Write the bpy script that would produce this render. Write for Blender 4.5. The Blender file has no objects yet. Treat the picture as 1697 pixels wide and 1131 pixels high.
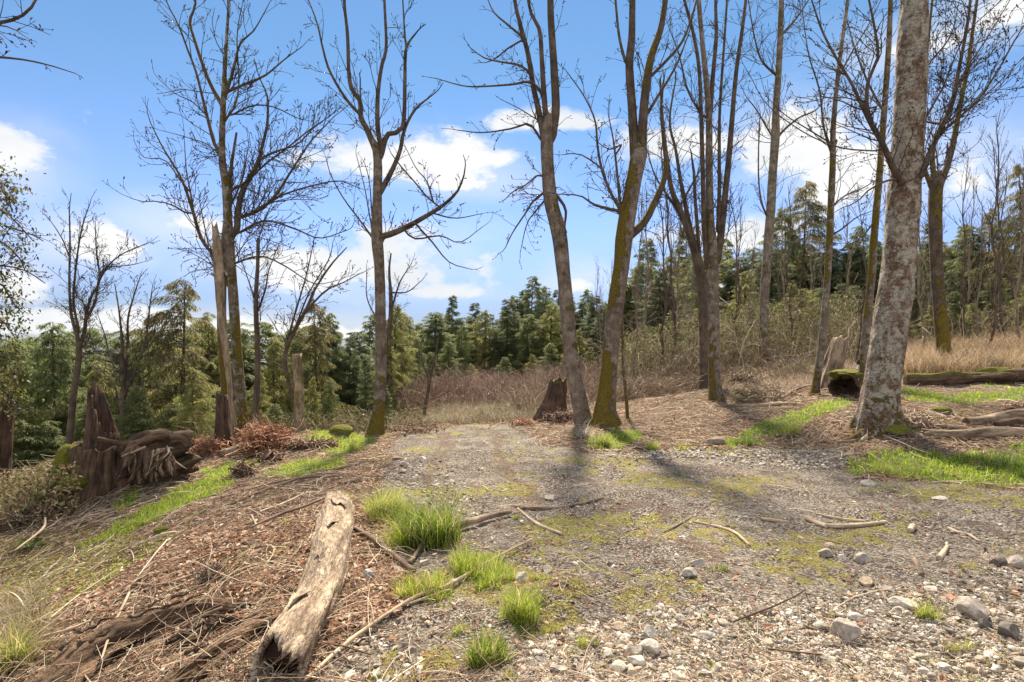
import bpy, math, random
import numpy as np
R = math.radians
scene = bpy.context.scene
COL = scene.collection

# ------------------------------------------------------------------ camera, light, sky
F = 942.8            # focal length in photo pixels (20 mm on a 36 mm sensor, 1697 px wide)
HZ = 590.0           # horizon row in the photo
CX = 848.5
CZ = 1.55            # eye height above the gravel
cam_d = bpy.data.cameras.new("camera")
cam = bpy.data.objects.new("camera", cam_d)
COL.objects.link(cam)
cam.location = (0, 0, CZ)
cam.rotation_euler = (R(90), 0, 0)
cam_d.sensor_width = 36
cam_d.lens = 20
cam_d.shift_y = (HZ - 565.5) / 1697
cam_d.clip_start = 0.05
cam_d.clip_end = 20000
scene.camera = cam

SUN_AZ, SUN_EL = 0.0, 51.0
scene.view_settings.view_transform = 'Standard'
scene.view_settings.look = 'None'
scene.view_settings.gamma = 1
scene.view_settings.exposure = 1.33
scene.cycles.max_bounces = 6
scene.cycles.diffuse_bounces = 3
scene.cycles.transparent_max_bounces = 8

sd = bpy.data.lights.new("sun", 'SUN')
sd.energy = 4.6
sd.angle = R(4.5)
sd.color = (1.0, 0.87, 0.68)
sun = bpy.data.objects.new("sun", sd)
COL.objects.link(sun)
sun.rotation_euler = (R(90 - SUN_EL), 0, R(180 - SUN_AZ))
sun.location = (-10, 40, 40)

world = bpy.data.worlds.new("World")
scene.world = world
world.use_nodes = True


class NT:
    """small node-tree helper"""
    def __init__(s, tree):
        s.t = tree; s.n = tree.nodes; s.l = tree.links
    def node(s, typ, **kw):
        n = s.n.new(typ)
        for k, v in kw.items():
            setattr(n, k, v)
        return n
    def put(s, sock, v):
        if hasattr(v, 'is_output') or isinstance(v, bpy.types.NodeSocket):
            s.l.new(v, sock)
        elif isinstance(v, (tuple, list)) and len(v) == 3 and sock.type == 'RGBA':
            sock.default_value = (*v, 1)
        else:
            sock.default_value = v
    def math(s, op, a, b=None, c=None, clamp=False):
        n = s.node('ShaderNodeMath', operation=op, use_clamp=clamp)
        s.put(n.inputs[0], a)
        if b is not None: s.put(n.inputs[1], b)
        if c is not None: s.put(n.inputs[2], c)
        return n.outputs[0]
    def mix(s, f, a, b, mode='MIX'):
        n = s.node('ShaderNodeMix', data_type='RGBA', blend_type=mode)
        s.put(n.inputs[0], f); s.put(n.inputs[6], a); s.put(n.inputs[7], b)
        return n.outputs[2]
    def noise(s, vec, scale, detail=4, rough=0.55, dist=0.0, dim='3D'):
        n = s.node('ShaderNodeTexNoise', noise_dimensions=dim)
        if vec is not None: s.l.new(vec, n.inputs['Vector'])
        n.inputs['Scale'].default_value = scale
        n.inputs['Detail'].default_value = detail
        n.inputs['Roughness'].default_value = rough
        n.inputs['Distortion'].default_value = dist
        return n.outputs['Fac'], n.outputs['Color']
    def voro(s, vec, scale, feature='F1', rand=1.0):
        n = s.node('ShaderNodeTexVoronoi', feature=feature)
        if vec is not None: s.l.new(vec, n.inputs['Vector'])
        n.inputs['Scale'].default_value = scale
        n.inputs['Randomness'].default_value = rand
        return n
    def ramp(s, f, stops, interp='LINEAR'):
        n = s.node('ShaderNodeValToRGB')
        n.color_ramp.interpolation = interp
        e = n.color_ramp.elements
        while len(e) < len(stops): e.new(0.5)
        for q, (p, c) in zip(e, stops):
            q.position = p
            q.color = (*c, 1) if isinstance(c, (tuple, list)) else (c, c, c, 1)
        s.put(n.inputs[0], f)
        return n.outputs[0]
    def step(s, f, a, b):
        n = s.node('ShaderNodeMapRange', interpolation_type='SMOOTHSTEP')
        s.put(n.inputs[0], f)
        n.inputs[1].default_value = a; n.inputs[2].default_value = b
        return n.outputs[0]
    def scale(s, vec, xyz, loc=(0, 0, 0)):
        n = s.node('ShaderNodeMapping')
        s.l.new(vec, n.inputs[0])
        n.inputs['Scale'].default_value = xyz
        n.inputs['Location'].default_value = loc
        return n.outputs[0]


def build_world():
    t = NT(world.node_tree)
    t.n.clear()
    out = t.node('ShaderNodeOutputWorld')
    bg = t.node('ShaderNodeBackground')
    t.l.new(bg.outputs[0], out.inputs[0])
    sky = t.node('ShaderNodeTexSky', sky_type='NISHITA')
    sky.sun_disc = False
    sky.sun_elevation = R(SUN_EL)
    sky.sun_rotation = R(SUN_AZ)
    sky.air_density = 1.0
    sky.dust_density = 0.0
    sky.ozone_density = 1.6
    tc = t.node('ShaderNodeTexCoord')
    vec = tc.outputs['Generated']
    sep = t.node('ShaderNodeSeparateXYZ'); t.l.new(vec, sep.inputs[0])
    x, y, z = sep.outputs
    az = t.math('ARCTAN2', x, y)
    el = t.math('ARCSINE', z)
    # cumulus banks: centre and half-size read as sky directions
    blobs = [(5, 262, 110, 62), (300, 372, 90, 38), (150, 410, 85, 38), (505, 455, 120, 38), (680, 275, 150, 42), (760, 300, 90, 28),
             (680, 450, 110, 52), (745, 485, 85, 22), (905, 205, 85, 16), (1110, 245, 80, 36), (1330, 250, 110, 78), (1420, 290, 130, 80),
             (1610, 300, 90, 62), (1210, 395, 110, 30), (945, 470, 70, 28), (1675, 10, 95, 60), (40, 545, 120, 30),
             (20, 475, 60, 42), (1500, 90, 120, 30), (1240, 470, 160, 30), (350, 545, 300, 24)]
    best = None
    for bx, by, rx, ry in blobs:
        rx, ry = rx * 1.2, ry * 1.25
        a0 = math.atan2(bx - CX, F)
        d = math.hypot(bx - CX, F)
        e0 = math.atan2(HZ - by, d)
        ra = rx / F * math.cos(a0) ** 2 ; re = ry / d
        u = t.math('MULTIPLY', t.math('SUBTRACT', az, a0), 1 / ra)
        v = t.math('MULTIPLY', t.math('SUBTRACT', el, e0), 1 / re)
        v = t.math('MULTIPLY', v, t.math('MULTIPLY_ADD', t.math('LESS_THAN', v, 0), 0.55, 1.0))
        dd = t.math('SQRT', t.math('ADD', t.math('MULTIPLY', u, u), t.math('MULTIPLY', v, v)))
        m = t.math('SUBTRACT', 1.0, dd)
        best = m if best is None else t.math('MAXIMUM', best, m)
    # unseen banks round the rest of the sky, made fuller for fill light
    cmb = t.node('ShaderNodeCombineXYZ')
    t.l.new(az, cmb.inputs[0]); t.l.new(t.math('MULTIPLY', el, 2.2), cmb.inputs[1])
    rest, _ = t.noise(cmb.outputs[0], 2.2, 3)
    side = t.step(t.math('ABSOLUTE', az), 0.75, 0.95)
    rest = t.math('MULTIPLY', t.math('SUBTRACT', t.math('MULTIPLY', rest, 3.0), 1.25), side)
    rest = t.math('SUBTRACT', rest, t.math('MULTIPLY', t.math('SUBTRACT', 1.0, side), 1.0))
    best = t.math('MAXIMUM', best, rest)
    v2 = t.scale(vec, (1, 1, 1.9))
    n1, _ = t.noise(v2, 7.5, 9, 0.6, 0.2)
    n3, _ = t.noise(v2, 2.6, 3, 0.5)
    n1 = t.math('ADD', t.math('MULTIPLY', n1, 0.65), t.math('MULTIPLY', n3, 0.35))
    n2, _ = t.noise(v2, 3.2, 5, 0.55, 0.2)
    f = t.math('ADD', best, t.math('MULTIPLY', t.math('SUBTRACT', n1, 0.5), 5.2))
    dens = t.step(f, 0.02, 0.62)
    veil = t.math('MULTIPLY', t.step(t.math('ADD', best, t.math('MULTIPLY', t.math('SUBTRACT', n2, 0.5), 3.2)), -0.55, 0.9), 0.4)
    dens = t.math('MAXIMUM', dens, veil)
    dens = t.math('MULTIPLY', dens, t.step(el, -0.02, 0.03))
    col = t.mix(1.0, sky.outputs[0], t.mix(t.step(el, -0.04, 0.24), (0.10, 0.115, 0.17), t.mix(t.step(el, 0.12, 0.5), (0.36, 0.35, 0.45), (0.285, 0.362, 0.39))), 'MULTIPLY')
    grey = t.step(n2, 0.35, 0.6)
    white = t.mix(grey, (2.3, 2.4, 2.5), (2.75, 2.75, 2.75))
    # unseen clouds behind the camera, brightened as added fill light
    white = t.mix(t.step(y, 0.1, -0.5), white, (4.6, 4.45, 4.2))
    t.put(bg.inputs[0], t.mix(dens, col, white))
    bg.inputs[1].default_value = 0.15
build_world()

# ------------------------------------------------------------------ numeric helpers
rng = np.random.default_rng(7)
random.seed(7)

def _hash(ix, iy, iz, seed):
    h = (ix.astype(np.int64) * 374761393 + iy.astype(np.int64) * 668265263 + iz.astype(np.int64) * 2147483647 + seed * 974634777) & 0xFFFFFFFF
    h = ((h ^ (h >> 13)) * 1274126177) & 0xFFFFFFFF
    h = (h ^ (h >> 16)) & 0xFFFFFFFF
    return h / 4294967295.0

def vnoise(p, seed=0):
    """value noise, p (n,3) -> -1..1"""
    p = np.asarray(p, float)
    i = np.floor(p).astype(np.int64); f = p - i
    f = f * f * (3 - 2 * f)
    out = 0
    for dx in (0, 1):
        for dy in (0, 1):
            for dz in (0, 1):
                w = (f[:, 0] if dx else 1 - f[:, 0]) * (f[:, 1] if dy else 1 - f[:, 1]) * (f[:, 2] if dz else 1 - f[:, 2])
                out = out + w * _hash(i[:, 0] + dx, i[:, 1] + dy, i[:, 2] + dz, seed)
    return out * 2 - 1

def fbm(p, seed=0, octaves=4, gain=0.5):
    a, s, out = 1.0, 0.0, 0
    p = np.asarray(p, float)
    for k in range(octaves):
        out = out + a * vnoise(p * 2 ** k, seed + k * 17); s += a; a *= gain
    return out / s

def n2(x, y, sc, seed=0, oc=3):
    x = np.atleast_1d(x); y = np.atleast_1d(y)
    return fbm(np.stack([x / sc, y / sc, np.zeros_like(x) + seed * 3.7], 1), seed, oc)

def W(px, py, Y):
    return np.array([(px - CX) / F * Y, Y, CZ + (HZ - py) / F * Y])

# ------------------------------------------------------------------ the lie of the land
_cp = []
for px, py, Y in [
    (848, 1131, 2.7), (848, 900, 4.7), (848, 780, 7.7), (830, 706, 12.6), (760, 712, 12.0), (650, 720, 11.5), (700, 665, 21), (800, 655, 24),
    (1697, 1131, 2.7), (1697, 950, 3.95), (1697, 800, 6.3), (1500, 745, 7.9), (1697, 745, 7.6), (1697, 700, 9), (1460, 702, 8.7),
    (1697, 640, 12.5), (1600, 625, 13.5), (1697, 566, 20), (1500, 598, 18), (1270, 606, 18), (1190, 667, 12.7), (1100, 700, 11),
    (1040, 692, 12), (960, 703, 11.3), (1355, 657, 11.8), (1200, 735, 9.3), (1350, 745, 8.6), (1270, 592, 26), (1697, 545, 32), (1100, 650, 19),
    (1000, 668, 16), (920, 695, 13.2), (1130, 665, 13), (1200, 640, 14.5), (1250, 640, 15),
    (580, 862, 5.5), (450, 1131, 2.85), (0, 1131, 3.3), (250, 1131, 3.05), (205, 805, 7.9), (120, 832, 7.9), (300, 795, 8.3), (330, 765, 9.2), (395, 732, 10.5),
    (495, 716, 12), (375, 737, 10.2), (0, 900, 6.6), (0, 1000, 4.8), (300, 930, 4.6), (450, 880, 5.1), (565, 735, 10.8), (440, 800, 7.4),
    (300, 760, 12.5), (200, 790, 11)]:
    _cp.append(W(px, py, Y))
_cp += [(-10, 12, -2.0), (-12, 8, -2.3), (-20, 20, -5.5), (-8, 18, -2.6), (-30, 40, -10), (-3.5, 17, -0.7), (-8, 30, -3.6), (0, 40, -0.3), (0, 60, -0.5),
        (-3, 30, -0.4), (12, 40, 1.7), (40, 60, 5), (80, 40, 7), (0, 140, -2), (-60, 120, -24), (70, 150, 5), (-120, 60, -30), (0, -5, 0), (-8, -5, -0.9), (8, -5, 0.2),
        (30, 0, 2.0), (-30, 0, -7), (-7, 0, -1.1), (7, 0, 0.05), (15, 8, 0.9), (400, 400, 8), (-400, 400, -40), (0, 600, -14), (-150, 500, -34), (-400, -400, -40), (400, -400, 6), (0, -400, -5),
        (1500, 1500, 10), (-1500, 1500, -44), (0, 2500, -30), (-2500, 0, -44), (2500, 0, 10), (0, -2500, -20)]
_cp = np.array(_cp, float)

def _st(x, y):
    return np.stack([np.arcsinh(np.asarray(x, float) / 6), np.arcsinh(np.asarray(y, float) / 6)], -1)

def _U(d2):
    return 0.5 * d2 * np.log(d2 + 1e-9)
_A = _st(_cp[:, 0], _cp[:, 1])
_n = len(_A)
_K = _U(((_A[:, None] - _A[None]) ** 2).sum(-1)) + np.eye(_n) * 0.004
_P = np.hstack([np.ones((_n, 1)), _A])
_M = np.block([[_K, _P], [_P.T, np.zeros((3, 3))]])
_w = np.linalg.solve(_M, np.concatenate([_cp[:, 2], np.zeros(3)]))

def Hs(x, y):
    """smooth height of the land"""
    x = np.atleast_1d(np.asarray(x, float)); y = np.atleast_1d(np.asarray(y, float))
    out = np.empty(len(x))
    for a in range(0, len(x), 40000):
        q = _st(x[a:a + 40000], y[a:a + 40000])
        d2 = ((q[:, None] - _A[None]) ** 2).sum(-1)
        out[a:a + 40000] = _U(d2) @ _w[:_n] + _w[_n] + q @ _w[_n + 1:]
    return out

def gp(px, py, y0=1.6, y1=90, f=None):
    """where the line of sight through a photo pixel meets the land"""
    ys = np.geomspace(y0, y1, 900)
    xs = (px - CX) / F * ys
    z = CZ + (HZ - py) / F * ys
    h = (f or Hs)(xs, ys)
    k = np.nonzero(z < h)[0]
    i = k[0] if len(k) else len(ys) - 1
    return np.array([xs[i], ys[i], h[i]])

def poly(*pts):
    return np.array([gp(a, b)[:2] for a, b in pts])

def inside(P, x, y):
    c = np.zeros(len(x), bool)
    j = len(P) - 1
    for i in range(len(P)):
        xi, yi = P[i]; xj, yj = P[j]
        if yi != yj:
            c ^= ((yi > y) != (yj > y)) & (x < (xj - xi) * (y - yi) / (yj - yi) + xi)
        j = i
    return c

def jitter_field(x, y):
    return n2(x, y, 0.9, 1, 2) + 0.7 * n2(x, y, 0.12, 2, 2), n2(x, y, 0.9, 3, 2) + 0.7 * n2(x, y, 0.12, 4, 2)

def soft_inside(P, x, y, jit, J):
    a = jit * np.hypot(x, y)
    return inside(P, x + a * J[0], y + 1.6 * a * J[1])

GRAVEL = poly((500, 1180), (590, 1060), (680, 965), (655, 880), (625, 800), (650, 745), (660, 722), (720, 713), (775, 706), (838, 703), (852, 708), (868, 722), (905, 736), (960, 742), (1100, 748), (1250, 745),
              (1400, 738), (1430, 790), (1697, 815), (1900, 850), (2100, 1180))
GRASS = [poly(*q) for q in [
    [(130, 905), (215, 855), (290, 812), (345, 790), (385, 788), (388, 806), (330, 832), (262, 868), (190, 898)],
    [(185, 835), (215, 805), (240, 806), (228, 832), (200, 845)],
    [(325, 782), (370, 764), (440, 762), (415, 783), (345, 795)],
    [(425, 786), (500, 766), (575, 758), (575, 774), (480, 792)],
    [(512, 726), (560, 718), (605, 730), (608, 748), (560, 756), (508, 742)],
    [(1215, 722), (1250, 700), (1310, 680), (1398, 661), (1412, 672), (1404, 686), (1345, 704), (1300, 716), (1248, 722)],
    [(1495, 643), (1560, 655), (1600, 650), (1720, 640), (1720, 664), (1600, 670), (1500, 668)],
    [(1405, 765), (1470, 748), (1560, 752), (1720, 738), (1720, 806), (1600, 802), (1500, 788), (1420, 782)],
    [(968, 738), (1000, 716), (1050, 716), (1062, 724), (1010, 742)],
    [(1170, 740), (1180, 728), (1240, 720), (1262, 734), (1190, 746)],
    [(835, 1010), (880, 1000), (895, 1050), (850, 1075)], [(785, 1078), (830, 1065), (835, 1120), (790, 1125)], [(665, 965), (740, 952), (745, 1000), (680, 1005)],
    [(755, 938), (830, 915), (850, 965), (790, 985)], [(612, 835), (655, 818), (668, 850), (640, 885)], [(870, 1075), (930, 1060), (950, 1085), (890, 1100)],
    [(1235, 606), (1290, 600), (1345, 601), (1352, 612), (1250, 616)],
]]
MOSSY = [poly(*q) for q in [
    [(-80, 1030), (-80, 900), (60, 900), (160, 880), (300, 860), (330, 880), (200, 960), (60, 1040)],
    [(60, 930), (180, 880), (300, 850), (370, 835), (330, 870), (200, 930), (80, 980)],
    [(-80, 1000), (-80, 930), (60, 960), (120, 1000), (40, 1060)],
    [(1450, 712), (1500, 700), (1600, 688), (1720, 680), (1720, 702), (1600, 706), (1540, 720)],
    [(1500, 800), (1600, 806), (1720, 812), (1720, 850), (1560, 840), (1450, 812)],
    [(860, 860), (1000, 850), (1330, 880), (1500, 860), (1500, 885), (1330, 905), (1100, 900), (900, 905)],
    [(1000, 790), (1150, 780), (1230, 800), (1150, 815), (1020, 808)],
    [(1200, 905), (1330, 895), (1350, 940), (1260, 950)],
    [(870, 905), (960, 900), (980, 925), (900, 935)],
    [(740, 960), (860, 900), (900, 970), (830, 1040), (760, 1020)],
    [(1530, 1060), (1740, 1040), (1740, 1160), (1560, 1160)],
    [(880, 1040), (960, 1050), (940, 1131), (820, 1131)],
]]
DIRT = [poly(*q) for q in [
    [(735, 716), (752, 714), (728, 765), (742, 830), (716, 830), (705, 765)], [(800, 711), (815, 711), (842, 760), (905, 830), (880, 835), (822, 765)],
    [(1040, 700), (1140, 650), (1180, 670), (1130, 690), (1060, 725)],
    [(390, 800), (520, 782), (600, 795), (480, 815), (400, 840), (330, 850)],
    [(860, 960), (960, 955), (980, 1020), (880, 1010)],
]]

def masks(x, y):
    J = jitter_field(x, y)
    g = soft_inside(GRAVEL, x, y, 0.035, J).astype(float)
    gr = np.zeros(len(x))
    for P in GRASS: gr = np.maximum(gr, soft_inside(P, x, y, 0.022, J))
    mo = np.zeros(len(x))
    for P in MOSSY: mo = np.maximum(mo, soft_inside(P, x, y, 0.05, J))
    mo = mo * (n2(x, y, 0.10, 60, 4) + 0.6 * n2(x, y, 0.5, 62, 2) > -0.02)
    spots = (n2(x, y, 0.55, 61, 3) + 0.5 * n2(x, y, 0.07, 63, 2) > 0.30) * (np.hypot(x, y) < 14)
    mo = np.maximum(mo, spots * (0.9 * (g > 0) + 0.7 * (x < 0)).clip(0, 1))
    di = np.zeros(len(x))
    for P in DIRT: di = np.maximum(di, soft_inside(P, x, y, 0.03, J))
    di = np.maximum(di, (n2(x, y, 0.5, 75, 3) > 0.5))
    return g, gr, mo, di

def H(x, y):
    """land with its lumps, ruts and hollows"""
    x = np.atleast_1d(np.asarray(x, float)); y = np.atleast_1d(np.asarray(y, float))
    r = np.hypot(x, y)
    near = np.clip(1.4 - r / 40, 0, 1)
    z = Hs(x, y) + 0.05 * n2(x, y, 1.6, 1, 3) * near + 0.028 * n2(x, y, 0.42, 2, 3) * near
    g = inside(GRAVEL, x, y)
    z = z + np.where(g, 0.0, 0.035 * n2(x, y, 0.8, 3, 3)) * near
    z = z + 0.012 * n2(x, y, 0.13, 4, 2) * np.clip(1.2 - r / 9, 0, 1)
    z = z + 1.2 * n2(x, y, 45, 5, 3) * np.clip((r - 60) / 100, 0, 1) * 1.0
    # wheel ruts of the drive and scraped furrows across it
    d1 = x - 0.02 * (y - 3) ** 2 * np.sign(3 - y) * 0 + 0.9 - 0.10 * (y - 3)
    for off in (0.0, 1.55):
        z = z - 0.035 * np.exp(-((d1 - off - 0.15 * np.sin(y * 0.7)) / 0.22) ** 2) * g * np.clip((y - 3.5) / 2, 0, 1)
    z = z + 0.03 * np.sin(y * 2.3 + 1.1 * n2(x, y, 1.5, 8, 2) * 3) * g * np.clip((x - 0.5) / 3, 0, 1) * near
    # small heap of earth near the grass, and the raised shoulder of the bank
    hx, hy, _ = _HEAP
    z = z + 0.11 * np.exp(-(((x - hx) / 0.2) ** 2 + ((y - hy) / 0.2) ** 2)) * (1 + 0.6 * n2(x, y, 0.09, 6, 2))
    return z
_HEAP = gp(930, 1000)

def on(x, y):
    return np.array([x, y, H(x, y)[0]])

def G(px, py):
    p = gp(px, py)
    return on(p[0], p[1])

# ------------------------------------------------------------------ mesh helpers
class MB:
    def __init__(s):
        s.v = []; s.q = []; s.t = []; s.a = {}; s.n = 0
    def add(s, v, quads=None, tris=None, **attrs):
        v = np.asarray(v, np.float32).reshape(-1, 3)
        if quads is not None and len(quads): s.q.append(np.asarray(quads, np.int64) + s.n)
        if tris is not None and len(tris): s.t.append(np.asarray(tris, np.int64) + s.n)
        s.v.append(v)
        for k, val in attrs.items():
            s.a.setdefault(k, []).append((s.n, np.asarray(val, np.float32)))
        s.n += len(v)
        return s
    def build(s, name, mat, parent=None, smooth=True, loc=None):
        if not s.v: s.add([[0, 0, 0]])
        v = np.concatenate(s.v)
        if parent is not None:
            v = v - np.array(parent.matrix_world.translation if False else parent['_o'], np.float32)
        me = bpy.data.meshes.new(name)
        q = np.concatenate(s.q) if s.q else np.zeros((0, 4), np.int64)
        t = np.concatenate(s.t) if s.t else np.zeros((0, 3), np.int64)
        me.vertices.add(len(v)); me.vertices.foreach_set('co', v.ravel())
        nl = q.size + t.size
        me.loops.add(nl)
        me.loops.foreach_set('vertex_index', np.concatenate([q.ravel(), t.ravel()]).astype(np.int32))
        np_ = len(q) + len(t)
        me.polygons.add(np_)
        starts = np.concatenate([np.arange(len(q)) * 4, q.size + np.arange(len(t)) * 3]).astype(np.int32)
        me.polygons.foreach_set('loop_start', starts)
        me.polygons.foreach_set('use_smooth', np.full(np_, smooth, bool))
        me.update(calc_edges=True)
        for k, parts in s.a.items():
            col = parts[0][1].ndim == 2
            if col:
                arr = np.ones((len(v), 4), np.float32)
                for o, a in parts: arr[o:o + len(a), :3] = a
                at = me.attributes.new(k, 'FLOAT_COLOR', 'POINT'); at.data.foreach_set('color', arr.ravel())
            else:
                arr = np.zeros(len(v), np.float32)
                for o, a in parts: arr[o:o + len(a)] = a
                at = me.attributes.new(k, 'FLOAT', 'POINT'); at.data.foreach_set('value', arr)
        me.materials.append(mat)
        me.validate()
        o = bpy.data.objects.new(name, me)
        COL.objects.link(o)
        if parent is not None:
            o.parent = parent
        return o

def norm(v):
    return v / (np.linalg.norm(v, axis=-1, keepdims=True) + 1e-12)

def smooth_path(P, n):
    """Catmull-Rom through rows of P (any columns), n samples"""
    P = np.asarray(P, float)
    if len(P) == 2:
        t = np.linspace(0, 1, n)[:, None]
        return P[0] * (1 - t) + P[1] * t
    d = np.concatenate([[0], np.cumsum(np.linalg.norm(np.diff(P[:, :3], axis=0), axis=1) + 1e-6)])
    u = np.linspace(0, d[-1], n)
    i = np.clip(np.searchsorted(d, u, side='right') - 1, 0, len(P) - 2)
    t = ((u - d[i]) / (d[i + 1] - d[i]))[:, None]
    E = np.vstack([2 * P[0] - P[1], P, 2 * P[-1] - P[-2]])
    a, b, c, e = E[i], E[i + 1], E[i + 2], E[i + 3]
    return 0.5 * ((2 * b) + (-a + c) * t + (2 * a - 5 * b + 4 * c - e) * t * t + (-a + 3 * b - 3 * c + e) * t ** 3)

def frames(P):
    T = np.gradient(P, axis=0)
    T = norm(T)
    m = norm(P[-1] - P[0])
    ref = np.array([0, 0, 1.0]) if abs(m[2]) < 0.8 else np.array([0, -1.0, 0])
    ref = ref - m * (ref @ m)
    A = norm(np.cross(T, ref)); B = np.cross(T, A)
    return T, A, B

def tube(mb, P, rad, sides=6, cap=True, **attr):
    """P (n,3); rad (n,) or (n,sides)"""
    P = np.asarray(P, float); n = len(P)
    T, A, B = frames(P)
    th = np.linspace(0, 2 * np.pi, sides, endpoint=False)
    rad = np.asarray(rad, float)
    if rad.ndim == 1: rad = rad[:, None] * np.ones(sides)
    V = P[:, None] + rad[..., None] * (np.cos(th)[None, :, None] * A[:, None] + np.sin(th)[None, :, None] * B[:, None])
    V = V.reshape(-1, 3)
    i = np.arange(n - 1)[:, None] * sides; j = np.arange(sides)[None]; k = (j + 1) % sides
    Q = np.stack([i + j, i + k, i + sides + k, i + sides + j], -1).reshape(-1, 4)
    tr = None
    if cap:
        V = np.vstack([V, P[0], P[-1]])
        jj = np.arange(sides); kk = (jj + 1) % sides; b = (n - 1) * sides
        tr = np.vstack([np.stack([kk, jj, np.full(sides, n * sides)], 1), np.stack([b + jj, b + kk, np.full(sides, n * sides + 1)], 1)])
    at = {k_: (np.full(len(V), v_) if np.ndim(v_) == 0 else v_) for k_, v_ in attr.items()}
    mb.add(V, Q, tr, **at)
    return V

_phi = (1 + 5 ** 0.5) / 2
ICO_V = norm(np.array([(-1, _phi, 0), (1, _phi, 0), (-1, -_phi, 0), (1, -_phi, 0), (0, -1, _phi), (0, 1, _phi), (0, -1, -_phi), (0, 1, -_phi), (_phi, 0, -1), (_phi, 0, 1), (-_phi, 0, -1), (-_phi, 0, 1)], float))
ICO_F = np.array([(0, 11, 5), (0, 5, 1), (0, 1, 7), (0, 7, 10), (0, 10, 11), (1, 5, 9), (5, 11, 4), (11, 10, 2), (10, 7, 6), (7, 1, 8), (3, 9, 4), (3, 4, 2), (3, 2, 6), (3, 6, 8), (3, 8, 9), (4, 9, 5), (2, 4, 11), (6, 2, 10), (8, 6, 7), (9, 8, 1)])

def ico(sub):
    V = [tuple(v) for v in ICO_V]; Fc = ICO_F.tolist()
    for _ in range(sub):
        c = {}; out = []
        def mid(a, b):
            k = (min(a, b), max(a, b))
            if k not in c:
                m = norm((np.array(V[a]) + np.array(V[b])) / 2); V.append(tuple(m)); c[k] = len(V) - 1
            return c[k]
        for a, b, d in Fc:
            x, y, z = mid(a, b), mid(b, d), mid(d, a)
            out += [(a, x, z), (b, y, x), (d, z, y), (x, y, z)]
        Fc = out
    return np.array(V), np.array(Fc)

def rot_rand(n, tilt=np.pi, g=rng):
    """n rotation matrices: random spin about z then a tilt"""
    a = g.uniform(0, 2 * np.pi, n); b = g.normal(0, 1, n) * tilt / 2; c = g.normal(0, 1, n) * tilt / 2
    ca, sa, cb, sb, cc, sc = np.cos(a), np.sin(a), np.cos(b), np.sin(b), np.cos(c), np.sin(c)
    z = np.zeros(n); o = np.ones(n)
    Rz = np.stack([ca, -sa, z, sa, ca, z, z, z, o], -1).reshape(n, 3, 3)
    Rx = np.stack([o, z, z, z, cb, -sb, z, sb, cb], -1).reshape(n, 3, 3)
    Ry = np.stack([cc, z, sc, z, o, z, -sc, z, cc], -1).reshape(n, 3, 3)
    return Rx @ Ry @ Rz

def batch(mb, V0, F0, pos, Rm, scl, tint, jitter=0.0, quads=False):
    """copies of a small shape baked into one stuff mesh"""
    n = len(pos); m = len(V0)
    V = V0[None] * np.asarray(scl)[:, None, :]
    if jitter: V = V * (1 + rng.normal(0, jitter, (n, m, 1)))
    V = np.einsum('nij,nmj->nmi', Rm, V) + pos[:, None]
    Fc = (F0[None] + (np.arange(n) * m)[:, None, None]).reshape(-1, F0.shape[1])
    t = np.repeat(tint, m, 0)
    mb.add(V.reshape(-1, 3), Fc if F0.shape[1] == 4 else None, Fc if F0.shape[1] == 3 else None, tint=t)

def blades(mb, base, height, width, lean, tint, curl=0.6, seg=3):
    """grass blades / straws: tapering bent strips"""
    n = len(base)
    az = rng.uniform(0, 2 * np.pi, n)
    d = np.stack([np.cos(az), np.sin(az), np.zeros(n)], 1)
    s = np.stack([-np.sin(az), np.cos(az), np.zeros(n)], 1)
    tw = rng.uniform(-0.9, 0.9, n)[:, None]
    s = norm(s + d * tw)
    rows = []
    for k in range(seg + 1):
        t = k / seg
        out = lean * (t ** (1 + curl)) * height
        up = height * t * np.clip(1 - 0.5 * lean * t, 0.15, 1)
        c = base + d * out[:, None] + np.array([0, 0, 1.0]) * up[:, None]
        w = width * (1 - t) ** 0.7 * 0.5 if k < seg else width * 0.04
        rows.append(c - s * w[:, None]); rows.append(c + s * w[:, None])
    V = np.stack(rows, 1)
    m = V.shape[1]
    f = np.array([(2 * k, 2 * k + 1, 2 * k + 3, 2 * k + 2) for k in range(seg)])
    Fc = (f[None] + (np.arange(n) * m)[:, None, None]).reshape(-1, 4)
    tt = np.repeat(tint, m, 0)
    hh = np.tile(np.repeat(np.linspace(0, 1, seg + 1), 2), n)
    mb.add(V.reshape(-1, 3), Fc, None, tint=tt, along=hh)

def canes(mb, P, rad, tint):
    """P (n,k,3) polylines as three-sided tubes, rad (n,k)"""
    n, k, _ = P.shape
    T = norm(np.gradient(P, axis=1))
    ref = norm(rng.normal(0, 1, (n, 1, 3)))
    A = norm(np.cross(T, ref)); B = np.cross(T, A)
    rows = []
    for j in range(3):
        a = j * 2 * np.pi / 3
        rows.append(P + rad[..., None] * (math.cos(a) * A + math.sin(a) * B))
    V = np.stack(rows, 2).reshape(n, k * 3, 3)
    f = []
    for i in range(k - 1):
        for j in range(3):
            f.append((i * 3 + j, i * 3 + (j + 1) % 3, i * 3 + 3 + (j + 1) % 3, i * 3 + 3 + j))
    f = np.array(f)
    Fc = (f[None] + (np.arange(n) * k * 3)[:, None, None]).reshape(-1, 4)
    mb.add(V.reshape(-1, 3), Fc, None, tint=np.repeat(tint, k * 3, 0))

def tag(o, label=None, cat=None, group=None, kind=None):
    if label: o['label'] = label
    if cat: o['category'] = cat
    if group: o['group'] = group
    if kind: o['kind'] = kind
    return o

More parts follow.
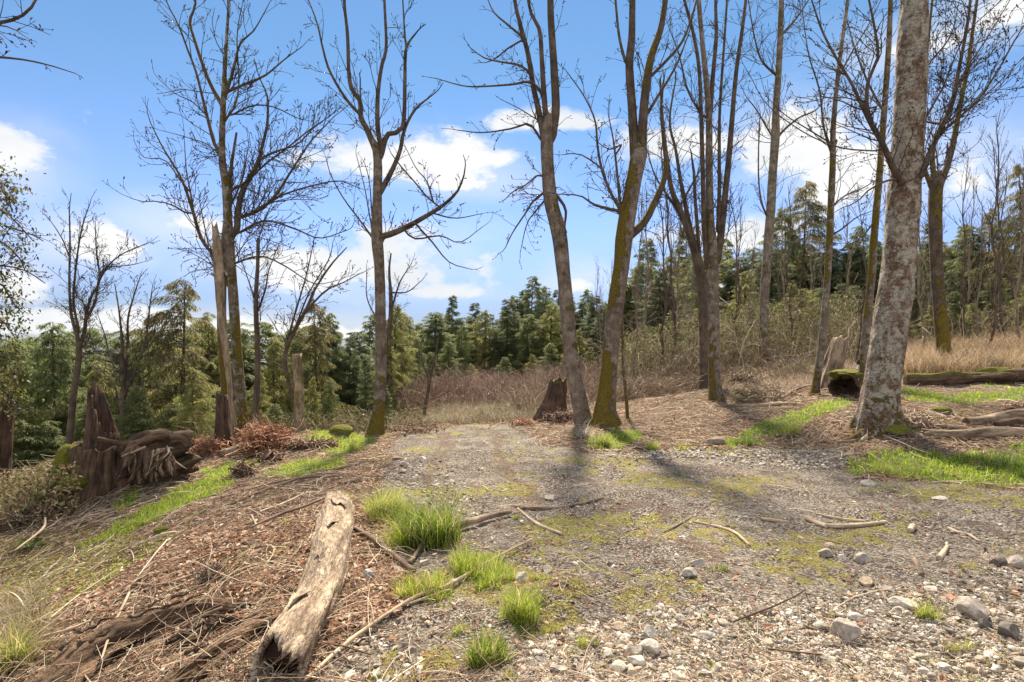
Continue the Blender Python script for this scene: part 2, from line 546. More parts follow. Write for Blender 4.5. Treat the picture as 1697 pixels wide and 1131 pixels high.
def thing(name, loc, label, cat, group=None):
    o = bpy.data.objects.new(name, None)
    COL.objects.link(o)
    o.location = tuple(float(c) for c in loc)
    o['_o'] = [float(c) for c in loc]
    o.empty_display_size = 0.2
    return tag(o, label, cat, group)

ORD = ['first', 'second', 'third', 'fourth', 'fifth', 'sixth', 'seventh', 'eighth', 'ninth', 'tenth']
LM = [(-200, 'the left edge'), (125, 'the V-forked tree'), (365, 'the split snag'), (495, 'the cut mossy post'), (627, 'the straight tree'), (745, 'the drive end'),
      (830, 'the drive bend'), (940, 'the leaning pair'), (1030, 'the leaning pair'), (1180, 'the multi-stemmed tree'), (1270, 'the slim tree'), (1370, 'the wavy tree'), (1480, 'the big pale trunk'), (1556, 'the forked trunk'), (1630, 'the open right end')]
def number_labels(things, what):
    """things: (px, object) -> 'second thin sapling from the left between A and B'"""
    seen = {}
    for px, o in sorted(things, key=lambda q: q[0]):
        i = max(k for k in range(len(LM)) if LM[k][0] <= px)
        a, b = LM[i][1], LM[i + 1][1] if i + 1 < len(LM) else 'the right edge'
        n = seen.get(i, 0); seen[i] = n + 1
        gap = ('within ' + a) if a == b else 'between %s and %s' % (a, b)
        o['label'] = '%s %s %s' % (ORD[n] if n < len(ORD) else '%dth' % (n + 1), what, gap)

def copy_thing(o, loc, rz, scl, label, group=None):
    c = o.copy(); COL.objects.link(c)
    c.location = tuple(float(q) for q in loc); c.rotation_euler = (0, 0, rz); c.scale = scl
    c['label'] = label
    if group: c['group'] = group
    for ch in list(o.children):
        d = ch.copy(); COL.objects.link(d); d.parent = c
        for g in list(ch.children):
            e = g.copy(); COL.objects.link(e); e.parent = d
    return c

def pal(n, cols, var=0.15):
    cols = np.array(cols, float)
    c = cols[rng.integers(0, len(cols), n)]
    return np.clip(c * (1 + rng.normal(0, var, (n, 1))) , 0.005, 1)

# ------------------------------------------------------------------ materials
def new_mat(name):
    m = bpy.data.materials.new(name); m.use_nodes = True
    t = NT(m.node_tree); t.n.clear()
    out = t.node('ShaderNodeOutputMaterial')
    b = t.node('ShaderNodeBsdfPrincipled')
    t.l.new(b.outputs[0], out.inputs[0])
    b.inputs['Roughness'].default_value = 0.85
    b.inputs['Specular IOR Level'].default_value = 0.25
    return m, t, b, out

def attr(t, name):
    n = t.node('ShaderNodeAttribute'); n.attribute_name = name
    return n

def bump(t, b, h, strength=0.5, dist=0.02):
    n = t.node('ShaderNodeBump'); n.inputs['Strength'].default_value = strength; n.inputs['Distance'].default_value = dist
    t.put(n.inputs['Height'], h); t.l.new(n.outputs[0], b.inputs['Normal'])

def tint_mat(name, translucent=0.0, rough=0.8, noise_scale=0, spec=0.25, bumpy=0):
    m, t, b, out = new_mat(name)
    c = attr(t, 'tint').outputs['Color']
    if noise_scale:
        tc = t.node('ShaderNodeTexCoord').outputs['Object']
        f, _ = t.noise(tc, noise_scale, 5, 0.65)
        c = t.mix(1.0, c, t.ramp(f, [(0.25, 0.45), (0.75, 1.5)]), 'MULTIPLY')
        if bumpy: bump(t, b, f, 0.6, bumpy)
    t.put(b.inputs['Base Color'], c)
    b.inputs['Roughness'].default_value = rough
    b.inputs['Specular IOR Level'].default_value = spec
    if translucent:
        tr = t.node('ShaderNodeBsdfTranslucent'); t.put(tr.inputs[0], c)
        mx = t.node('ShaderNodeMixShader'); mx.inputs[0].default_value = translucent
        t.l.new(b.outputs[0], mx.inputs[1]); t.l.new(tr.outputs[0], mx.inputs[2]); t.l.new(mx.outputs[0], out.inputs[0])
    return m

M_leaf = tint_mat('dry_leaf', 0.3, 0.7)
M_grass = tint_mat('grass_blade', 0.6, 0.5, spec=0.4)
M_straw = tint_mat('dry_straw', 0.3, 0.7)
M_stone = tint_mat('pebble', 0, 0.8, 60)
M_rock = tint_mat('rock_face', 0, 0.8, 25, bumpy=0.012)
M_cane = tint_mat('bramble_cane', 0, 0.7)
M_needle = tint_mat('conifer_spray', 0.6, 0.5, spec=0.5)

def bark_mat(name, cols, moss=(0.17, 0.125, 0.02), scale=1.0, stretch=0.18, lichen=0.0, bd=0.03, crack=0.5, blotch=False):
    """bark: mottled plates running along the trunk, lichen spots and moss where the 'moss' attribute grows it"""
    m, t, b, out = new_mat(name)
    tc = t.node('ShaderNodeTexCoord').outputs['Object']
    v = t.scale(tc, (1, 1, stretch))
    f1, _ = t.noise(v, 26 * scale, 6, 0.65, 0.6)
    f2, _ = t.noise(tc, 4.5 * scale, 5, 0.6)
    f3, _ = t.noise(v, 90 * scale, 4, 0.6)
    c = t.ramp(f2, [(0.3, cols[0]), (0.5, cols[1]), (0.7, cols[2])])
    c = t.mix(1.0, c, t.ramp(f1, [(0.28, 1 - 0.75 * crack), (0.5, 1.0), (0.75, 1.3)]), 'MULTIPLY')
    c = t.mix(1.0, c, t.ramp(f3, [(0.3, 0.75), (0.7, 1.2)]), 'MULTIPLY')
    if lichen:
        vv = t.voro(tc, 22 * scale)
        g1, _ = t.noise(tc, 9 * scale, 3)
        lm = t.math('MULTIPLY', t.step(vv.outputs['Distance'], 0.42, 0.3), t.step(g1, 0.5, 0.58))
        c = t.mix(t.math('MULTIPLY', lm, lichen), c, (0.42, 0.42, 0.36))
        g2, _ = t.noise(tc, 3.2 * scale, 6, 0.7)
        c = t.mix(t.math('MULTIPLY', t.step(g2, 0.54, 0.63), 0.85 * lichen), c, (0.36, 0.35, 0.31))
    if blotch:
        # pale alder skin between brown patches, dark pits and ragged cross cracks
        p1, _ = t.noise(t.scale(tc, (1, 1, 0.7)), 5.5, 7, 0.72, 0.5)
        c = t.mix(t.math('MULTIPLY', t.step(p1, 0.45, 0.57), 0.88), c, (0.58, 0.535, 0.45))
        p2, _ = t.noise(tc, 17, 5, 0.7, 0.4)
        c = t.mix(t.math('MULTIPLY', t.step(p2, 0.56, 0.64), 0.85), c, (0.10, 0.06, 0.035))
        p3, _ = t.noise(tc, 30, 4, 0.6)
        c = t.mix(t.math('MULTIPLY', t.step(p3, 0.60, 0.67), 0.8), c, (0.58, 0.54, 0.46))
        w3, _ = t.noise(t.scale(tc, (1.0, 1.0, 5.0)), 3.2, 7, 0.75, 0.8)
        c = t.mix(t.step(t.math('ABSOLUTE', t.math('SUBTRACT', w3, 0.5)), 0.016, 0.004), c, (0.06, 0.035, 0.02))
        vs, _ = t.noise(t.scale(tc, (1.0, 1.0, 0.14)), 4.0, 5, 0.6, 0.6)
        c = t.mix(t.math('MULTIPLY', t.step(vs, 0.56, 0.70), 0.75), c, (0.17, 0.09, 0.05))
    mo = attr(t, 'moss').outputs['Fac']
    h1, _ = t.noise(tc, 5 * scale, 7, 0.75)
    mk = t.step(t.math('ADD', mo, t.math('MULTIPLY', t.math('SUBTRACT', h1, 0.5), 3.0)), 0.44, 0.62)
    h2, _ = t.noise(tc, 60, 4, 0.7)
    mc = t.ramp(h2, [(0.3, tuple(q * 0.3 for q in moss)), (0.5, moss), (0.68, tuple(q * 2.1 for q in moss))])
    c = t.mix(mk, c, mc)
    t.put(b.inputs['Base Color'], c)
    b.inputs['Roughness'].default_value = 0.88
    hh = t.math('ADD', t.math('MULTIPLY', f1, 1.0), t.math('MULTIPLY', f3, 0.35))
    hh = t.math('ADD', hh, t.math('MULTIPLY', t.math('MULTIPLY', h2, mk), 0.9))
    bump(t, b, hh, 1.0, bd * 1.6)
    return m

M_alder = bark_mat('grey_brown_bark', [(0.115, 0.088, 0.064), (0.205, 0.165, 0.125), (0.32, 0.27, 0.21)], lichen=0.6)
M_brown = bark_mat('reddish_bark', [(0.11, 0.08, 0.058), (0.20, 0.152, 0.12), (0.31, 0.25, 0.205)], lichen=0.35)
M_big = bark_mat('mottled_pale_bark', [(0.15, 0.085, 0.05), (0.27, 0.175, 0.115), (0.42, 0.33, 0.25)], scale=0.9, stretch=0.6, lichen=1.0, bd=0.05, crack=0.9, blotch=True)
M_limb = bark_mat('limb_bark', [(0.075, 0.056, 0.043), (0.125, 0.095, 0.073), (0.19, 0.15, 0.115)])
M_far = bark_mat('dark_bark', [(0.075, 0.056, 0.042), (0.125, 0.095, 0.07), (0.19, 0.15, 0.11)])  # darker brown bark shared by slope, background and conifer trunks

def plain_wood(name, c0, c1, scale=8, bd=0.02, axis=0.1, rough=0.85, patch=None):
    m, t, b, out = new_mat(name)
    tc = t.node('ShaderNodeTexCoord').outputs['Object']
    a = attr(t, 'grain')
    v = t.node('ShaderNodeCombineXYZ')
    t.l.new(a.outputs['Vector'], v.inputs[0])
    vv = t.scale(a.outputs['Vector'], (1, 1, axis))
    f, _ = t.noise(vv, scale, 7, 0.7, 0.4)
    g, _ = t.noise(tc, 5, 5, 0.6)
    h, _ = t.noise(vv, scale * 5, 4, 0.6)
    c = t.mix(t.step(f, 0.3, 0.66), c0, c1)
    c = t.mix(1.0, c, t.ramp(g, [(0.25, 0.6), (0.75, 1.25)]), 'MULTIPLY')
    c = t.mix(1.0, c, t.ramp(h, [(0.3, 0.72), (0.6, 1.15)]), 'MULTIPLY')
    if patch:
        q1, _ = t.noise(tc, 7, 7, 0.72, 0.4)
        c = t.mix(t.math('MULTIPLY', t.step(q1, 0.52, 0.58), 0.8), c, patch)
        q2, _ = t.noise(vv, scale * 2.2, 6, 0.7)
        c = t.mix(t.step(t.math('ABSOLUTE', t.math('SUBTRACT', q2, 0.5)), 0.02, 0.005), c, (0.07, 0.045, 0.03))
    mo = attr(t, 'moss').outputs['Fac']
    k, _ = t.noise(tc, 8, 5, 0.7)
    mk = t.step(t.math('ADD', mo, t.math('MULTIPLY', t.math('SUBTRACT', k, 0.5), 1.5)), 0.42, 0.6)
    h2, _ = t.noise(tc, 70, 3, 0.7)
    c = t.mix(mk, c, t.mix(h2, (0.055, 0.06, 0.008), (0.24, 0.23, 0.03)))
    t.put(b.inputs['Base Color'], c)
    b.inputs['Roughness'].default_value = rough
    bump(t, b, t.math('ADD', f, t.math('MULTIPLY', h, 0.5)), 1.0, bd)
    return m

M_rot = plain_wood('rotten_wood', (0.03, 0.018, 0.012), (0.25, 0.16, 0.10), 15, 0.09, 0.16)
M_pale = plain_wood('bleached_wood', (0.19, 0.125, 0.08), (0.60, 0.475, 0.34), 13, 0.045, 0.2, 0.85, (0.23, 0.175, 0.13))
M_dkwood = plain_wood('dark_hollow_wood', (0.03, 0.018, 0.012), (0.10, 0.06, 0.04), 10, 0.03)
M_greywood = plain_wood('weathered_grey_wood', (0.11, 0.072, 0.045), (0.42, 0.32, 0.225), 12, 0.03, 0.2)
M_redwood = plain_wood('red_brown_wood', (0.035, 0.022, 0.016), (0.15, 0.09, 0.062), 13, 0.05, 0.2)
M_stick = plain_wood('peeled_stick', (0.30, 0.21, 0.14), (0.58, 0.46, 0.33), 14, 0.004)
M_dstick = plain_wood('bark_stick', (0.10, 0.07, 0.05), (0.26, 0.19, 0.14), 14, 0.004)
M_flake = plain_wood('peeling_bark', (0.20, 0.14, 0.10), (0.50, 0.40, 0.30), 14, 0.012, 0.4)

def moss_mat():
    m, t, b, out = new_mat('cushion_moss')
    tc = t.node('ShaderNodeTexCoord').outputs['Object']
    f, _ = t.noise(tc, 45, 6, 0.75)
    g, _ = t.noise(tc, 6, 4)
    c = t.ramp(f, [(0.3, (0.045, 0.05, 0.006)), (0.55, (0.17, 0.17, 0.018)), (0.75, (0.32, 0.30, 0.04))])
    c = t.mix(t.step(g, 0.6, 0.72), c, (0.09, 0.06, 0.03))
    t.put(b.inputs['Base Color'], c)
    bump(t, b, f, 1.0, 0.03)
    return m
M_moss = moss_mat()

def paint_mat(name, c, rough=0.5):
    m, t, b, out = new_mat(name)
    tc = t.node('ShaderNodeTexCoord').outputs['Object']
    f, _ = t.noise(tc, 20, 4)
    t.put(b.inputs['Base Color'], t.mix(1.0, c, t.ramp(f, [(0.3, 0.7), (0.7, 1.1)]), 'MULTIPLY'))
    b.inputs['Roughness'].default_value = rough
    return m

def ground_mat():
    m, t, b, out = new_mat('ground_cover')
    tc = t.node('ShaderNodeTexCoord').outputs['Object']
    z = attr(t, 'zone')
    sep = t.node('ShaderNodeSeparateColor'); t.l.new(z.outputs['Color'], sep.inputs[0])
    g, gr, mo = sep.outputs
    di = attr(t, 'dirt').outputs['Fac']
    # gravel: cells of three sizes
    wob, wc = t.noise(tc, 30, 3)
    va = t.voro(tc, 42); vb = t.voro(tc, 110); vc = t.voro(tc, 17)
    def bw(o):
        s = t.node('ShaderNodeSeparateColor'); t.l.new(o, s.inputs[0]); return s.outputs[0]
    ca = t.ramp(bw(va.outputs['Color']), [(0, (0.15, 0.12, 0.095)), (0.35, (0.28, 0.235, 0.19)), (0.7, (0.39, 0.34, 0.28)), (1, (0.56, 0.51, 0.44))])
    cb = t.ramp(bw(vb.outputs['Color']), [(0, (0.14, 0.11, 0.085)), (0.5, (0.31, 0.265, 0.22)), (1, (0.52, 0.47, 0.41))])
    big, _ = t.noise(tc, 1.3, 5, 0.6)
    f9, _ = t.noise(tc, 38, 6, 0.75)
    mid, _ = t.noise(tc, 6, 5, 0.65)
    stones = t.mix(t.step(mid, 0.42, 0.6), cb, ca)
    crev = t.math('MULTIPLY', t.step(va.outputs['Distance'], 0.62, 0.34), 1.0)
    stones = t.mix(crev, (0.055, 0.042, 0.033), stones)
    fines = t.mix(t.step(f9, 0.40, 0.60), (0.06, 0.046, 0.036), (0.41, 0.36, 0.30))
    gravel = t.mix(t.step(big, 0.62, 0.45), fines, stones)
    gravel = t.mix(t.math('MULTIPLY', t.step(t.noise(tc, 2.7, 6, 0.65)[0], 0.53, 0.62), 0.7), gravel, (0.10, 0.075, 0.056))
    # leaf litter and soil
    vd = t.voro(t.scale(tc, (1, 1, 1)), 24)
    li = t.ramp(bw(vd.outputs['Color']), [(0, (0.07, 0.045, 0.03)), (0.4, (0.19, 0.125, 0.085)), (0.75, (0.36, 0.26, 0.18)), (1, (0.54, 0.43, 0.32))])
    f2, _ = t.noise(tc, 55, 5, 0.7)
    soil = t.mix(t.step(f2, 0.35, 0.65), (0.035, 0.024, 0.017), (0.25, 0.175, 0.125))
    litter = t.mix(t.step(f2, 0.4, 0.6), soil, li)
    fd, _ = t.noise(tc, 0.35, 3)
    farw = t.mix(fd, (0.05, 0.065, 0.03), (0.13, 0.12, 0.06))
    fd, _ = t.noise(tc, 0.35, 3)
    base = t.mix(g, litter, gravel)
    base = t.mix(t.math('MULTIPLY', di, 0.85), base, soil)
    moc = t.ramp(f2, [(0.3, (0.10, 0.08, 0.015)), (0.5, (0.25, 0.225, 0.035)), (0.72, (0.45, 0.39, 0.09))])
    base = t.mix(t.math('MULTIPLY', t.math('MULTIPLY', mo, t.step(f2, 0.38, 0.52)), 0.9), base, moc)
    grc = t.mix(f2, (0.045, 0.06, 0.012), (0.15, 0.19, 0.03))
    base = t.mix(gr, base, grc)
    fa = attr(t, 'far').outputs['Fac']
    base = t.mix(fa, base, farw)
    t.put(b.inputs['Base Color'], base)
    b.inputs['Roughness'].default_value = 0.9
    h = t.math('MULTIPLY', t.math('SUBTRACT', 1.0, va.outputs['Distance']), 1.0)
    h = t.math('ADD', h, t.math('MULTIPLY', t.math('SUBTRACT', 1.0, vb.outputs['Distance']), 0.4))
    h = t.math('ADD', t.math('MULTIPLY', h, g), t.math('MULTIPLY', f2, 1.6))
    bump(t, b, h, 0.9, 0.018)
    return m
M_ground = ground_mat()

# ------------------------------------------------------------------ ground sheet
def build_ground():
    c = np.array([0.0, -1.5])
    fr = np.linspace(R(-62), R(62), 760)
    bk = np.linspace(R(62), R(298), 90)[1:-1]
    ang = np.concatenate([fr, bk])
    rr = np.concatenate([[0.02], np.geomspace(0.5, 3.2, 24)[:-1], np.geomspace(3.2, 16, 270)[:-1], np.geomspace(16, 90, 130)[:-1], np.geomspace(90, 5000, 60)])
    A, RR = np.meshgrid(ang, rr)
    x = (c[0] + RR * np.sin(A)).ravel(); y = (c[1] + RR * np.cos(A)).ravel()
    z = H(x, y)
    g, gr, mo, di = masks(x, y)
    r = np.hypot(x, y)
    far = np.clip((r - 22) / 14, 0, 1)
    na = len(ang); nr = len(rr)
    i = np.arange(nr - 1)[:, None] * na; j = np.arange(na)[None]; k = (j + 1) % na
    Q = np.stack([i + j, i + na + j, i + na + k, i + k], -1).reshape(-1, 4)
    Q = Q[:, ::-1]
    mb = MB()
    mb.add(np.stack([x, y, z], 1), Q, None, zone=np.stack([g, gr, mo], 1), dirt=di.astype(float), far=far)
    o = mb.build('ground', M_ground)
    # make sure it faces up
    if o.data.polygons[len(o.data.polygons) // 2].normal.z < 0:
        o.data.flip_normals()
    tag(o, kind='structure')
build_ground()

def build_hills():
    m, t, b, out = new_mat('hazy_wooded_hill')
    tc = t.node('ShaderNodeTexCoord').outputs['Object']
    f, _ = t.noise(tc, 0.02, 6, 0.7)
    t.put(b.inputs['Base Color'], t.mix(f, (0.07, 0.10, 0.13), (0.17, 0.21, 0.25)))  # blue of distance haze put into the hill colour
    mb = MB()
    for D, h0, amp, zb, sd in [(3200, 10, 80, -60, 1), (2300, -22, 50, -60, 2)]:
        az = np.linspace(R(-70), R(70), 400)
        top = h0 + amp * fbm(np.stack([az * 9, az * 0, az * 0], 1), sd, 4) + amp * 0.35
        rows = []
        for k, (dd, hh) in enumerate([(0, 0), (200, .7), (450, 1), (800, .6), (1200, 0)]):
            rows.append(np.stack([np.sin(az) * (D + dd), np.cos(az) * (D + dd), zb + (top - zb) * hh], 1))
        V = np.concatenate(rows); n = len(az)
        i = np.arange(4)[:, None] * n; j = np.arange(n - 1)[None]
        Q = np.stack([i + j, i + j + 1, i + n + j + 1, i + n + j], -1).reshape(-1, 4)
        mb.add(V, Q)
    tag(mb.build('hills', m), kind='structure')
build_hills()

# ------------------------------------------------------------------ bare trees
class Crown:
    """grows side twigs; every twig is a curved tapering tube with buds"""
    def __init__(s, seed, up=0.35, droop=0.0, spread=0.9, bud=0.5):
        s.g = np.random.default_rng(seed); s.mb = MB(); s.up = up; s.droop = droop; s.spread = spread; s.bud = bud; s.n = 0
    def twig(s, p, d, L, r, level, maxlev, dens):
        g = s.g
        n = max(4, min(9, int(L / 0.16) + 3))
        P = [np.array(p, float)]; d = norm(np.array(d, float))
        st = L / (n - 1)
        dirs = [d]
        w = g.normal(0, 0.16, 3)
        for i in range(n - 1):
            d = norm(d + w * 0.5 + g.normal(0, 0.13, 3) + np.array([0, 0, (s.up - s.droop * (i / n)) * 0.22]))
            P.append(P[-1] + d * st); dirs.append(d)
        P = np.array(P)
        rad = np.linspace(r, max(r * 0.4, 0.0034), n)
        tube(s.mb, P, rad, 6 if r > 0.02 else (4 if r > 0.008 else 3), cap=False, moss=0.1 if r > 0.02 else 0.0)
        s.n += 1
        if s.bud and level >= maxlev - 1:
            k = g.random(n) < s.bud
            for q in P[1:][k[1:]]:
                e = 0.008 + 0.006 * g.random()
                s.mb.add(q + np.array([(e, 0, 0), (-e, 0, 0), (0, e, 0), (0, -e, 0), (0, 0, e * 1.6), (0, 0, -e)]), None,
                         [(0, 2, 4), (2, 1, 4), (1, 3, 4), (3, 0, 4), (2, 0, 5), (1, 2, 5), (3, 1, 5), (0, 3, 5)], moss=np.zeros(6))
        if level < maxlev:
            m = max(1, int(L * dens * (1.0 if level == 0 else 0.8) + g.random()))
            for k in range(m):
                t = g.uniform(0.18, 0.97)
                i = min(int(t * (n - 1)), n - 2)
                q = P[i] + (P[i + 1] - P[i]) * (t * (n - 1) - i)
                dd = s.side(dirs[i], s.spread * g.uniform(0.55, 1.1))
                s.twig(q, dd, L * g.uniform(0.3, 0.55) * (1.15 - 0.5 * t), max(rad[i] * 0.55, 0.003), level + 1, maxlev, dens)
    def side(s, d, ang):
        v = s.g.normal(0, 1, 3); v = norm(v - d * (v @ d)); v = norm(v + np.array([0, 0, s.up * 0.5]))
        return norm(d * math.cos(ang) + v * math.sin(ang))
    def along(s, P, rad, count, L, t0=0.15, t1=1.0, maxlev=2, dens=4.0, ang=1.0, Lr=None):
        """twigs from a traced limb"""
        n = len(P)
        for k in range(count):
            t = t0 + (t1 - t0) * (k + s.g.random()) / count
            i = min(int(t * (n - 1)), n - 2)
            d = norm(P[i + 1] - P[i])
            q = P[i]
            dd = s.side(d, ang * s.g.uniform(0.6, 1.1))
            ll = L * s.g.uniform(0.45, 1.15) * (1.1 - 0.45 * t)
            s.twig(q, dd, ll, min(rad[i] * 0.45, 0.0045 + 0.006 * ll), 0, maxlev, dens)

def traced(pts, Y, dY=0.0, y0=None, n=None, rs=1.0, bend=0.0):
    """photo trace (px, py, width px) -> 3D centre line and radii at depth Y, leaving the trunk plane by dY over its length"""
    pts = np.array(pts, float)
    k = len(pts)
    d = np.concatenate([[0], np.cumsum(np.hypot(np.diff(pts[:, 0]), np.diff(pts[:, 1])))]); d /= d[-1]
    YY = (Y if y0 is None else y0) + dY * d
    ca = np.cos(np.arctan2(pts[:, 0] - CX, F))
    P = np.stack([(pts[:, 0] - CX) / F * YY, YY, CZ + (HZ - pts[:, 1]) / F * YY, pts[:, 2] / 2 / F * YY * rs * ca], 1)
    L = np.linalg.norm(np.diff(P[:, :3], axis=0), axis=1).sum()
    n = n or max(6, int(L / 0.14))
    S = smooth_path(P, n)
    return S[:, :3], np.maximum(S[:, 3], 0.0035)

def trunk_mesh(mb, P, rad, sides=18, seed=0, rough=0.06, flare=0.0, mossdir=None, moss=(0.5, 0.15), fine=0.0, ground=None, flute=0.0, lobes=7):
    """trunk with uneven bark and a root flare; 'moss' attribute grows at the foot and on one side"""
    n = len(P)
    T, A, B = frames(P)
    th = np.linspace(0, 2 * np.pi, sides, endpoint=False)
    dirs = np.cos(th)[None, :, None] * A[:, None] + np.sin(th)[None, :, None] * B[:, None]
    z0 = P[0, 2] if ground is None else ground
    hgt = (P[:, 2] - z0)
    pts = P[:, None] + rad[:, None, None] * dirs
    f = fbm((pts.reshape(-1, 3)) * np.array([3.5, 3.5, 1.6]) / max(rad[0] * 4, 0.3), seed, 3).reshape(n, sides)
    Rm = rad[:, None] * (1 + rough * 1.6 * f)
    if fine:
        f2 = fbm(pts.reshape(-1, 3) * np.array([14, 14, 7]), seed + 5, 4).reshape(n, sides)
        f2 = np.sign(f2) * np.abs(f2) ** 1.2
        Rm = Rm + fine * f2
    if flare:
        k = np.exp(-np.clip(hgt, 0, None) / (rad[0] * 1.0))[:, None]
        lob = 0.55 + 0.45 * np.cos(th * lobes + 2 * f[0].mean() + 1.7 * np.sin(th + seed))[None]
        Rm = Rm * (1 + flare * k * lob) 
        if flute: Rm = Rm * (1 + flute * np.exp(-np.clip(hgt, 0, None) / 0.9)[:, None] * np.cos(th * 3 + seed)[None])
    V = P[:, None] + Rm[..., None] * dirs
    md = norm(np.array(mossdir if mossdir is not None else (-0.7, -0.3, 0.2), float))
    side = (dirs @ md)
    mo = moss[0] * np.exp(-np.clip(hgt, 0, None) / 0.7)[:, None] + moss[1] * (0.5 + 0.75 * side) * (0.6 + 0.6 * vnoise(np.stack([hgt * 1.1, hgt * 0 + seed, hgt * 0], 1), seed))[:, None]
    i = np.arange(n - 1)[:, None] * sides; j = np.arange(sides)[None]; k = (j + 1) % sides
    Q = np.stack([i + j, i + k, i + sides + k, i + sides + j], -1).reshape(-1, 4)
    mb.add(V.reshape(-1, 3), Q, None, moss=mo.ravel())
    c = np.vstack([P[-1]]); b = (n - 1) * sides
    mb.add(np.vstack([V[-1], P[-1]]), None, np.stack([np.arange(sides), (np.arange(sides) + 1) % sides, np.full(sides, sides)], 1), moss=np.zeros(sides + 1))

def bare_tree(name, label, cat, Y, trunk, limbs, seed, mat=None, limb_mat=None, moss=(0.5, 0.15), mossdir=None, flare=0.35, sides=18, rough=0.06, fine=0.0,
              trunk_twigs=0, group=None, twL=0.9, twN=2.2, maxlev=2, dens=3.4, up=0.35, droop=0.0, bud=0.5, hires=False, flute=0.0, extra=None, tt0=0.5, ws=0.9):
    """trunk: traced points; limbs: list of (points, depth drift, twigs per metre, twig length)"""
    g = np.random.default_rng(seed)
    P, rad = traced(trunk, Y, n=260 if hires else None, rs=0.92 * ws)
    gz = H(P[0, 0], Y)[0]
    # carry the foot below the soil
    foot = np.vstack([[P[0, 0], P[0, 1], gz - 0.25], P]) if P[0, 2] > gz - 0.05 else P
    rad = np.concatenate([[rad[0]], rad]) if len(foot) > len(P) else rad
    P = foot
    root = thing(name, (P[0, 0], Y, gz), label, cat, group)
    mb = MB(); trunk_mesh(mb, P, rad, sides, seed, rough, flare, mossdir, moss, fine, gz, flute)
    mb.build('trunk', mat or M_alder, root)
    cr = Crown(seed + 100, up, droop, bud=bud)
    paths = [(P, rad)]
    if trunk_twigs: cr.along(P, rad, trunk_twigs, twL * 1.1, tt0, 1.0, maxlev, dens)
    for lb in limbs:
        pts, dY = lb[0], lb[1]
        tn = lb[2] if len(lb) > 2 else twN
        tl = lb[3] if len(lb) > 3 else twL
        y0 = lb[4] if len(lb) > 4 else Y
        Pl, rl = traced(pts, Y, dY, y0, rs=(0.82 if pts[0][2] < 9 else 0.93) * (0.5 + 0.5 * ws))
        best, bq, br = 0.7, None, 0
        for Q_, r_ in paths:
            dd = np.linalg.norm(Q_ - Pl[0], axis=1); k_ = int(dd.argmin())
            if dd[k_] < best and dd[k_] > 0.01:
                k2 = max(0, k_ - 1); best, bq, br = dd[k_], Q_[k2], r_[k2]
        if bq is not None:
            Pl = np.vstack([bq, Pl]); rl = np.concatenate([[min(rl[0] * 1.3, br * 0.95)], rl])
            S4 = smooth_path(np.column_stack([Pl[:4], rl[:4]]), 10)
            Pl = np.vstack([S4[:, :3], Pl[4:]]); rl = np.concatenate([S4[:, 3], rl[4:]])
        paths.append((Pl, rl))
        m = MB(); trunk_mesh(m, Pl, rl, 10 if rl[0] > 0.03 else 7, seed + len(pts), 0.05, 0, mossdir, (0, moss[1]))
        m.build('limb', limb_mat or M_limb, root)
        L = np.linalg.norm(np.diff(Pl, axis=0), axis=1).sum()
        cr.along(Pl, rl, max(3, int(L * tn * 2.4)), tl * 1.1, 0.12, 1.0, maxlev, dens * 1.5)
        cr.twig(Pl[-1], norm(Pl[-1] - Pl[-2]), tl * 0.6, rl[-1], 1, 2, dens)
    if extra: extra(cr, P, rad)
    if cr.n: cr.mb.build('crown', M_twig, root)
    return root
M_twig = bark_mat('twig_bark', [(0.06, 0.045, 0.038), (0.085, 0.066, 0.055), (0.12, 0.095, 0.08)], moss=(0.12, 0.11, 0.03))

# --- twin mossy maple on the left
def leanfan(pts, w0, w1):
    k = len(pts)
    return [(x, y, w0 + (w1 - w0) * i / (k - 1)) for i, (x, y) in enumerate(pts)]

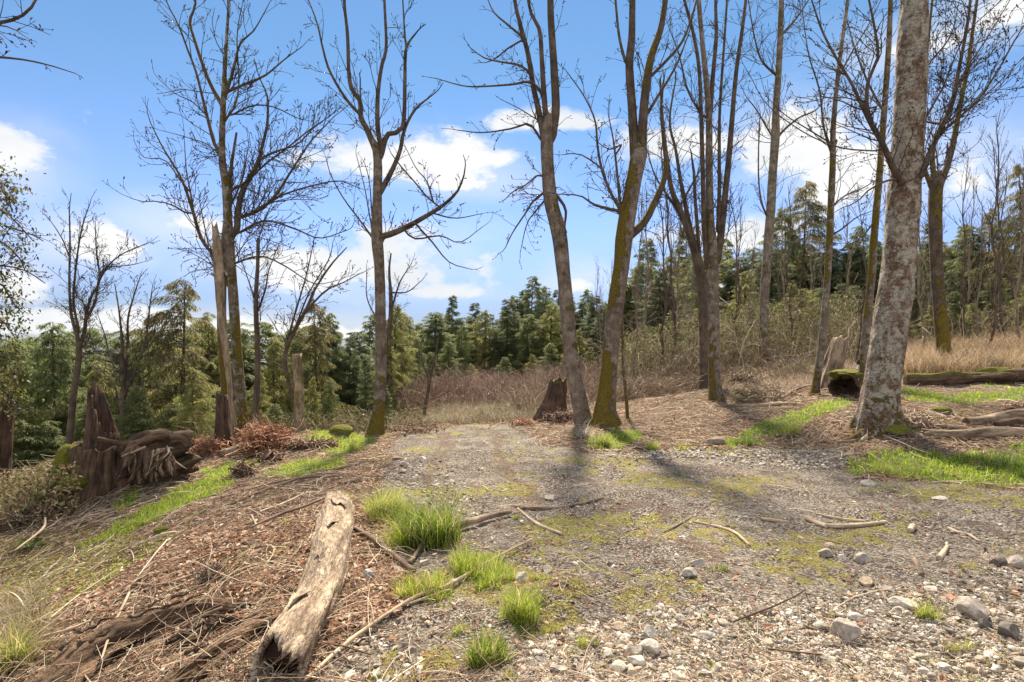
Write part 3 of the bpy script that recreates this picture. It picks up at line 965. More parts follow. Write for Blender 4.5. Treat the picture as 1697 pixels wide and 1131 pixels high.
bare_tree('bare_tree', 'mossy bare tree beside the tall split snag on the left, widest crown on that side', 'tree', 10.6,
    [(404, 736, 36), (402, 700, 31), (398, 650, 29), (391, 560, 28), (384, 450, 26), (379, 385, 26), (374, 310, 21), (368, 262, 19), (369, 200, 16), (371, 150, 14), (374, 90, 10), (377, 40, 8), (380, -20, 6), (382, -160, 3)],
    [(leanfan([(392, 380), (398, 330), (408, 305), (421, 283), (430, 262), (434, 245), (443, 205), (443, 160), (434, 138)], 15, 3), 0.3),
     (leanfan([(371, 262), (356, 240), (345, 200), (337, 168), (325, 120), (310, 80), (295, 40), (277, 5), (268, -40)], 9, 2), -0.5),
     (leanfan([(367, 173), (350, 142), (337, 110), (322, 65), (315, 35), (324, 5), (318, -40)], 10, 4), 0.4, 1.5),
     (leanfan([(375, 156), (388, 112), (398, 72), (420, 52), (443, 12)], 8, 2), -0.3),
     (leanfan([(378, 152), (410, 138), (440, 125), (470, 100), (500, 78)], 8, 2), 0.5, 4, 0.5),
     (leanfan([(380, 190), (388, 178), (396, 140), (393, 60), (402, 5)], 6, 2), 0.2),
     (leanfan([(394, 362), (430, 348), (458, 322), (485, 280), (515, 235), (555, 192)], 9, 2), -0.6, 5, 0.9),
     (leanfan([(386, 314), (410, 300), (440, 272), (475, 246), (515, 214), (548, 192)], 7, 2), 0.4, 5, 0.8),
     (leanfan([(432, 264), (460, 250), (492, 240), (520, 212), (550, 190)], 6, 2), 0.3, 5, 0.7),
     (leanfan([(430, 345), (465, 325), (510, 310), (560, 300), (590, 310)], 6, 2), -0.4, 5, 0.7),
     (leanfan([(398, 385), (440, 366), (490, 380), (530, 395), (575, 382)], 7, 2), 0.3, 4, 0.8),
     (leanfan([(386, 190), (420, 175), (455, 178), (490, 195), (510, 200)], 5, 1.5), 0.4, 4, 0.5),
     (leanfan([(380, 440), (430, 425), (470, 440), (520, 470), (560, 465)], 6, 1.5), -0.5, 4, 0.8),
     (leanfan([(378, 470), (356, 425), (334, 396), (318, 345), (300, 295), (270, 245), (250, 205)], 12, 2.5), 0.4, 3),
     (leanfan([(322, 360), (316, 320), (309, 285), (306, 240)], 6, 2), 0.2),
     (leanfan([(306, 352), (285, 340), (260, 334), (232, 334), (202, 322)], 5, 1.5), -0.3, 3, 0.6),
     (leanfan([(300, 300), (272, 265), (240, 262), (225, 240)], 4, 1.5), 0.2, 3, 0.5),
     (leanfan([(364, 258), (345, 240), (310, 228), (262, 215)], 4, 1.5), 0.2, 3, 0.5),
     (leanfan([(345, 195), (320, 170), (290, 155), (260, 128)], 4, 1.5), 0.2, 3, 0.5)],
    ws=0.70, seed=11, moss=(0.55, 0.55), mossdir=(0.9, -0.3, 0), trunk_twigs=16, twL=0.85, twN=2.6, tt0=0.55)

bare_tree('bare_tree', 'green mossy trunk standing close behind the pale split snag, left stem of the twin trees', 'tree', 10.9,
    [(384, 738, 34), (380, 690, 28), (373, 620, 25), (368, 560, 22), (368, 480, 20), (372, 400, 17), (380, 330, 13), (383, 280, 9), (392, 220, 5)],
    [(leanfan([(370, 470), (352, 430), (340, 380), (330, 330)], 6, 2), 0.3), (leanfan([(378, 350), (400, 300), (412, 240)], 6, 2), 0.3)],
    ws=0.80, seed=13, moss=(0.8, 0.85), mossdir=(0.8, -0.5, 0), trunk_twigs=6, twL=0.6)

# --- the straight tree left of the gravel drive
bare_tree('bare_tree', 'straight bare tree with mossy foot at the left edge of the gravel drive', 'tree', 11.5,
    [(622, 726, 44), (625, 700, 32), (629, 670, 27), (631, 630, 26), (631, 560, 25), (629, 450, 24), (625, 395, 26), (625, 330, 21), (626, 270, 20), (622, 240, 17), (618, 232, 12)],
    [(leanfan([(620, 242), (609, 216), (598, 195), (597, 168), (583, 148), (578, 118), (576, 60), (571, 10), (566, -60)], 13, 5), 0.3, 0.9, 0.8),
     (leanfan([(598, 192), (572, 162), (546, 117), (534, 76), (526, 40), (512, 2)], 8, 2.5), -0.4, 1.6, 0.7),
     (leanfan([(597, 168), (597, 130)], 4, 3), 0.1, 1, 0.3),
     (leanfan([(631, 242), (626, 212), (626, 160), (632, 112), (640, 78), (637, 0), (635, -100)], 11, 4), -0.4, 1.4, 0.8),
     (leanfan([(632, 256), (642, 224), (667, 211), (671, 132), (672, 84), (682, 64)], 12, 4), 0.4, 1.8, 0.7),
     (leanfan([(673, 84), (670, 45), (668, 10), (664, -60)], 5, 2.5), 0.2, 1.4, 0.6),
     (leanfan([(634, 312), (650, 282), (663, 250), (670, 216), (688, 182), (716, 158)], 12, 3), 0.3, 3, 0.6),
     (leanfan([(634, 393), (665, 381), (700, 362), (735, 340), (759, 316), (769, 290)], 14, 3), -0.8, 2.5, 0.6),
     (leanfan([(731, 346), (706, 325), (690, 305), (672, 285), (658, 268)], 4, 3), 0.2, 2, 0.5, 11.0),
     (leanfan([(688, 371), (715, 400), (745, 435), (783, 447)], 5, 1.5), 0.3, 0.8, 0.4, 11.1),
     (leanfan([(668, 380), (688, 396), (730, 391), (762, 402), (800, 376)], 5, 1.5), -0.3, 2.5, 0.5, 11.3),
     (leanfan([(718, 354), (755, 362), (800, 354)], 4, 1.5), 0.2, 3, 0.5, 11.0),
     (leanfan([(716, 330), (707, 300), (690, 280), (670, 240)], 4, 1.5), 0.2, 2, 0.4, 11.0),
     (leanfan([(618, 396), (603, 374), (570, 330), (548, 290), (540, 260)], 5, 1.5), -0.3, 1.5, 0.5),
     (leanfan([(619, 392), (612, 355), (604, 310), (590, 255)], 4, 1.5), 0.2, 1.2, 0.4),
     (leanfan([(619, 390), (616, 350), (612, 300), (604, 270)], 4, 1.5), -0.1, 1.2, 0.4)],
    ws=0.80, seed=21, mat=M_brown, moss=(1.0, 0.25), mossdir=(0.8, -0.4, 0), flare=0.25, twL=0.7, rough=0.07, sides=36, fine=0.005)

# --- leaning pair right of the drive
bare_tree('bare_tree', 'smooth brown tree leaning left beside the drive, left one of the leaning pair', 'tree', 11.3,
    [(970, 710, 46), (965, 690, 38), (957, 650, 35), (948, 600, 33), (940, 520, 32), (933, 440, 32), (926, 385, 34), (913, 335, 32), (908, 280, 28), (906, 240, 29), (908, 205, 26), (912, 190, 20)],
    [(leanfan([(900, 222), (893, 185), (884, 145), (875, 90), (862, 40), (853, 0), (845, -80)], 13, 6), 0.3, 1.2, 0.7),
     (leanfan([(915, 225), (921, 180), (918, 110), (914, 50), (912, 0), (909, -120)], 18, 11), -0.2, 1.0, 0.7),
     (leanfan([(905, 200), (901, 150), (898, 100), (894, 50), (880, 22), (872, -20)], 12, 5), -0.4, 1.2, 0.7),
     (leanfan([(897, 155), (880, 136), (850, 140), (810, 143), (770, 143), (722, 130)], 7, 2), -0.5, 2, 0.5),
     (leanfan([(878, 122), (860, 108), (830, 103), (802, 96), (780, 80)], 6, 2), -0.2, 3, 0.5),
     (leanfan([(866, 68), (845, 78), (820, 98), (805, 104)], 5, 2), 0.3, 2, 0.5),
     (leanfan([(864, 60), (840, 40), (818, 20), (805, -10)], 6, 2), 0.3, 2, 0.5),
     (leanfan([(897, 232), (877, 206), (850, 213), (800, 220), (758, 216)], 6, 2), -0.3, 3, 0.5),
     (leanfan([(889, 198), (860, 180), (830, 165)], 3, 1.5), 0.3, 2, 0.4),
     (leanfan([(903, 294), (888, 292), (876, 304), (850, 318), (838, 330)], 5, 2), -0.3, 3, 0.6),
     (leanfan([(903, 320), (885, 332), (872, 352), (850, 385), (838, 410)], 6, 2), -0.5, 3, 0.7),
     (leanfan([(904, 332), (888, 350), (873, 372), (862, 420)], 5, 1.5), 0.3, 3, 0.6),
     (leanfan([(921, 324), (933, 338), (938, 352), (936, 372)], 8, 5), 0.1, 1, 0.3)],
    ws=0.80, seed=31, mat=M_brown, moss=(0.15, 0.35), mossdir=(0.9, -0.2, 0), flare=0.25, twL=0.6, rough=0.07, sides=36, fine=0.005, droop=0.3, dens=3.0)

bare_tree('bare_tree', 'tree with bright moss down its left side, right one of the leaning pair', 'tree', 11.0,
    [(1004, 704, 58), (1003, 680, 45), (1006, 650, 39), (1010, 600, 35), (1018, 520, 34), (1030, 440, 36), (1035, 385, 37), (1045, 330, 34), (1053, 285, 33), (1058, 258, 34), (1060, 240, 22)],
    [(leanfan([(1052, 262), (1048, 185), (1043, 110), (1047, 60), (1048, 0), (1048, -120)], 20, 10), 0.2, 1, 0.7),
     (leanfan([(1063, 262), (1065, 205), (1072, 135), (1080, 92), (1095, 48), (1103, 0), (1118, -90)], 21, 8), -0.4, 1.2, 0.8),
     (leanfan([(1043, 392), (1068, 368), (1085, 335), (1100, 300), (1104, 270), (1100, 235), (1096, 180), (1099, 140)], 17, 4), 0.4, 2.2, 0.7),
     (leanfan([(1075, 130), (1105, 100), (1130, 70), (1146, 30), (1160, -20)], 8, 4), 0.3, 1.8, 0.7),
     (leanfan([(1072, 190), (1090, 160), (1120, 110), (1140, 60)], 8, 3), -0.3, 2, 0.6),
     (leanfan([(1044, 112), (1036, 100), (1026, 60), (1020, 0), (1015, -60)], 8, 4), 0.3, 1, 0.6),
     (leanfan([(1026, 352), (1005, 345), (985, 340), (962, 325), (925, 322)], 8, 2), -0.6, 2.5, 0.5),
     (leanfan([(1026, 345), (1010, 315), (997, 280), (990, 240), (986, 200), (968, 160), (940, 120)], 8, 2), 0.4, 3, 0.7),
     (leanfan([(1028, 342), (1022, 280), (1016, 230), (1008, 190)], 7, 2), -0.2, 3, 0.6),
     (leanfan([(1000, 285), (985, 270), (958, 255), (932, 257)], 5, 1.5), 0.2, 3, 0.5),
     (leanfan([(1030, 240), (1010, 248), (985, 232)], 4, 1.5), 0.2, 2, 0.4)],
    ws=0.84, seed=33, mat=M_brown, moss=(0.75, 0.75), mossdir=(-0.95, -0.15, 0), flare=0.35, twL=0.7, rough=0.08, sides=36, fine=0.006, droop=0.5, dens=3.2)

bare_tree('sapling', 'thin mossy sapling stem standing just right of the leaning pair', 'sapling', 11.6,
    [(1040, 694, 7), (1038, 660, 7), (1033, 600, 7), (1032, 550, 6), (1030, 500, 5), (1034, 440, 3)],
    [(leanfan([(1032, 560), (1048, 530), (1060, 480)], 4, 1.5), 0.2, 3, 0.4)], seed=35, moss=(0.5, 0.7), trunk_twigs=8, twL=0.4, flare=0.1, sides=8)

# --- clump of stems on the brown bank
bare_tree('bare_tree', 'multi-stemmed mottled tree on the leaf-covered bank, four upright stems rising from one trunk', 'tree', 12.7,
    [(1191, 674, 46), (1187, 655, 34), (1184, 620, 29), (1183, 540, 28), (1181, 460, 28), (1180, 420, 29), (1177, 370, 22), (1176, 330, 19), (1175, 270, 18), (1175, 200, 16), (1170, 130, 14), (1163, 60, 12), (1158, 0, 11), (1154, -100, 7)],
    [(leanfan([(1189, 430), (1196, 380), (1201, 330), (1208, 260), (1213, 200), (1220, 120), (1230, 50), (1236, 0), (1243, -80)], 17, 5), 0.2, 2),
     (leanfan([(1172, 440), (1167, 380), (1165, 300), (1162, 200), (1159, 120), (1150, 60), (1134, 0), (1120, -60)], 12, 5), -0.4, 2),
     (leanfan([(1190, 380), (1192, 320), (1192, 260), (1193, 180), (1201, 60), (1206, -20)], 10, 4), 0.4, 2),
     (leanfan([(1176, 200), (1182, 120), (1187, 60), (1186, 0), (1188, -80)], 11, 5), 0.3, 2),
     (leanfan([(1162, 190), (1140, 150), (1125, 90), (1110, 50)], 6, 2), 0.2, 2.5)],
    ws=0.74, seed=41, mat=M_alder, moss=(0.4, 0.35), mossdir=(-0.9, -0.2, 0), trunk_twigs=20, twL=0.9, maxlev=2, dens=3.2, tt0=0.35)

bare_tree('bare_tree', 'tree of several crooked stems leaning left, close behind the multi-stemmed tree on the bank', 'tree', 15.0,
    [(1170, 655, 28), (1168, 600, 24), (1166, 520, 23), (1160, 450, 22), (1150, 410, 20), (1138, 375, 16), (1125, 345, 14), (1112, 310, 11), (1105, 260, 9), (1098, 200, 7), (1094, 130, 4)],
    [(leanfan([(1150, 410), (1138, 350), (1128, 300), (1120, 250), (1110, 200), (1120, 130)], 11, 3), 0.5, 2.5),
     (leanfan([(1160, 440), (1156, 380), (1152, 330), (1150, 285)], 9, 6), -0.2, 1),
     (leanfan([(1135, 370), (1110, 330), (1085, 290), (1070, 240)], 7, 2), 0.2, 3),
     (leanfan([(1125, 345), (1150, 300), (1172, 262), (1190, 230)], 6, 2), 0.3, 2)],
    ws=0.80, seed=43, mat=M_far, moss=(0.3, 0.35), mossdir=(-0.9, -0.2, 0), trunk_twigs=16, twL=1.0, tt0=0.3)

bare_tree('bare_tree', 'slim upright tree on the grassy hump, one pale limb off to the right', 'tree', 18.0,
    [(1265, 616, 26), (1265, 590, 21), (1265, 540, 20), (1268, 480, 20), (1272, 420, 20), (1277, 350, 20), (1281, 280, 18), (1285, 225, 19), (1286, 180, 15), (1290, 120, 14), (1293, 60, 13), (1295, 0, 11), (1298, -120, 7)],
    [(leanfan([(1287, 230), (1300, 215), (1325, 195), (1354, 181), (1370, 150)], 7, 2), 0.3, 1.5, 0.9),
     (leanfan([(1274, 365), (1262, 335), (1257, 290), (1258, 215), (1260, 190)], 5, 2), 0.2, 2, 0.7),
     (leanfan([(1286, 125), (1262, 100), (1250, 60), (1240, 0)], 6, 2), -0.4, 3),
     (leanfan([(1293, 60), (1320, 30), (1340, 0)], 6, 3), 0.4, 3),
     (leanfan([(1287, 240), (1270, 210), (1252, 180), (1240, 165)], 5, 2), 0.2, 2)],
    ws=0.87, seed=51, mat=M_alder, moss=(0.4, 0.45), mossdir=(-0.9, -0.2, 0), trunk_twigs=24, twL=1.2, tt0=0.35, dens=2.6)

bare_tree('bare_tree', 'slender wavy tree left of the leaning broken stump, bark dark and mossy', 'tree', 11.8,
    [(1349, 664, 24), (1352, 640, 18), (1358, 600, 17), (1364, 550, 17), (1370, 480, 15), (1374, 410, 16), (1377, 340, 15), (1380, 270, 14), (1381, 210, 12), (1386, 150, 10), (1394, 80, 9), (1403, 15, 8), (1412, -80, 6)],
    [(leanfan([(1376, 345), (1400, 325), (1430, 312), (1450, 300)], 5, 2), 0.3, 2.5),
     (leanfan([(1377, 390), (1395, 380), (1420, 360), (1440, 352)], 5, 2), -0.3, 2),
     (leanfan([(1378, 255), (1365, 210), (1358, 150), (1340, 90), (1330, 20)], 6, 2), 0.4, 2.5),
     (leanfan([(1380, 240), (1340, 215), (1300, 190), (1270, 160)], 4, 1.5), 0.3, 1.5),
     (leanfan([(1389, 130), (1410, 90), (1440, 40), (1460, 0)], 5, 2), 0.3, 2)],
    ws=0.87, seed=53, mat=M_alder, moss=(0.3, 0.5), mossdir=(-0.9, -0.2, 0), trunk_twigs=22, twL=0.9, tt0=0.3, dens=2.8)

bare_tree('bare_tree', 'dark trunk with thick yellow moss showing just left behind the big pale mottled trunk', 'tree', 13.0,
    [(1424, 640, 20), (1430, 600, 19), (1438, 520, 18), (1445, 450, 17), (1448, 400, 17), (1454, 330, 16), (1460, 260, 15), (1464, 200, 14), (1470, 120, 13), (1474, 50, 12), (1478, -60, 9)],
    [(leanfan([(1448, 370), (1425, 395), (1400, 410), (1380, 425)], 5, 2), -0.3, 2),
     (leanfan([(1466, 190), (1440, 140), (1420, 90), (1405, 40)], 6, 2), 0.3, 3)],
    ws=0.87, seed=55, mat=M_alder, moss=(0.5, 0.95), mossdir=(-0.95, -0.1, 0), trunk_twigs=14, twL=0.9)

# --- the big pale trunk
big = bare_tree('big_tree', 'largest trunk in view, thick pale mottled bark and mossy root flare, on the right', 'tree', 8.7,
    [(1457, 712, 92), (1456, 690, 82), (1459, 660, 73), (1466, 610, 72), (1474, 560, 71), (1481, 510, 71), (1488, 450, 71), (1493, 390, 69), (1498, 330, 69), (1503, 270, 67), (1507, 200, 66), (1510, 130, 63), (1512, 60, 60), (1514, 0, 56), (1517, -180, 46)],
    [(leanfan([(1490, 298), (1478, 275), (1468, 250), (1460, 232), (1444, 205), (1436, 170), (1440, 130), (1455, 95), (1450, 50), (1440, 0)], 14, 4), -0.5, 3, 0.9, 8.45),
     (leanfan([(1463, 240), (1447, 214), (1430, 180), (1412, 140), (1385, 95), (1362, 50), (1345, 0)], 9, 3), 0.4, 3, 0.8, 8.3),
     (leanfan([(1452, 250), (1410, 248), (1370, 238), (1320, 212), (1270, 172), (1240, 120)], 4, 1.5), 0.3, 1.5, 0.6, 8.3),
     (leanfan([(1452, 178), (1425, 182), (1395, 168), (1360, 160)], 5, 2), 0.3, 2, 0.6, 8.3),
     (leanfan([(1526, 292), (1538, 262), (1549, 235), (1562, 205), (1578, 172), (1586, 130), (1596, 80), (1606, 20), (1612, -60)], 14, 5), 0.3, 3, 0.9, 8.5),
     (leanfan([(1552, 225), (1590, 195), (1625, 160), (1655, 115), (1680, 70), (1705, 30)], 8, 3), -0.5, 3, 0.8, 8.6),
     (leanfan([(1548, 240), (1572, 210), (1620, 170), (1662, 130), (1720, 70)], 6, 2), 0.4, 3, 0.8, 8.5),
     (leanfan([(1582, 150), (1604, 110), (1625, 80), (1650, 40), (1680, -10)], 6, 2), 0.3, 3, 0.8, 8.6),
     (leanfan([(1470, 300), (1440, 315), (1420, 335), (1395, 345)], 5, 2), 0.2, 2, 0.5, 8.4),
     (leanfan([(1530, 200), (1560, 150), (1600, 60), (1660, 0)], 5, 2), 0.4, 3, 0.9, 8.9),
     (leanfan([(1535, 110), (1575, 60), (1590, 0)], 5, 2), 0.4, 3, 0.9, 8.9)],
    ws=0.93, seed=61, mat=M_big, moss=(0.5, 0.05), mossdir=(-0.8, -0.4, 0), flare=0.32, sides=96, rough=0.06, fine=0.022, hires=True, twL=0.9, maxlev=2, dens=4.4, flute=0.05)

_bx, _by, _bz = big['_o']
for k_, (a_, L_, w_) in enumerate([(-170, 0.75, 0.09), (-135, 0.6, 0.10), (-95, 0.55, 0.09), (-55, 0.6, 0.08), (-20, 0.8, 0.08), (165, 0.5, 0.08)]):
    a_ = R(a_); tt_ = np.linspace(0.25, 1, 9); xs_ = _bx + np.cos(a_ + 0.25 * np.sin(tt_ * 4 + k_)) * L_ * tt_; ys_ = _by + np.sin(a_ + 0.25 * np.sin(tt_ * 4 + k_)) * L_ * tt_
    P_ = np.stack([xs_, ys_, H(xs_, ys_) + 0.20 * (1 - tt_) ** 1.6 - 0.02], 1)
    m_ = MB(); trunk_mesh(m_, P_, w_ * (1.15 - 0.85 * tt_), 12, 700 + k_, 0.12, 0, (0, 0, 1), (0, 0.75), 0.008); m_.build('root', M_big, big)
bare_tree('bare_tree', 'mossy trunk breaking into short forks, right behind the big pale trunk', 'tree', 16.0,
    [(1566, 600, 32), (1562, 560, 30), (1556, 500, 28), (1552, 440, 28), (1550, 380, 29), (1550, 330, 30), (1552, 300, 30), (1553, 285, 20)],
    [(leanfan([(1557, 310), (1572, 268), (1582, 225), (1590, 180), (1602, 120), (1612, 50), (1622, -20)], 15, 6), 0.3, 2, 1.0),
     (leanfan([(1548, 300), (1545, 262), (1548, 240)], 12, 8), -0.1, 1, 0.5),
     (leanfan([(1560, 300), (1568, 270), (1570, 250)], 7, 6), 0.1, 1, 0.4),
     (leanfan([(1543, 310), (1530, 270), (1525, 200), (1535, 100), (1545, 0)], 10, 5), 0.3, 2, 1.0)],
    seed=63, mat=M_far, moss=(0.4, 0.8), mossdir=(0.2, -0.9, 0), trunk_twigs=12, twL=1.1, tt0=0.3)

# --- left slope
bare_tree('bare_tree', 'bare tree forking low in a V, leftmost dark bare tree on the left slope', 'tree', 14.5,
    [(114, 745, 17), (118, 700, 16), (124, 640, 14), (130, 600, 14), (131, 575, 13), (127, 555, 9), (118, 520, 7), (115, 470, 5.5), (116, 400, 4), (115, 350, 2.5), (118, 320, 1.5)],
    [(leanfan([(131, 580), (140, 550), (143, 520), (152, 490), (165, 465), (160, 420), (158, 380)], 9, 2), 0.4, 5, 0.7),
     (leanfan([(143, 530), (158, 500), (163, 470), (180, 440), (205, 420), (240, 405)], 7, 2), -0.3, 6, 0.7),
     (leanfan([(130, 545), (122, 500), (125, 450), (130, 410), (138, 370), (150, 335)], 7, 2), 0.3, 5, 0.6),
     (leanfan([(140, 505), (128, 490), (123, 470)], 4, 1.5), 0.1, 4, 0.4),
     (leanfan([(116, 430), (105, 400), (90, 375), (78, 360)], 4, 1.5), 0.2, 4, 0.5),
     (leanfan([(163, 465), (175, 445), (215, 440), (235, 435)], 4, 1.5), 0.2, 5, 0.5),
     (leanfan([(136, 590), (160, 582), (190, 583)], 4, 1.5), 0.2, 3, 0.5)],
    seed=71, mat=M_far, moss=(0.35, 0.3), trunk_twigs=14, twL=0.7, dens=4.5, tt0=0.4, flare=0.2)

bare_tree('bare_tree', 'crooked bare tree of three thin stems on the left slope, behind the jagged old stump', 'tree', 16.0,
    [(203, 745, 13), (204, 700, 12), (205, 640, 11), (203, 590, 8), (200, 540, 5), (195, 500, 3), (190, 470, 2)],
    [(leanfan([(205, 640), (212, 580), (212, 530), (222, 490), (232, 460)], 8, 2), 0.4, 6, 0.6),
     (leanfan([(205, 660), (222, 620), (240, 570), (248, 510), (252, 480)], 8, 2), -0.3, 6, 0.6),
     (leanfan([(203, 620), (185, 600), (175, 560), (165, 530)], 6, 2), 0.3, 4, 0.6),
     (leanfan([(204, 700), (190, 640), (160, 610), (140, 600)], 5, 2), 0.3, 3, 0.6)],
    seed=73, mat=M_far, moss=(0.35, 0.3), trunk_twigs=12, twL=0.8, dens=4.5, flare=0.2)

bare_tree('bare_tree', 'thin bare trunk rising among the conifers just right of the twin mossy tree', 'tree', 13.8,
    [(421, 735, 14), (423, 680, 13), (427, 620, 12), (426, 560, 11), (424, 500, 10), (427, 440, 8), (428, 395, 7)],
    [(leanfan([(426, 520), (440, 480), (445, 450), (460, 410)], 5, 1.5), 0.3, 4, 0.6), (leanfan([(424, 500), (410, 460), (400, 430)], 4, 1.5), 0.3, 3, 0.6),
     (leanfan([(428, 400), (440, 360), (455, 330)], 3, 1.5), 0.3, 3, 0.5)],
    seed=75, mat=M_far, moss=(0.3, 0.3), trunk_twigs=12, twL=0.8, flare=0.2)

bare_tree('bare_tree', 'small bare tree with branches sweeping up to the right, beside the cut mossy post trunk', 'tree', 12.3,
    [(494, 718, 11), (488, 670, 11), (478, 630, 10), (472, 605, 11), (476, 575, 9), (490, 545, 8), (508, 512, 7), (522, 480, 5), (548, 440, 4), (575, 410, 2)],
    [(leanfan([(475, 580), (482, 545), (495, 500), (508, 455), (520, 400)], 6, 2), 0.3, 3, 0.6),
     (leanfan([(505, 518), (540, 482), (570, 468), (600, 452)], 5, 1.5), -0.3, 3, 0.6),
     (leanfan([(484, 560), (498, 520), (515, 480), (545, 430), (552, 400)], 5, 1.5), 0.3, 3, 0.6),
     (leanfan([(472, 610), (450, 600), (430, 610)], 3, 1.5), 0.2, 2, 0.4)],
    seed=77, mat=M_far, moss=(0.2, 0.3), trunk_twigs=5, twL=0.6, flare=0.2, sides=10)

bare_tree('bare_tree', 'narrow bare tree partly hidden behind the straight tree by the drive', 'tree', 19.0,
    [(645, 690, 12), (645, 620, 11), (645, 560, 9), (648, 500, 8), (645, 450, 5), (648, 420, 3)],
    [(leanfan([(647, 520), (662, 470), (680, 440)], 5, 1.5), 0.3, 3, 0.8), (leanfan([(646, 485), (675, 484), (700, 464)], 4, 1.5), 0.3, 3, 0.5), (leanfan([(645, 560), (610, 500), (608, 450)], 4, 1.5), 0.3, 3, 0.6)],
    seed=79, mat=M_far, moss=(0.2, 0.2), trunk_twigs=8, twL=0.7, flare=0.1, sides=8)

bare_tree('sapling', 'spindly leaning sapling at the far end of the drive, left of the brown scrub', 'sapling', 17.0,
    [(702, 690, 8), (708, 655, 7), (714, 620, 6), (722, 590, 4), (726, 560, 3)],
    [(leanfan([(712, 630), (700, 600), (698, 570)], 4, 1.5), 0.3, 3, 0.6)],
    seed=81, mat=M_far, moss=(0.2, 0.2), trunk_twigs=10, twL=0.7, flare=0.1, sides=8)

# tree just outside the frame on the left whose limbs reach in
bare_tree('bare_tree', 'tree outside the left edge whose bare drooping twigs reach into the top left corner', 'tree', 7.2,
    [(-190, 1010, 40), (-185, 700, 34), (-175, 300, 28), (-170, 0, 24), (-165, -250, 14)],
    [(leanfan([(-176, 120), (-110, 95), (-50, 45), (0, 38), (30, 30), (50, 15), (62, -5)], 12, 5), 0.2, 3, 0.5),
     (leanfan([(-176, 140), (-100, 105), (-30, 95), (30, 98), (80, 108), (125, 122)], 9, 2), -0.2, 0.8, 0.22),
     (leanfan([(-40, 44), (0, 42), (25, 50), (40, 60)], 5, 2), -0.2, 5, 0.4)],
    seed=83, mat=M_far, moss=(0.2, 0.2), flare=0.2, droop=0.9, up=0.0)

# ------------------------------------------------------------------ conifers
NEED = np.array([(0, 0, 0), (0.35, 0.16, -0.04), (1, 0, -0.22), (0.35, -0.16, -0.04)], float)   # a drooping spray
NEED_F = np.array([(0, 1, 2, 3)])

def spray_batch(mb, pos, dirs, size, tint, width=1.0):
    n = len(pos)
    d = norm(dirs)
    s = norm(np.cross(d, np.array([0, 0, 1.0]) + rng.normal(0, 0.35, (n, 3))))
    u = np.cross(s, d)
    V = pos[:, None] + size[:, None, None] * (NEED[None, :, 0:1] * d[:, None] + NEED[None, :, 1:2] * s[:, None] * width + NEED[None, :, 2:3] * np.array([0, 0, 1.0]) + NEED[None, :, 2:3] * 0.3 * u[:, None])
    Fc = (NEED_F[None] + (np.arange(n) * 4)[:, None, None]).reshape(-1, 4)
    mb.add(V.reshape(-1, 3), Fc, None, tint=np.repeat(tint, 4, 0))

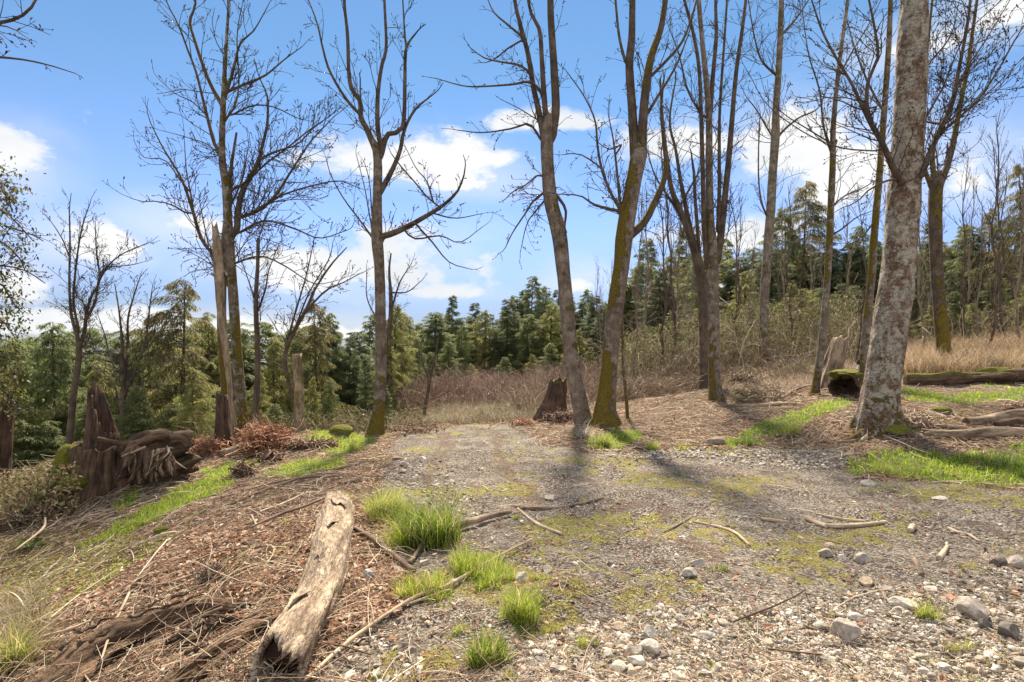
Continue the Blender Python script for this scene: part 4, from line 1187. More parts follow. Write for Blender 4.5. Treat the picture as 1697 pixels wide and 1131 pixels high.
def conifer_proto(name, seed, kind):
    """7 m tall; kind sets habit: reach, droop, fullness, colours, branch spacing, clear trunk"""
    g = np.random.default_rng(seed)
    root = thing(name, (0, 0, 0), '', 'conifer')
    reach, droop, full, cols, nb, clear, size = kind
    H0 = 7.0
    zz = np.linspace(-0.4, H0, 16)
    P = np.stack([0.05 * np.sin(zz * 0.7 + seed), 0.05 * np.cos(zz * 0.6 + seed), zz], 1)
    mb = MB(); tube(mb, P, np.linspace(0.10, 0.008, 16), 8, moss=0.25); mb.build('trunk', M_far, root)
    wood = MB(); fol = MB()
    pos, dr, sz = [], [], []
    for b in range(nb):
        t = clear + (1 - clear) * (b + g.random()) / nb
        z = H0 * t
        prof = (1 - t) ** 0.75 * (0.55 + 0.85 * g.random() ** 1.3) * (1 + 0.3 * np.sin(t * 9 + seed)) * min(1, (t - clear + 0.12) / 0.2)
        L = reach * prof + 0.10 + 0.12 * g.random()
        if g.random() < 0.12: L *= 1.25
        a = g.uniform(0, 2 * np.pi)
        L *= 1 + 0.3 * math.sin(a + seed)
        up0 = 0.25 + 0.35 * t + g.normal(0, 0.12)
        n = 7
        tt = np.linspace(0, 1, n)
        out = L * tt
        up0 *= g.uniform(0.3, 1.5)
        zz = z + L * (up0 * tt - droop * tt ** 2 + 0.25 * droop * tt ** 4)
        a2 = a + g.normal(0, 0.12) * tt
        B = np.stack([out * np.cos(a2), out * np.sin(a2), zz], 1)
        tube(wood, B, np.linspace(0.006 + 0.012 * L, 0.003, n), 3, cap=False, moss=0.15)
        m = int(full * L * 17) + 5
        tb = g.uniform(0.12, 1, m) ** 0.8
        i = np.clip((tb * (n - 1)).astype(int), 0, n - 2)
        base = B[i] + (B[i + 1] - B[i]) * (tb * (n - 1) - i)[:, None]
        d = norm(B[i + 1] - B[i])
        sgn = g.choice([-1, 1], m)[:, None]
        side = norm(np.cross(d, [0, 0, 1.0])) * sgn
        bl = (0.10 + 0.34 * L * (1 - tb) * g.uniform(0.5, 1.2, m) + 0.05)
        bd = norm(d * g.uniform(0.4, 1.0, (m, 1)) + side * g.uniform(0.5, 1.0, (m, 1)) + np.stack([g.normal(0, .15, m), g.normal(0, .15, m), g.normal(-0.25 - 0.4 * droop, .2, m)], 1))
        k = 8
        for q in range(k):
            f = (q + g.random(m)) / k
            p = base + bd * (bl * f)[:, None] + np.array([0, 0, -1.0]) * (bl * f * f * 0.5 * droop)[:, None]
            pos.append(p); dr.append(norm(bd + g.normal(0, 0.45, (m, 3)) + np.array([0, 0, -0.45 * droop]))); sz.append(size * g.uniform(0.6, 1.3, m))
    pos = np.concatenate(pos); dr = np.concatenate(dr); sz = np.concatenate(sz)
    n = len(pos)
    c = np.array(cols, float)[g.integers(0, len(cols), n)] * (1 + g.normal(0, 0.22, (n, 1)))
    clump = 1 + 0.5 * fbm(pos * 1.6, seed, 2)[:, None]
    brown = g.random(n) < 0.05
    c[brown] = (0.16, 0.10, 0.05)
    spray_batch(fol, pos, dr, sz, np.clip(c * clump, 0.004, 1), 0.75)
    wood.build('branches', M_far, root)
    fol.build('crown', M_needle, root, smooth=False)
    return root

OLIVE = [(0.27, 0.29, 0.09), (0.36, 0.36, 0.12), (0.19, 0.22, 0.07), (0.46, 0.43, 0.18)]
DARK = [(0.12, 0.165, 0.08), (0.17, 0.21, 0.10), (0.22, 0.25, 0.12)]
MID = [(0.20, 0.25, 0.095), (0.28, 0.32, 0.12), (0.15, 0.185, 0.075)]
BROWNISH = [(0.24, 0.22, 0.085), (0.31, 0.27, 0.12), (0.18, 0.185, 0.07)]
KINDS = {
    'olive': (1.75, 0.75, 3.0, OLIVE, 210, 0.0, 0.078),
    'dark': (1.25, 0.45, 3.2, DARK, 210, 0.0, 0.078),
    'mid': (1.5, 0.6, 3.0, MID, 210, 0.0, 0.078),
    'loose': (1.7, 0.8, 2.2, BROWNISH, 170, 0.02, 0.08),
    'slim': (0.95, 0.4, 3.2, DARK, 170, 0.0, 0.08),
    'tall': (1.9, 0.5, 2.4, MID, 140, 0.2, 0.095),
}
protos = {}

def conifer(px, top, Y, kind, w, label, group=None, hmin=None):
    x = (px - CX) / F * Y
    bz = H(x, Y)[0]
    tz = CZ + (HZ - top) / F * Y
    s = (tz - bz) / 7.0
    rz = random.uniform(0, 6.28)
    if kind not in protos:
        o = conifer_proto('conifer', 100 + len(protos), KINDS[kind])
        protos[kind] = o
        o.location = (x, Y, bz); o.rotation_euler = (0, 0, rz); o.scale = (s * w, s * w, s)
        o['label'] = label
        if group: o['group'] = group
        return o
    return copy_thing(protos[kind], (x, Y, bz), rz, (s * w, s * w, s), label, group)

G1, G2, G3, G4 = 'conifers on the left slope', 'far conifers behind the brown scrub', 'conifers behind the right-hand trees', 'dark conifers at the right edge'
L2 = 'dark conifer in the close row behind the brown scrub'
L1 = 'mid-green conifer among the packed conifers below the left slope'
L3 = 'green conifer in the dense belt behind the right-hand trees'
same = {}
for a in [
    # left slope, front
    (302, 462, 17, 'loose', 1.15, 'tall thin-topped conifer with a visible reddish trunk, left of the mossy bare tree', G1),
    (90, 535, 18, 'mid', 1.0, 'small conifer at the far left with sky either side of its tip', G1),
    (30, 600, 17, 'olive', 1.0, 'low conifer at the left edge below the leafy evergreen', G1),
    (160, 600, 21, 'olive', 1.1, 'low olive conifer behind the V-forked bare tree', G1),
    (345, 520, 19, 'olive', 1.0, 'olive conifer whose tip shows just left of the split snag', G1),
    (245, 560, 20, 'mid', 1.1, L1, G1), (455, 560, 18, 'olive', 1.1, L1, G1), (400, 545, 22, 'mid', 1.0, L1, G1),
    (522, 496, 19, 'loose', 1.0, 'pale-branched conifer with tall loose tip just right of the cut mossy post', G1),
    (550, 520, 22, 'mid', 0.9, L1, G1), (490, 540, 24, 'olive', 0.9, L1, G1),
    (580, 560, 22, 'dark', 0.9, 'darker conifer just left of the straight tree by the drive', G1),
    (606, 590, 19, 'slim', 1.0, 'very dark narrow conifer low beside the straight tree by the drive', G1),
    (430, 620, 15.5, 'olive', 0.9, 'low sunlit conifer with drooping boughs, right of the mossy twin stems', G1),
    (320, 610, 14.5, 'olive', 1.1, 'low sunlit conifer with drooping boughs, left of the short stump under the snag', G1),
    (230, 640, 15, 'mid', 1.0, L1, G1), (545, 630, 16, 'mid', 1.0, L1, G1), (385, 600, 17, 'dark', 1.0, L1, G1), (520, 625, 15, 'olive', .8, L1, G1),
    (130, 640, 19, 'mid', 1.0, L1, G1), (-40, 560, 20, 'mid', 1.0, L1, G1), (10, 570, 26, 'olive', 1.0, L1, G1), (60, 600, 26, 'dark', 1.0, L1, G1),
    (280, 590, 24, 'dark', 1.0, L1, G1), (200, 620, 25, 'olive', 1.0, L1, G1), (470, 610, 26, 'dark', 1.0, L1, G1),
    (525, 680, 13.6, 'olive', 0.8, 'small bright young conifer standing low beside the cut mossy post', G1),
    # middle distance
    (655, 505, 21, 'olive', 0.95, 'broad olive conifer just right of the straight tree by the drive', G2),
    (640, 560, 19, 'olive', 0.9, L1, G1), (690, 560, 23, 'mid', 1.0, 'shorter conifer at the right shoulder of the broad olive conifer', G2),
    (722, 520, 32, 'mid', 1.0, L2, G2), (750, 490, 34, 'dark', 0.95, 'dark conifer with the first pointed tip right of the broad olive conifer', G2),
    (788, 502, 35, 'dark', 1.1, L2, G2), (812, 520, 36, 'slim', 1.2, L2, G2), (835, 515, 38, 'dark', 1.0, L2, G2), (853, 490, 37, 'mid', 1.0, L2, G2),
    (882, 458, 36, 'mid', 1.05, 'tallest pointed conifer in the row left of the leaning pair', G2),
    (868, 480, 38, 'dark', 1.0, L2, G2), (905, 475, 37, 'mid', 1.1, L2, G2), (925, 480, 39, 'dark', 1.0, L2, G2), (948, 500, 36, 'dark', 1.1, L2, G2),
    (975, 480, 37, 'mid', 1.1, L2, G2), (1000, 500, 34, 'olive', 1.1, L2, G2), (765, 540, 30, 'mid', 1.1, L2, G2), (820, 550, 31, 'dark', 1.1, L2, G2), (900, 540, 30, 'olive', 1.1, L2, G2),
    (960, 545, 29, 'olive', 1.1, L2, G2), (1040, 470, 33, 'mid', 1.2, L2, G2),
    # right
    (1072, 395, 36, 'tall', 1.0, 'dark tiered conifer seen between the leaning pair and the multi-stemmed tree', G3),
    (1138, 375, 38, 'tall', 1.1, 'tall flat-branched conifer directly behind the multi-stemmed tree', G3),
    (1205, 395, 38, 'tall', 1.0, 'tall flat-branched conifer just right of the multi-stemmed tree', G3),
    (1105, 470, 30, 'dark', 1.2, L3, G3), (1170, 480, 31, 'mid', 1.2, L3, G3),
    (1235, 450, 26, 'olive', 1.2, 'bushy yellow-green conifer between the multi-stemmed tree and the slim upright tree', G3),
    (1300, 345, 30, 'mid', 1.0, 'ragged conifer with its head against the big cloud, right of the slim upright tree', G3),
    (1335, 300, 31, 'loose', 1.15, 'highest ragged conifer against the big cloud, left of the slender wavy tree', G3),
    (1312, 470, 24, 'olive', 1.2, L3, G3), (1375, 400, 28, 'dark', 1.2, L3, G3), (1420, 375, 30, 'mid', 1.1, L3, G3), (1395, 470, 25, 'dark', 1.2, L3, G3),
    (1345, 480, 27, 'mid', 1.2, L3, G3), (1450, 400, 27, 'dark', 1.2, L3, G3), (1270, 470, 30, 'mid', 1.2, L3, G3),
    (1545, 370, 30, 'dark', 1.1, 'dark conifer directly behind the mossy forked trunk', G4),
    (1595, 372, 29, 'tall', 0.9, 'dark conifer with spreading top right of the mossy forked trunk', G4),
    (1640, 345, 27, 'loose', 0.9, 'thin-topped conifer second from the right edge', G4),
    (1692, 270, 25, 'loose', 1.0, 'tall loose conifer at the right edge reaching above the cloud', G4),
    (1520, 430, 26, 'dark', 1.2, 'dark conifer close behind the right side of the big pale trunk', G4),
    (1575, 450, 25, 'dark', 1.1, L3, G3), (1625, 470, 26, 'dark', 1.1, L3, G3), (1670, 440, 26, 'mid', 1.1, L3, G3), (1740, 330, 25, 'mid', 1.1, L3, G3), (1490, 450, 29, 'mid', 1.2, L3, G3)]:
    o_ = conifer(*a)
    if a[5] in (L1, L2, L3): same.setdefault(a[5], []).append((a[0], o_))
# the rows behind, filling the belt between the taller ones
rf = random.Random(5)
def fill(x0, x1, step, tops, Ys, kinds, ws, lab, grp):
    px = x0
    while px < x1:
        px += step * rf.uniform(0.6, 1.4)
        f = (px - x0) / (x1 - x0)
        top = tops[0] + (tops[1] - tops[0]) * f + rf.uniform(-22, 26)
        o_ = conifer(px, top, rf.uniform(*Ys), rf.choice(kinds), rf.uniform(*ws), lab, grp)
        same.setdefault(lab, []).append((px, o_))
fill(-60, 640, 30, (575, 540), (20, 29), ['olive', 'mid', 'dark', 'mid'], (1.2, 1.7), L1, G1)
fill(-40, 620, 60, (690, 660), (14.5, 17), ['olive', 'mid'], (1.2, 1.8), L1, G1)
fill(640, 1060, 20, (522, 482), (30, 40), ['dark', 'mid', 'olive'], (1.2, 1.6), L2, G2)
fill(640, 1000, 45, (585, 575), (25, 29), ['olive', 'mid'], (1.3, 1.8), L2, G2)
fill(1040, 1720, 24, (435, 385), (27, 36), ['dark', 'mid', 'olive', 'olive'], (1.3, 1.7), L3, G3)
fill(1040, 1720, 44, (520, 470), (21, 25), ['olive', 'mid', 'olive'], (1.3, 1.7), L3, G3)
number_labels(same[L1], 'green conifer from left, low woods,')
number_labels(same[L2], 'dark conifer from left, far row,')
number_labels(same[L3], 'dense conifer from left, back belt,')

# evergreen just outside the left edge; leafy boughs hang into view
def edge_evergreen():
    Y = 8.0
    g = np.random.default_rng(5)
    x0 = (-150 - CX) / F * Y
    bz = H(x0, Y)[0]
    root = thing('evergreen_tree', (x0, Y, bz), 'leafy evergreen at the left edge, its ragged boughs hanging into view against the cloud', 'tree')
    zz = np.linspace(bz - 0.3, 5.2, 20)
    mb = MB(); tube(mb, np.stack([x0 + 0.05 * np.sin(zz), Y + 0 * zz, zz], 1), np.linspace(0.2, 0.04, 20), 12, moss=0.3); mb.build('trunk', M_far, root)
    cr = Crown(77, up=0.1, droop=0.6, bud=0.3)
    fol = MB()
    boughs = [([(-150, 240), (-70, 262), (-10, 300), (14, 330), (20, 352)], 1), ([(-150, 320), (-60, 325), (0, 348), (30, 372), (55, 400)], 0.15), ([(-150, 330), (-50, 352), (10, 375), (60, 392), (72, 400)], 0.05),
              ([(-150, 380), (-60, 385), (0, 400), (30, 425), (42, 450)], 0.8), ([(-150, 430), (-60, 450), (-10, 440), (40, 448), (75, 470)], 0.1), ([(-150, 440), (-60, 455), (0, 470), (20, 500), (38, 520)], 1),
              ([(-150, 500), (-60, 510), (0, 530), (25, 560)], 0.8), ([(-150, 560), (-60, 570), (0, 590), (22, 620)], 1), ([(-150, 620), (-60, 630), (10, 650), (40, 690)], 0.8), ([(-150, 300), (-60, 290), (0, 310), (12, 340)], 1.0)]
    for pts, leafy in boughs:
        P, r = traced(leanfan(pts, 6, 2), Y, g.uniform(-0.5, 0.5))
        m = MB(); tube(m, P, r, 6, moss=0.2); m.build('bough', M_limb, root)
        cr.along(P, r, 26, 0.42, 0.2, 1, 1, 4, 0.8)
        n = int(700 * leafy)
        if n:
            t = g.uniform(0.35, 1, n); i = (t * (len(P) - 1)).astype(int)
            c = P[i] + g.normal(0, 0.09, (n, 3)) * np.array([1, 1, 1.3])
            cl = g.normal(0, 0.10, (40, 3)) * np.array([1, 1, 1.1])
            c = c * 1.0 + cl[g.integers(0, 40, n)]
            d = g.normal(0, 1, (n, 3)) + np.array([0.3, 0, -0.8])
            spray_batch(fol, c, d, g.uniform(0.03, 0.07, n), pal(n, [(0.07, 0.09, 0.02), (0.12, 0.13, 0.03), (0.15, 0.10, 0.04), (0.05, 0.07, 0.02)], 0.25), 1.8)
    cr.mb.build('twigs', M_twig, root)
    fol.build('crown', M_needle, root, smooth=False)
edge_evergreen()

# ------------------------------------------------------------------ thin saplings behind the right-hand trees
def sapling_proto(seed, cols):
    g = np.random.default_rng(seed)
    root = thing('sapling', (0, 0, 0), '', 'sapling')
    z = np.linspace(-0.3, 5, 14)
    P = np.stack([np.cumsum(g.normal(0, 0.05, 14)), np.cumsum(g.normal(0, 0.05, 14)), z], 1)
    P[:, :2] -= P[0, :2]
    mb = MB(); tube(mb, P, np.linspace(0.045, 0.008, 14), 6, moss=0.15); mb.build('trunk', cols, root)
    cr = Crown(seed, 0.8, 0.0, bud=0.35)
    cr.along(P, np.linspace(0.045, 0.008, 14), 34, 1.1, 0.2, 1, 1, 4, 0.7)
    cr.mb.build('crown', cols, root)
    return root
M_palebark = bark_mat('pale_sapling_bark', [(0.17, 0.14, 0.10), (0.27, 0.22, 0.16), (0.36, 0.31, 0.24)], moss=(0.14, 0.13, 0.03))
sap = [sapling_proto(201, M_palebark), sapling_proto(202, M_palebark), sapling_proto(203, M_far), sapling_proto(204, M_far)]
GS = 'thin saplings behind the right-hand trees'
LS = 'thin pale sapling standing in the brush behind the right-hand trees'
sp = [(1059, 560, 17, 330), (1075, 620, 20, 300), (1095, 640, 18, 270), (1108, 600, 19, 210), (1128, 600, 22, 300), (1150, 600, 20, 340), (1215, 600, 19, 300), (1228, 600, 22, 330),
      (1243, 600, 20, 380), (1305, 600, 21, 330), (1322, 600, 19, 300), (1333, 600, 22, 380), (1345, 590, 24, 330), (1405, 600, 20, 330), (1418, 600, 17, 300), (1510, 590, 21, 330),
      (1527, 590, 19, 250), (1545, 590, 22, 300), (1567, 590, 18.5, 180), (1588, 590, 21, 260), (1610, 590, 24, 300), (1622, 590, 20, 330), (1635, 590, 18, 230), (1655, 590, 21, 280), (1673, 590, 20, 180), (1690, 590, 18, 240),
      (1020, 600, 24, 430), (985, 600, 20, 440), (1140, 600, 26, 420), (1190, 600, 26, 420), (1260, 600, 24, 430), (1290, 600, 25, 400), (1365, 600, 24, 400), (1000, 600, 24, 470), (1085, 600, 24, 440), (1480, 590, 22, 300), (1710, 590, 22, 200)]
same_s = []
for i, (px, _, Y, top) in enumerate(sp):
    x = (px - CX) / F * Y; bz = H(x, Y)[0]; tz = CZ + (HZ - top) / F * Y; s = (tz - bz) / 5
    lab = LS
    if i == 18: lab = 'pale straight sapling standing close in front of the mossy forked trunk'
    if i == 24: lab = 'curved sapling near the right edge with its bare tip high against the cloud'
    loc = (x, Y, bz)
    if i < 4:
        o = sap[i]; o.location = loc; o.scale = (s * .8, s * .8, s); o['label'] = lab; o['group'] = GS
    else:
        o = copy_thing(sap[i % 4] if i != 24 else sap[2], loc, random.uniform(0, 6.28), (s * .8, s * .8, s), lab, GS)
    if lab == LS: same_s.append((px, o))
number_labels(same_s, 'thin pale sapling from left')

# ------------------------------------------------------------------ scrub, brambles and ground cover
def scat(n, r0, r1, az0=-46, az1=46, power=2.0, g=rng):
    u = g.random(n)
    if abs(power - 2) < 1e-6: r = r0 * (r1 / r0) ** u
    else:
        k = 2 - power
        r = (r0 ** k + u * (r1 ** k - r0 ** k)) ** (1 / k)
    a = np.radians(g.uniform(az0, az1, n))
    return r * np.sin(a), r * np.cos(a)

def boxscat(n, pxr, Yr, g=rng):
    Y = g.uniform(Yr[0] ** 0.5, Yr[1] ** 0.5, n) ** 2
    return (g.uniform(*pxr, n) - CX) / F * Y, Y

def arching(mb, x, y, L, h, rad, cols, k=6, var=0.2, stiff=0.6):
    """arching canes starting at x, y; the ground in front of the old stump is kept clear"""
    q = ~((x > -6.15) & (x < -4.2) & (y > 6.4) & (y < 9.0))
    q &= (y < 13) | (n2(x, y, 1.7, 97, 3) + 0.35 * rng.normal(0, 1, len(x)) > 0.04)
    x, y = x[q], y[q]
    h = h * (1.1 + 0.9 * n2(x, y, 2.2, 98, 2)[:, None]) if np.ndim(h) == 0 else h
    n = len(x)
    z = H(x, y) - 0.03
    a = rng.uniform(0, 2 * np.pi, n)
    t = np.linspace(0, 1, k)[None]
    L = L * rng.uniform(0.5, 1.2, n)[:, None]; hh = h * rng.uniform(0.4, 1.35, n)[:, None]
    lean = rng.uniform(0.25, 1.1, n)[:, None]
    out = L * lean * t ** 1.25
    up = hh * (1.35 * t - stiff * t ** 2.2)
    wob = rng.normal(0, 0.05, (n, k, 3)) * L[..., None]
    wob[:, 0] = 0
    P = np.stack([x[:, None] + out * np.cos(a)[:, None], y[:, None] + out * np.sin(a)[:, None], z[:, None] + up], -1) + wob
    r = rad * rng.uniform(0.6, 1.4, n)[:, None] * (1 - 0.65 * t)
    canes(mb, P, r, pal(n, cols, var))
    return P

BRN = [(0.17, 0.105, 0.075), (0.24, 0.16, 0.115), (0.13, 0.075, 0.055), (0.30, 0.22, 0.16)]
TAN = [(0.30, 0.23, 0.15), (0.40, 0.32, 0.22), (0.22, 0.155, 0.10), (0.48, 0.41, 0.30)]
PINK = [(0.24, 0.155, 0.125), (0.32, 0.22, 0.18), (0.18, 0.11, 0.085), (0.38, 0.29, 0.24)]
OLV = [(0.17, 0.15, 0.075), (0.25, 0.22, 0.12), (0.12, 0.11, 0.05), (0.36, 0.31, 0.21)]

def stuff(mb, name, mat, smooth=True):
    return tag(mb.build(name, mat, smooth=smooth), kind='stuff')

mb = MB()
x, y = boxscat(5200, (-160, 190), (7.2, 15)); arching(mb, x, y, 1.0, 0.75, 0.0055, TAN + OLV)
x, y = boxscat(2400, (140, 700), (12.5, 17)); arching(mb, x, y, 0.9, 0.7, 0.006, BRN + OLV)
x, y = boxscat(1500, (-160, 350), (14, 24)); arching(mb, x, y, 1.8, 1.7, 0.009, TAN + OLV)
Pb = arching(mb, *boxscat(900, (-140, 140), (6.6, 9)), 0.7, 0.4, 0.005, BRN)
stuff(mb, 'bramble_undergrowth', M_cane)
lf = MB()
x, y = boxscat(30000, (-160, 130), (6.9, 15)); z = H(x, y) + rng.uniform(0.0, 0.7, len(x)) ** 1.3
spray_batch(lf, np.stack([x, y, z], 1), rng.normal(0, 1, (len(x), 3)), rng.uniform(0.03, 0.075, len(x)), pal(len(x), [(0.16, 0.15, 0.05), (0.22, 0.18, 0.09), (0.10, 0.11, 0.035), (0.26, 0.20, 0.12), (0.18, 0.09, 0.05)]), 1.8)
x, y = boxscat(9000, (140, 700), (12.5, 17)); z = H(x, y) + rng.uniform(0.0, 0.5, len(x))
spray_batch(lf, np.stack([x, y, z], 1), rng.normal(0, 1, (len(x), 3)), rng.uniform(0.03, 0.08, len(x)), pal(len(x), [(0.12, 0.11, 0.04), (0.19, 0.13, 0.07), (0.08, 0.09, 0.03)]), 1.8)
stuff(lf, 'bramble_leaves', M_leaf, False)

mb = MB()
x, y = boxscat(13000, (655, 1060), (18.5, 30)); arching(mb, x, y, 1.0, 1.0, 0.0072, PINK + BRN + PINK)
x, y = boxscat(2600, (850, 1060), (14.5, 19)); arching(mb, x, y, 0.8, 0.6, 0.006, BRN + TAN)
x, y = boxscat(2500, (650, 900), (14, 18)); arching(mb, x, y, 0.6, 0.25, 0.005, TAN + OLV)
x, y = boxscat(1600, (780, 1000), (17, 24)); arching(mb, x, y, 0.7, 1.0, 0.007, PINK + TAN, stiff=0.5)
stuff(mb, 'brown_scrub_vegetation', M_cane)

mb = MB()
x, y = boxscat(4200, (1015, 1420), (17, 24)); arching(mb, x, y, 2.2, 2.0, 0.008, OLV + TAN + TAN, stiff=0.75, k=7)
x, y = boxscat(5200, (1000, 1340), (15, 20)); arching(mb, x, y, 1.0, 0.7, 0.006, BRN + TAN)
x, y = boxscat(1800, (1400, 1780), (19, 25)); arching(mb, x, y, 1.6, 1.2, 0.008, OLV + BRN + TAN, stiff=0.6)
stuff(mb, 'brushwood_undergrowth', M_cane)
lf = MB()
x, y = boxscat(26000, (1015, 1420), (18, 28)); z = H(x, y) + rng.uniform(0.0, 1, len(x)) ** 1.2 * 2.2
spray_batch(lf, np.stack([x, y, z], 1), rng.normal(0, 1, (len(x), 3)), rng.uniform(0.05, 0.13, len(x)), pal(len(x), [(0.13, 0.14, 0.04), (0.19, 0.18, 0.07), (0.08, 0.10, 0.03)]), 1.6)
stuff(lf, 'brushwood_leaves', M_leaf, False)

# tall dry grass on the right-hand rise
mb = MB()
x, y = boxscat(1500, (1470, 1820), (14.2, 21)); arching(mb, x, y, 0.8, 0.6, 0.005, TAN + BRN)
stuff(mb, 'bank_bramble_undergrowth', M_cane)
mb = MB()
x, y = boxscat(26000, (1470, 1820), (13.8, 21)); b = np.stack([x, y, H(x, y) - 0.02], 1)
k = ~inside(poly((1480, 668), (1480, 622), (1760, 618), (1760, 668)), x, y)
b = b[k]; n = len(b)
blades(mb, b, rng.uniform(0.25, 0.75, n), rng.uniform(0.008, 0.018, n), rng.uniform(0.3, 1.0, n), pal(n, [(0.46, 0.33, 0.21), (0.62, 0.50, 0.34), (0.33, 0.22, 0.14), (0.50, 0.42, 0.24), (0.24, 0.16, 0.11)]))
x, y = boxscat(5000, (1190, 1480), (13.5, 19)); b = np.stack([x, y, H(x, y) - 0.02], 1); n = len(b)
blades(mb, b, rng.uniform(0.12, 0.35, n), rng.uniform(0.008, 0.015, n), rng.uniform(0.3, 1.0, n), pal(n, TAN))
x, y = boxscat(16000, (650, 900), (13.0, 21)); b = np.stack([x, y, H(x, y) - 0.02], 1); n = len(b)
blades(mb, b, rng.uniform(0.1, 0.4, n), rng.uniform(0.008, 0.015, n), rng.uniform(0.3, 1.0, n), pal(n, TAN + OLV))
x, y = boxscat(1500, (-60, 75), (3.3, 4.9)); b = np.stack([x, y, H(x, y) - 0.02], 1); n = len(b)
blades(mb, b, rng.uniform(0.1, 0.3, n), rng.uniform(0.003, 0.007, n), rng.uniform(0.3, 1.2, n), pal(n, TAN + [(0.25, 0.25, 0.06)]), seg=4)
stuff(mb, 'dry_grass', M_straw, False)

# green grass, moss, leaves, twigs, gravel
def zones(x, y):
    g, gr, mo, di = masks(x, y)
    return g > 0.5, gr > 0.5, mo > 0.5, di > 0.5

GREENS = [(0.32, 0.46, 0.03), (0.40, 0.54, 0.045), (0.22, 0.34, 0.022), (0.50, 0.58, 0.07), (0.48, 0.44, 0.13)]
mb = MB()
x, y = scat(150000, 3.2, 20)
g_, gr_, mo_, di_ = zones(x, y)
k = gr_ & (n2(x, y, 0.2, 91, 3) > -0.35)
x, y = x[k], y[k]; n = len(x)
r = np.hypot(x, y)
for d in range(3):      # clumps of three blades
    b = np.stack([x + rng.normal(0, 0.012, n), y + rng.normal(0, 0.012, n), H(x, y) - 0.01], 1)
    hgt = rng.uniform(0.04, 0.12, n) * (1 + 0.5 * n2(x, y, 0.3, 92, 2))
    blades(mb, b, hgt, 0.0018 + 0.0006 * r, rng.uniform(0.2, 1.1, n), pal(n, GREENS, 0.2))
# thin scattered blades over moss and gravel
x, y = scat(60000, 2.2, 14); g_, gr_, mo_, di_ = zones(x, y)
k = mo_ & ~gr_ & (n2(x, y, 0.3, 93, 3) > 0.05)
x, y = x[k], y[k]; n = len(x)
b = np.stack([x, y, H(x, y) - 0.005], 1)
blades(mb, b, rng.uniform(0.02, 0.06, n), rng.uniform(0.002, 0.005, n), rng.uniform(0.2, 1.1, n), pal(n, GREENS + [(0.30, 0.27, 0.07)], 0.2))
stuff(mb, 'grass', M_grass, False)
# small herbs and moss shoots on the left slope
lf = MB()
x, y = scat(90000, 3.2, 9, -46, -8)
k = np.zeros(len(x), bool); J_ = jitter_field(x, y)
for Pm in MOSSY[:1] + MOSSY[1:3]: k |= soft_inside(Pm, x, y, 0.05, J_)
k &= (n2(x, y, 0.35, 96, 3) > -0.15)
x, y = x[k], y[k]; n = len(x)
spray_batch(lf, np.stack([x, y, H(x, y) + rng.uniform(0.003, 0.035, n)], 1), rng.normal(0, 1, (n, 3)) * np.array([1, 1, 0.4]), rng.uniform(0.012, 0.03, n), pal(n, [(0.38, 0.42, 0.05), (0.26, 0.34, 0.04), (0.52, 0.50, 0.10), (0.18, 0.24, 0.04)]), 2.0)
stuff(lf, 'low_vegetation', M_grass, False)

mb = MB()
x, y = scat(150000, 2.2, 13); g_, gr_, mo_, di_ = zones(x, y)
k = mo_
x, y = x[k], y[k]; n = len(x)
b = np.stack([x, y, H(x, y) - 0.002], 1)
blades(mb, b, rng.uniform(0.008, 0.028, n), rng.uniform(0.004, 0.010, n), rng.uniform(0.4, 1.4, n), pal(n, [(0.40, 0.36, 0.07), (0.28, 0.30, 0.045), (0.50, 0.43, 0.15), (0.33, 0.24, 0.11)], 0.2), seg=1)
stuff(mb, 'moss_vegetation', M_grass, False)

# fallen leaves
LEAF_V = np.array([(-1, 0, 0.10), (0, -0.55, 0.28), (0, 0, 0), (0, 0.55, 0.28), (1, -0.35, 0.30), (1.25, 0, 0.05), (1, 0.35, 0.30)], float) * 0.5
LEAF_F = np.array([(0, 1, 2, 2), (0, 2, 3, 3)])
LEAF_T = np.array([(0, 1, 2), (0, 2, 3), (1, 4, 2), (4, 5, 2), (2, 5, 6), (2, 6, 3)])
LEAFC = [(0.46, 0.25, 0.155), (0.50, 0.31, 0.21), (0.58, 0.44, 0.31), (0.31, 0.185, 0.12), (0.68, 0.57, 0.43), (0.46, 0.235, 0.13), (0.19, 0.115, 0.075), (0.38, 0.27, 0.18), (0.13, 0.085, 0.06)]
x, y = scat(190000, 2.3, 14.5)
g_, gr_, mo_, di_ = zones(x, y)
p = np.where(g_, 0.03, np.where(gr_, 0.03, np.where(mo_, 0.3, 0.85))) * np.where(di_ & ~g_, 0.35, 1) * np.clip(0.75 + 1.1 * n2(x, y, 0.7, 95, 3), 0.1, 1)
k = rng.random(len(x)) < p
x, y = x[k], y[k]; n = len(x)
sz = rng.uniform(0.018, 0.045, n) * (1 + np.hypot(x, y) * 0.03)
mb = MB()
batch(mb, LEAF_V, LEAF_T, np.stack([x, y, H(x, y) + rng.uniform(0.002, 0.022, n)], 1), rot_rand(n, 0.5), np.stack([sz, sz * rng.uniform(0.6, 1.2, n), sz * rng.uniform(0.4, 1.6, n)], 1), pal(n, LEAFC, 0.22))
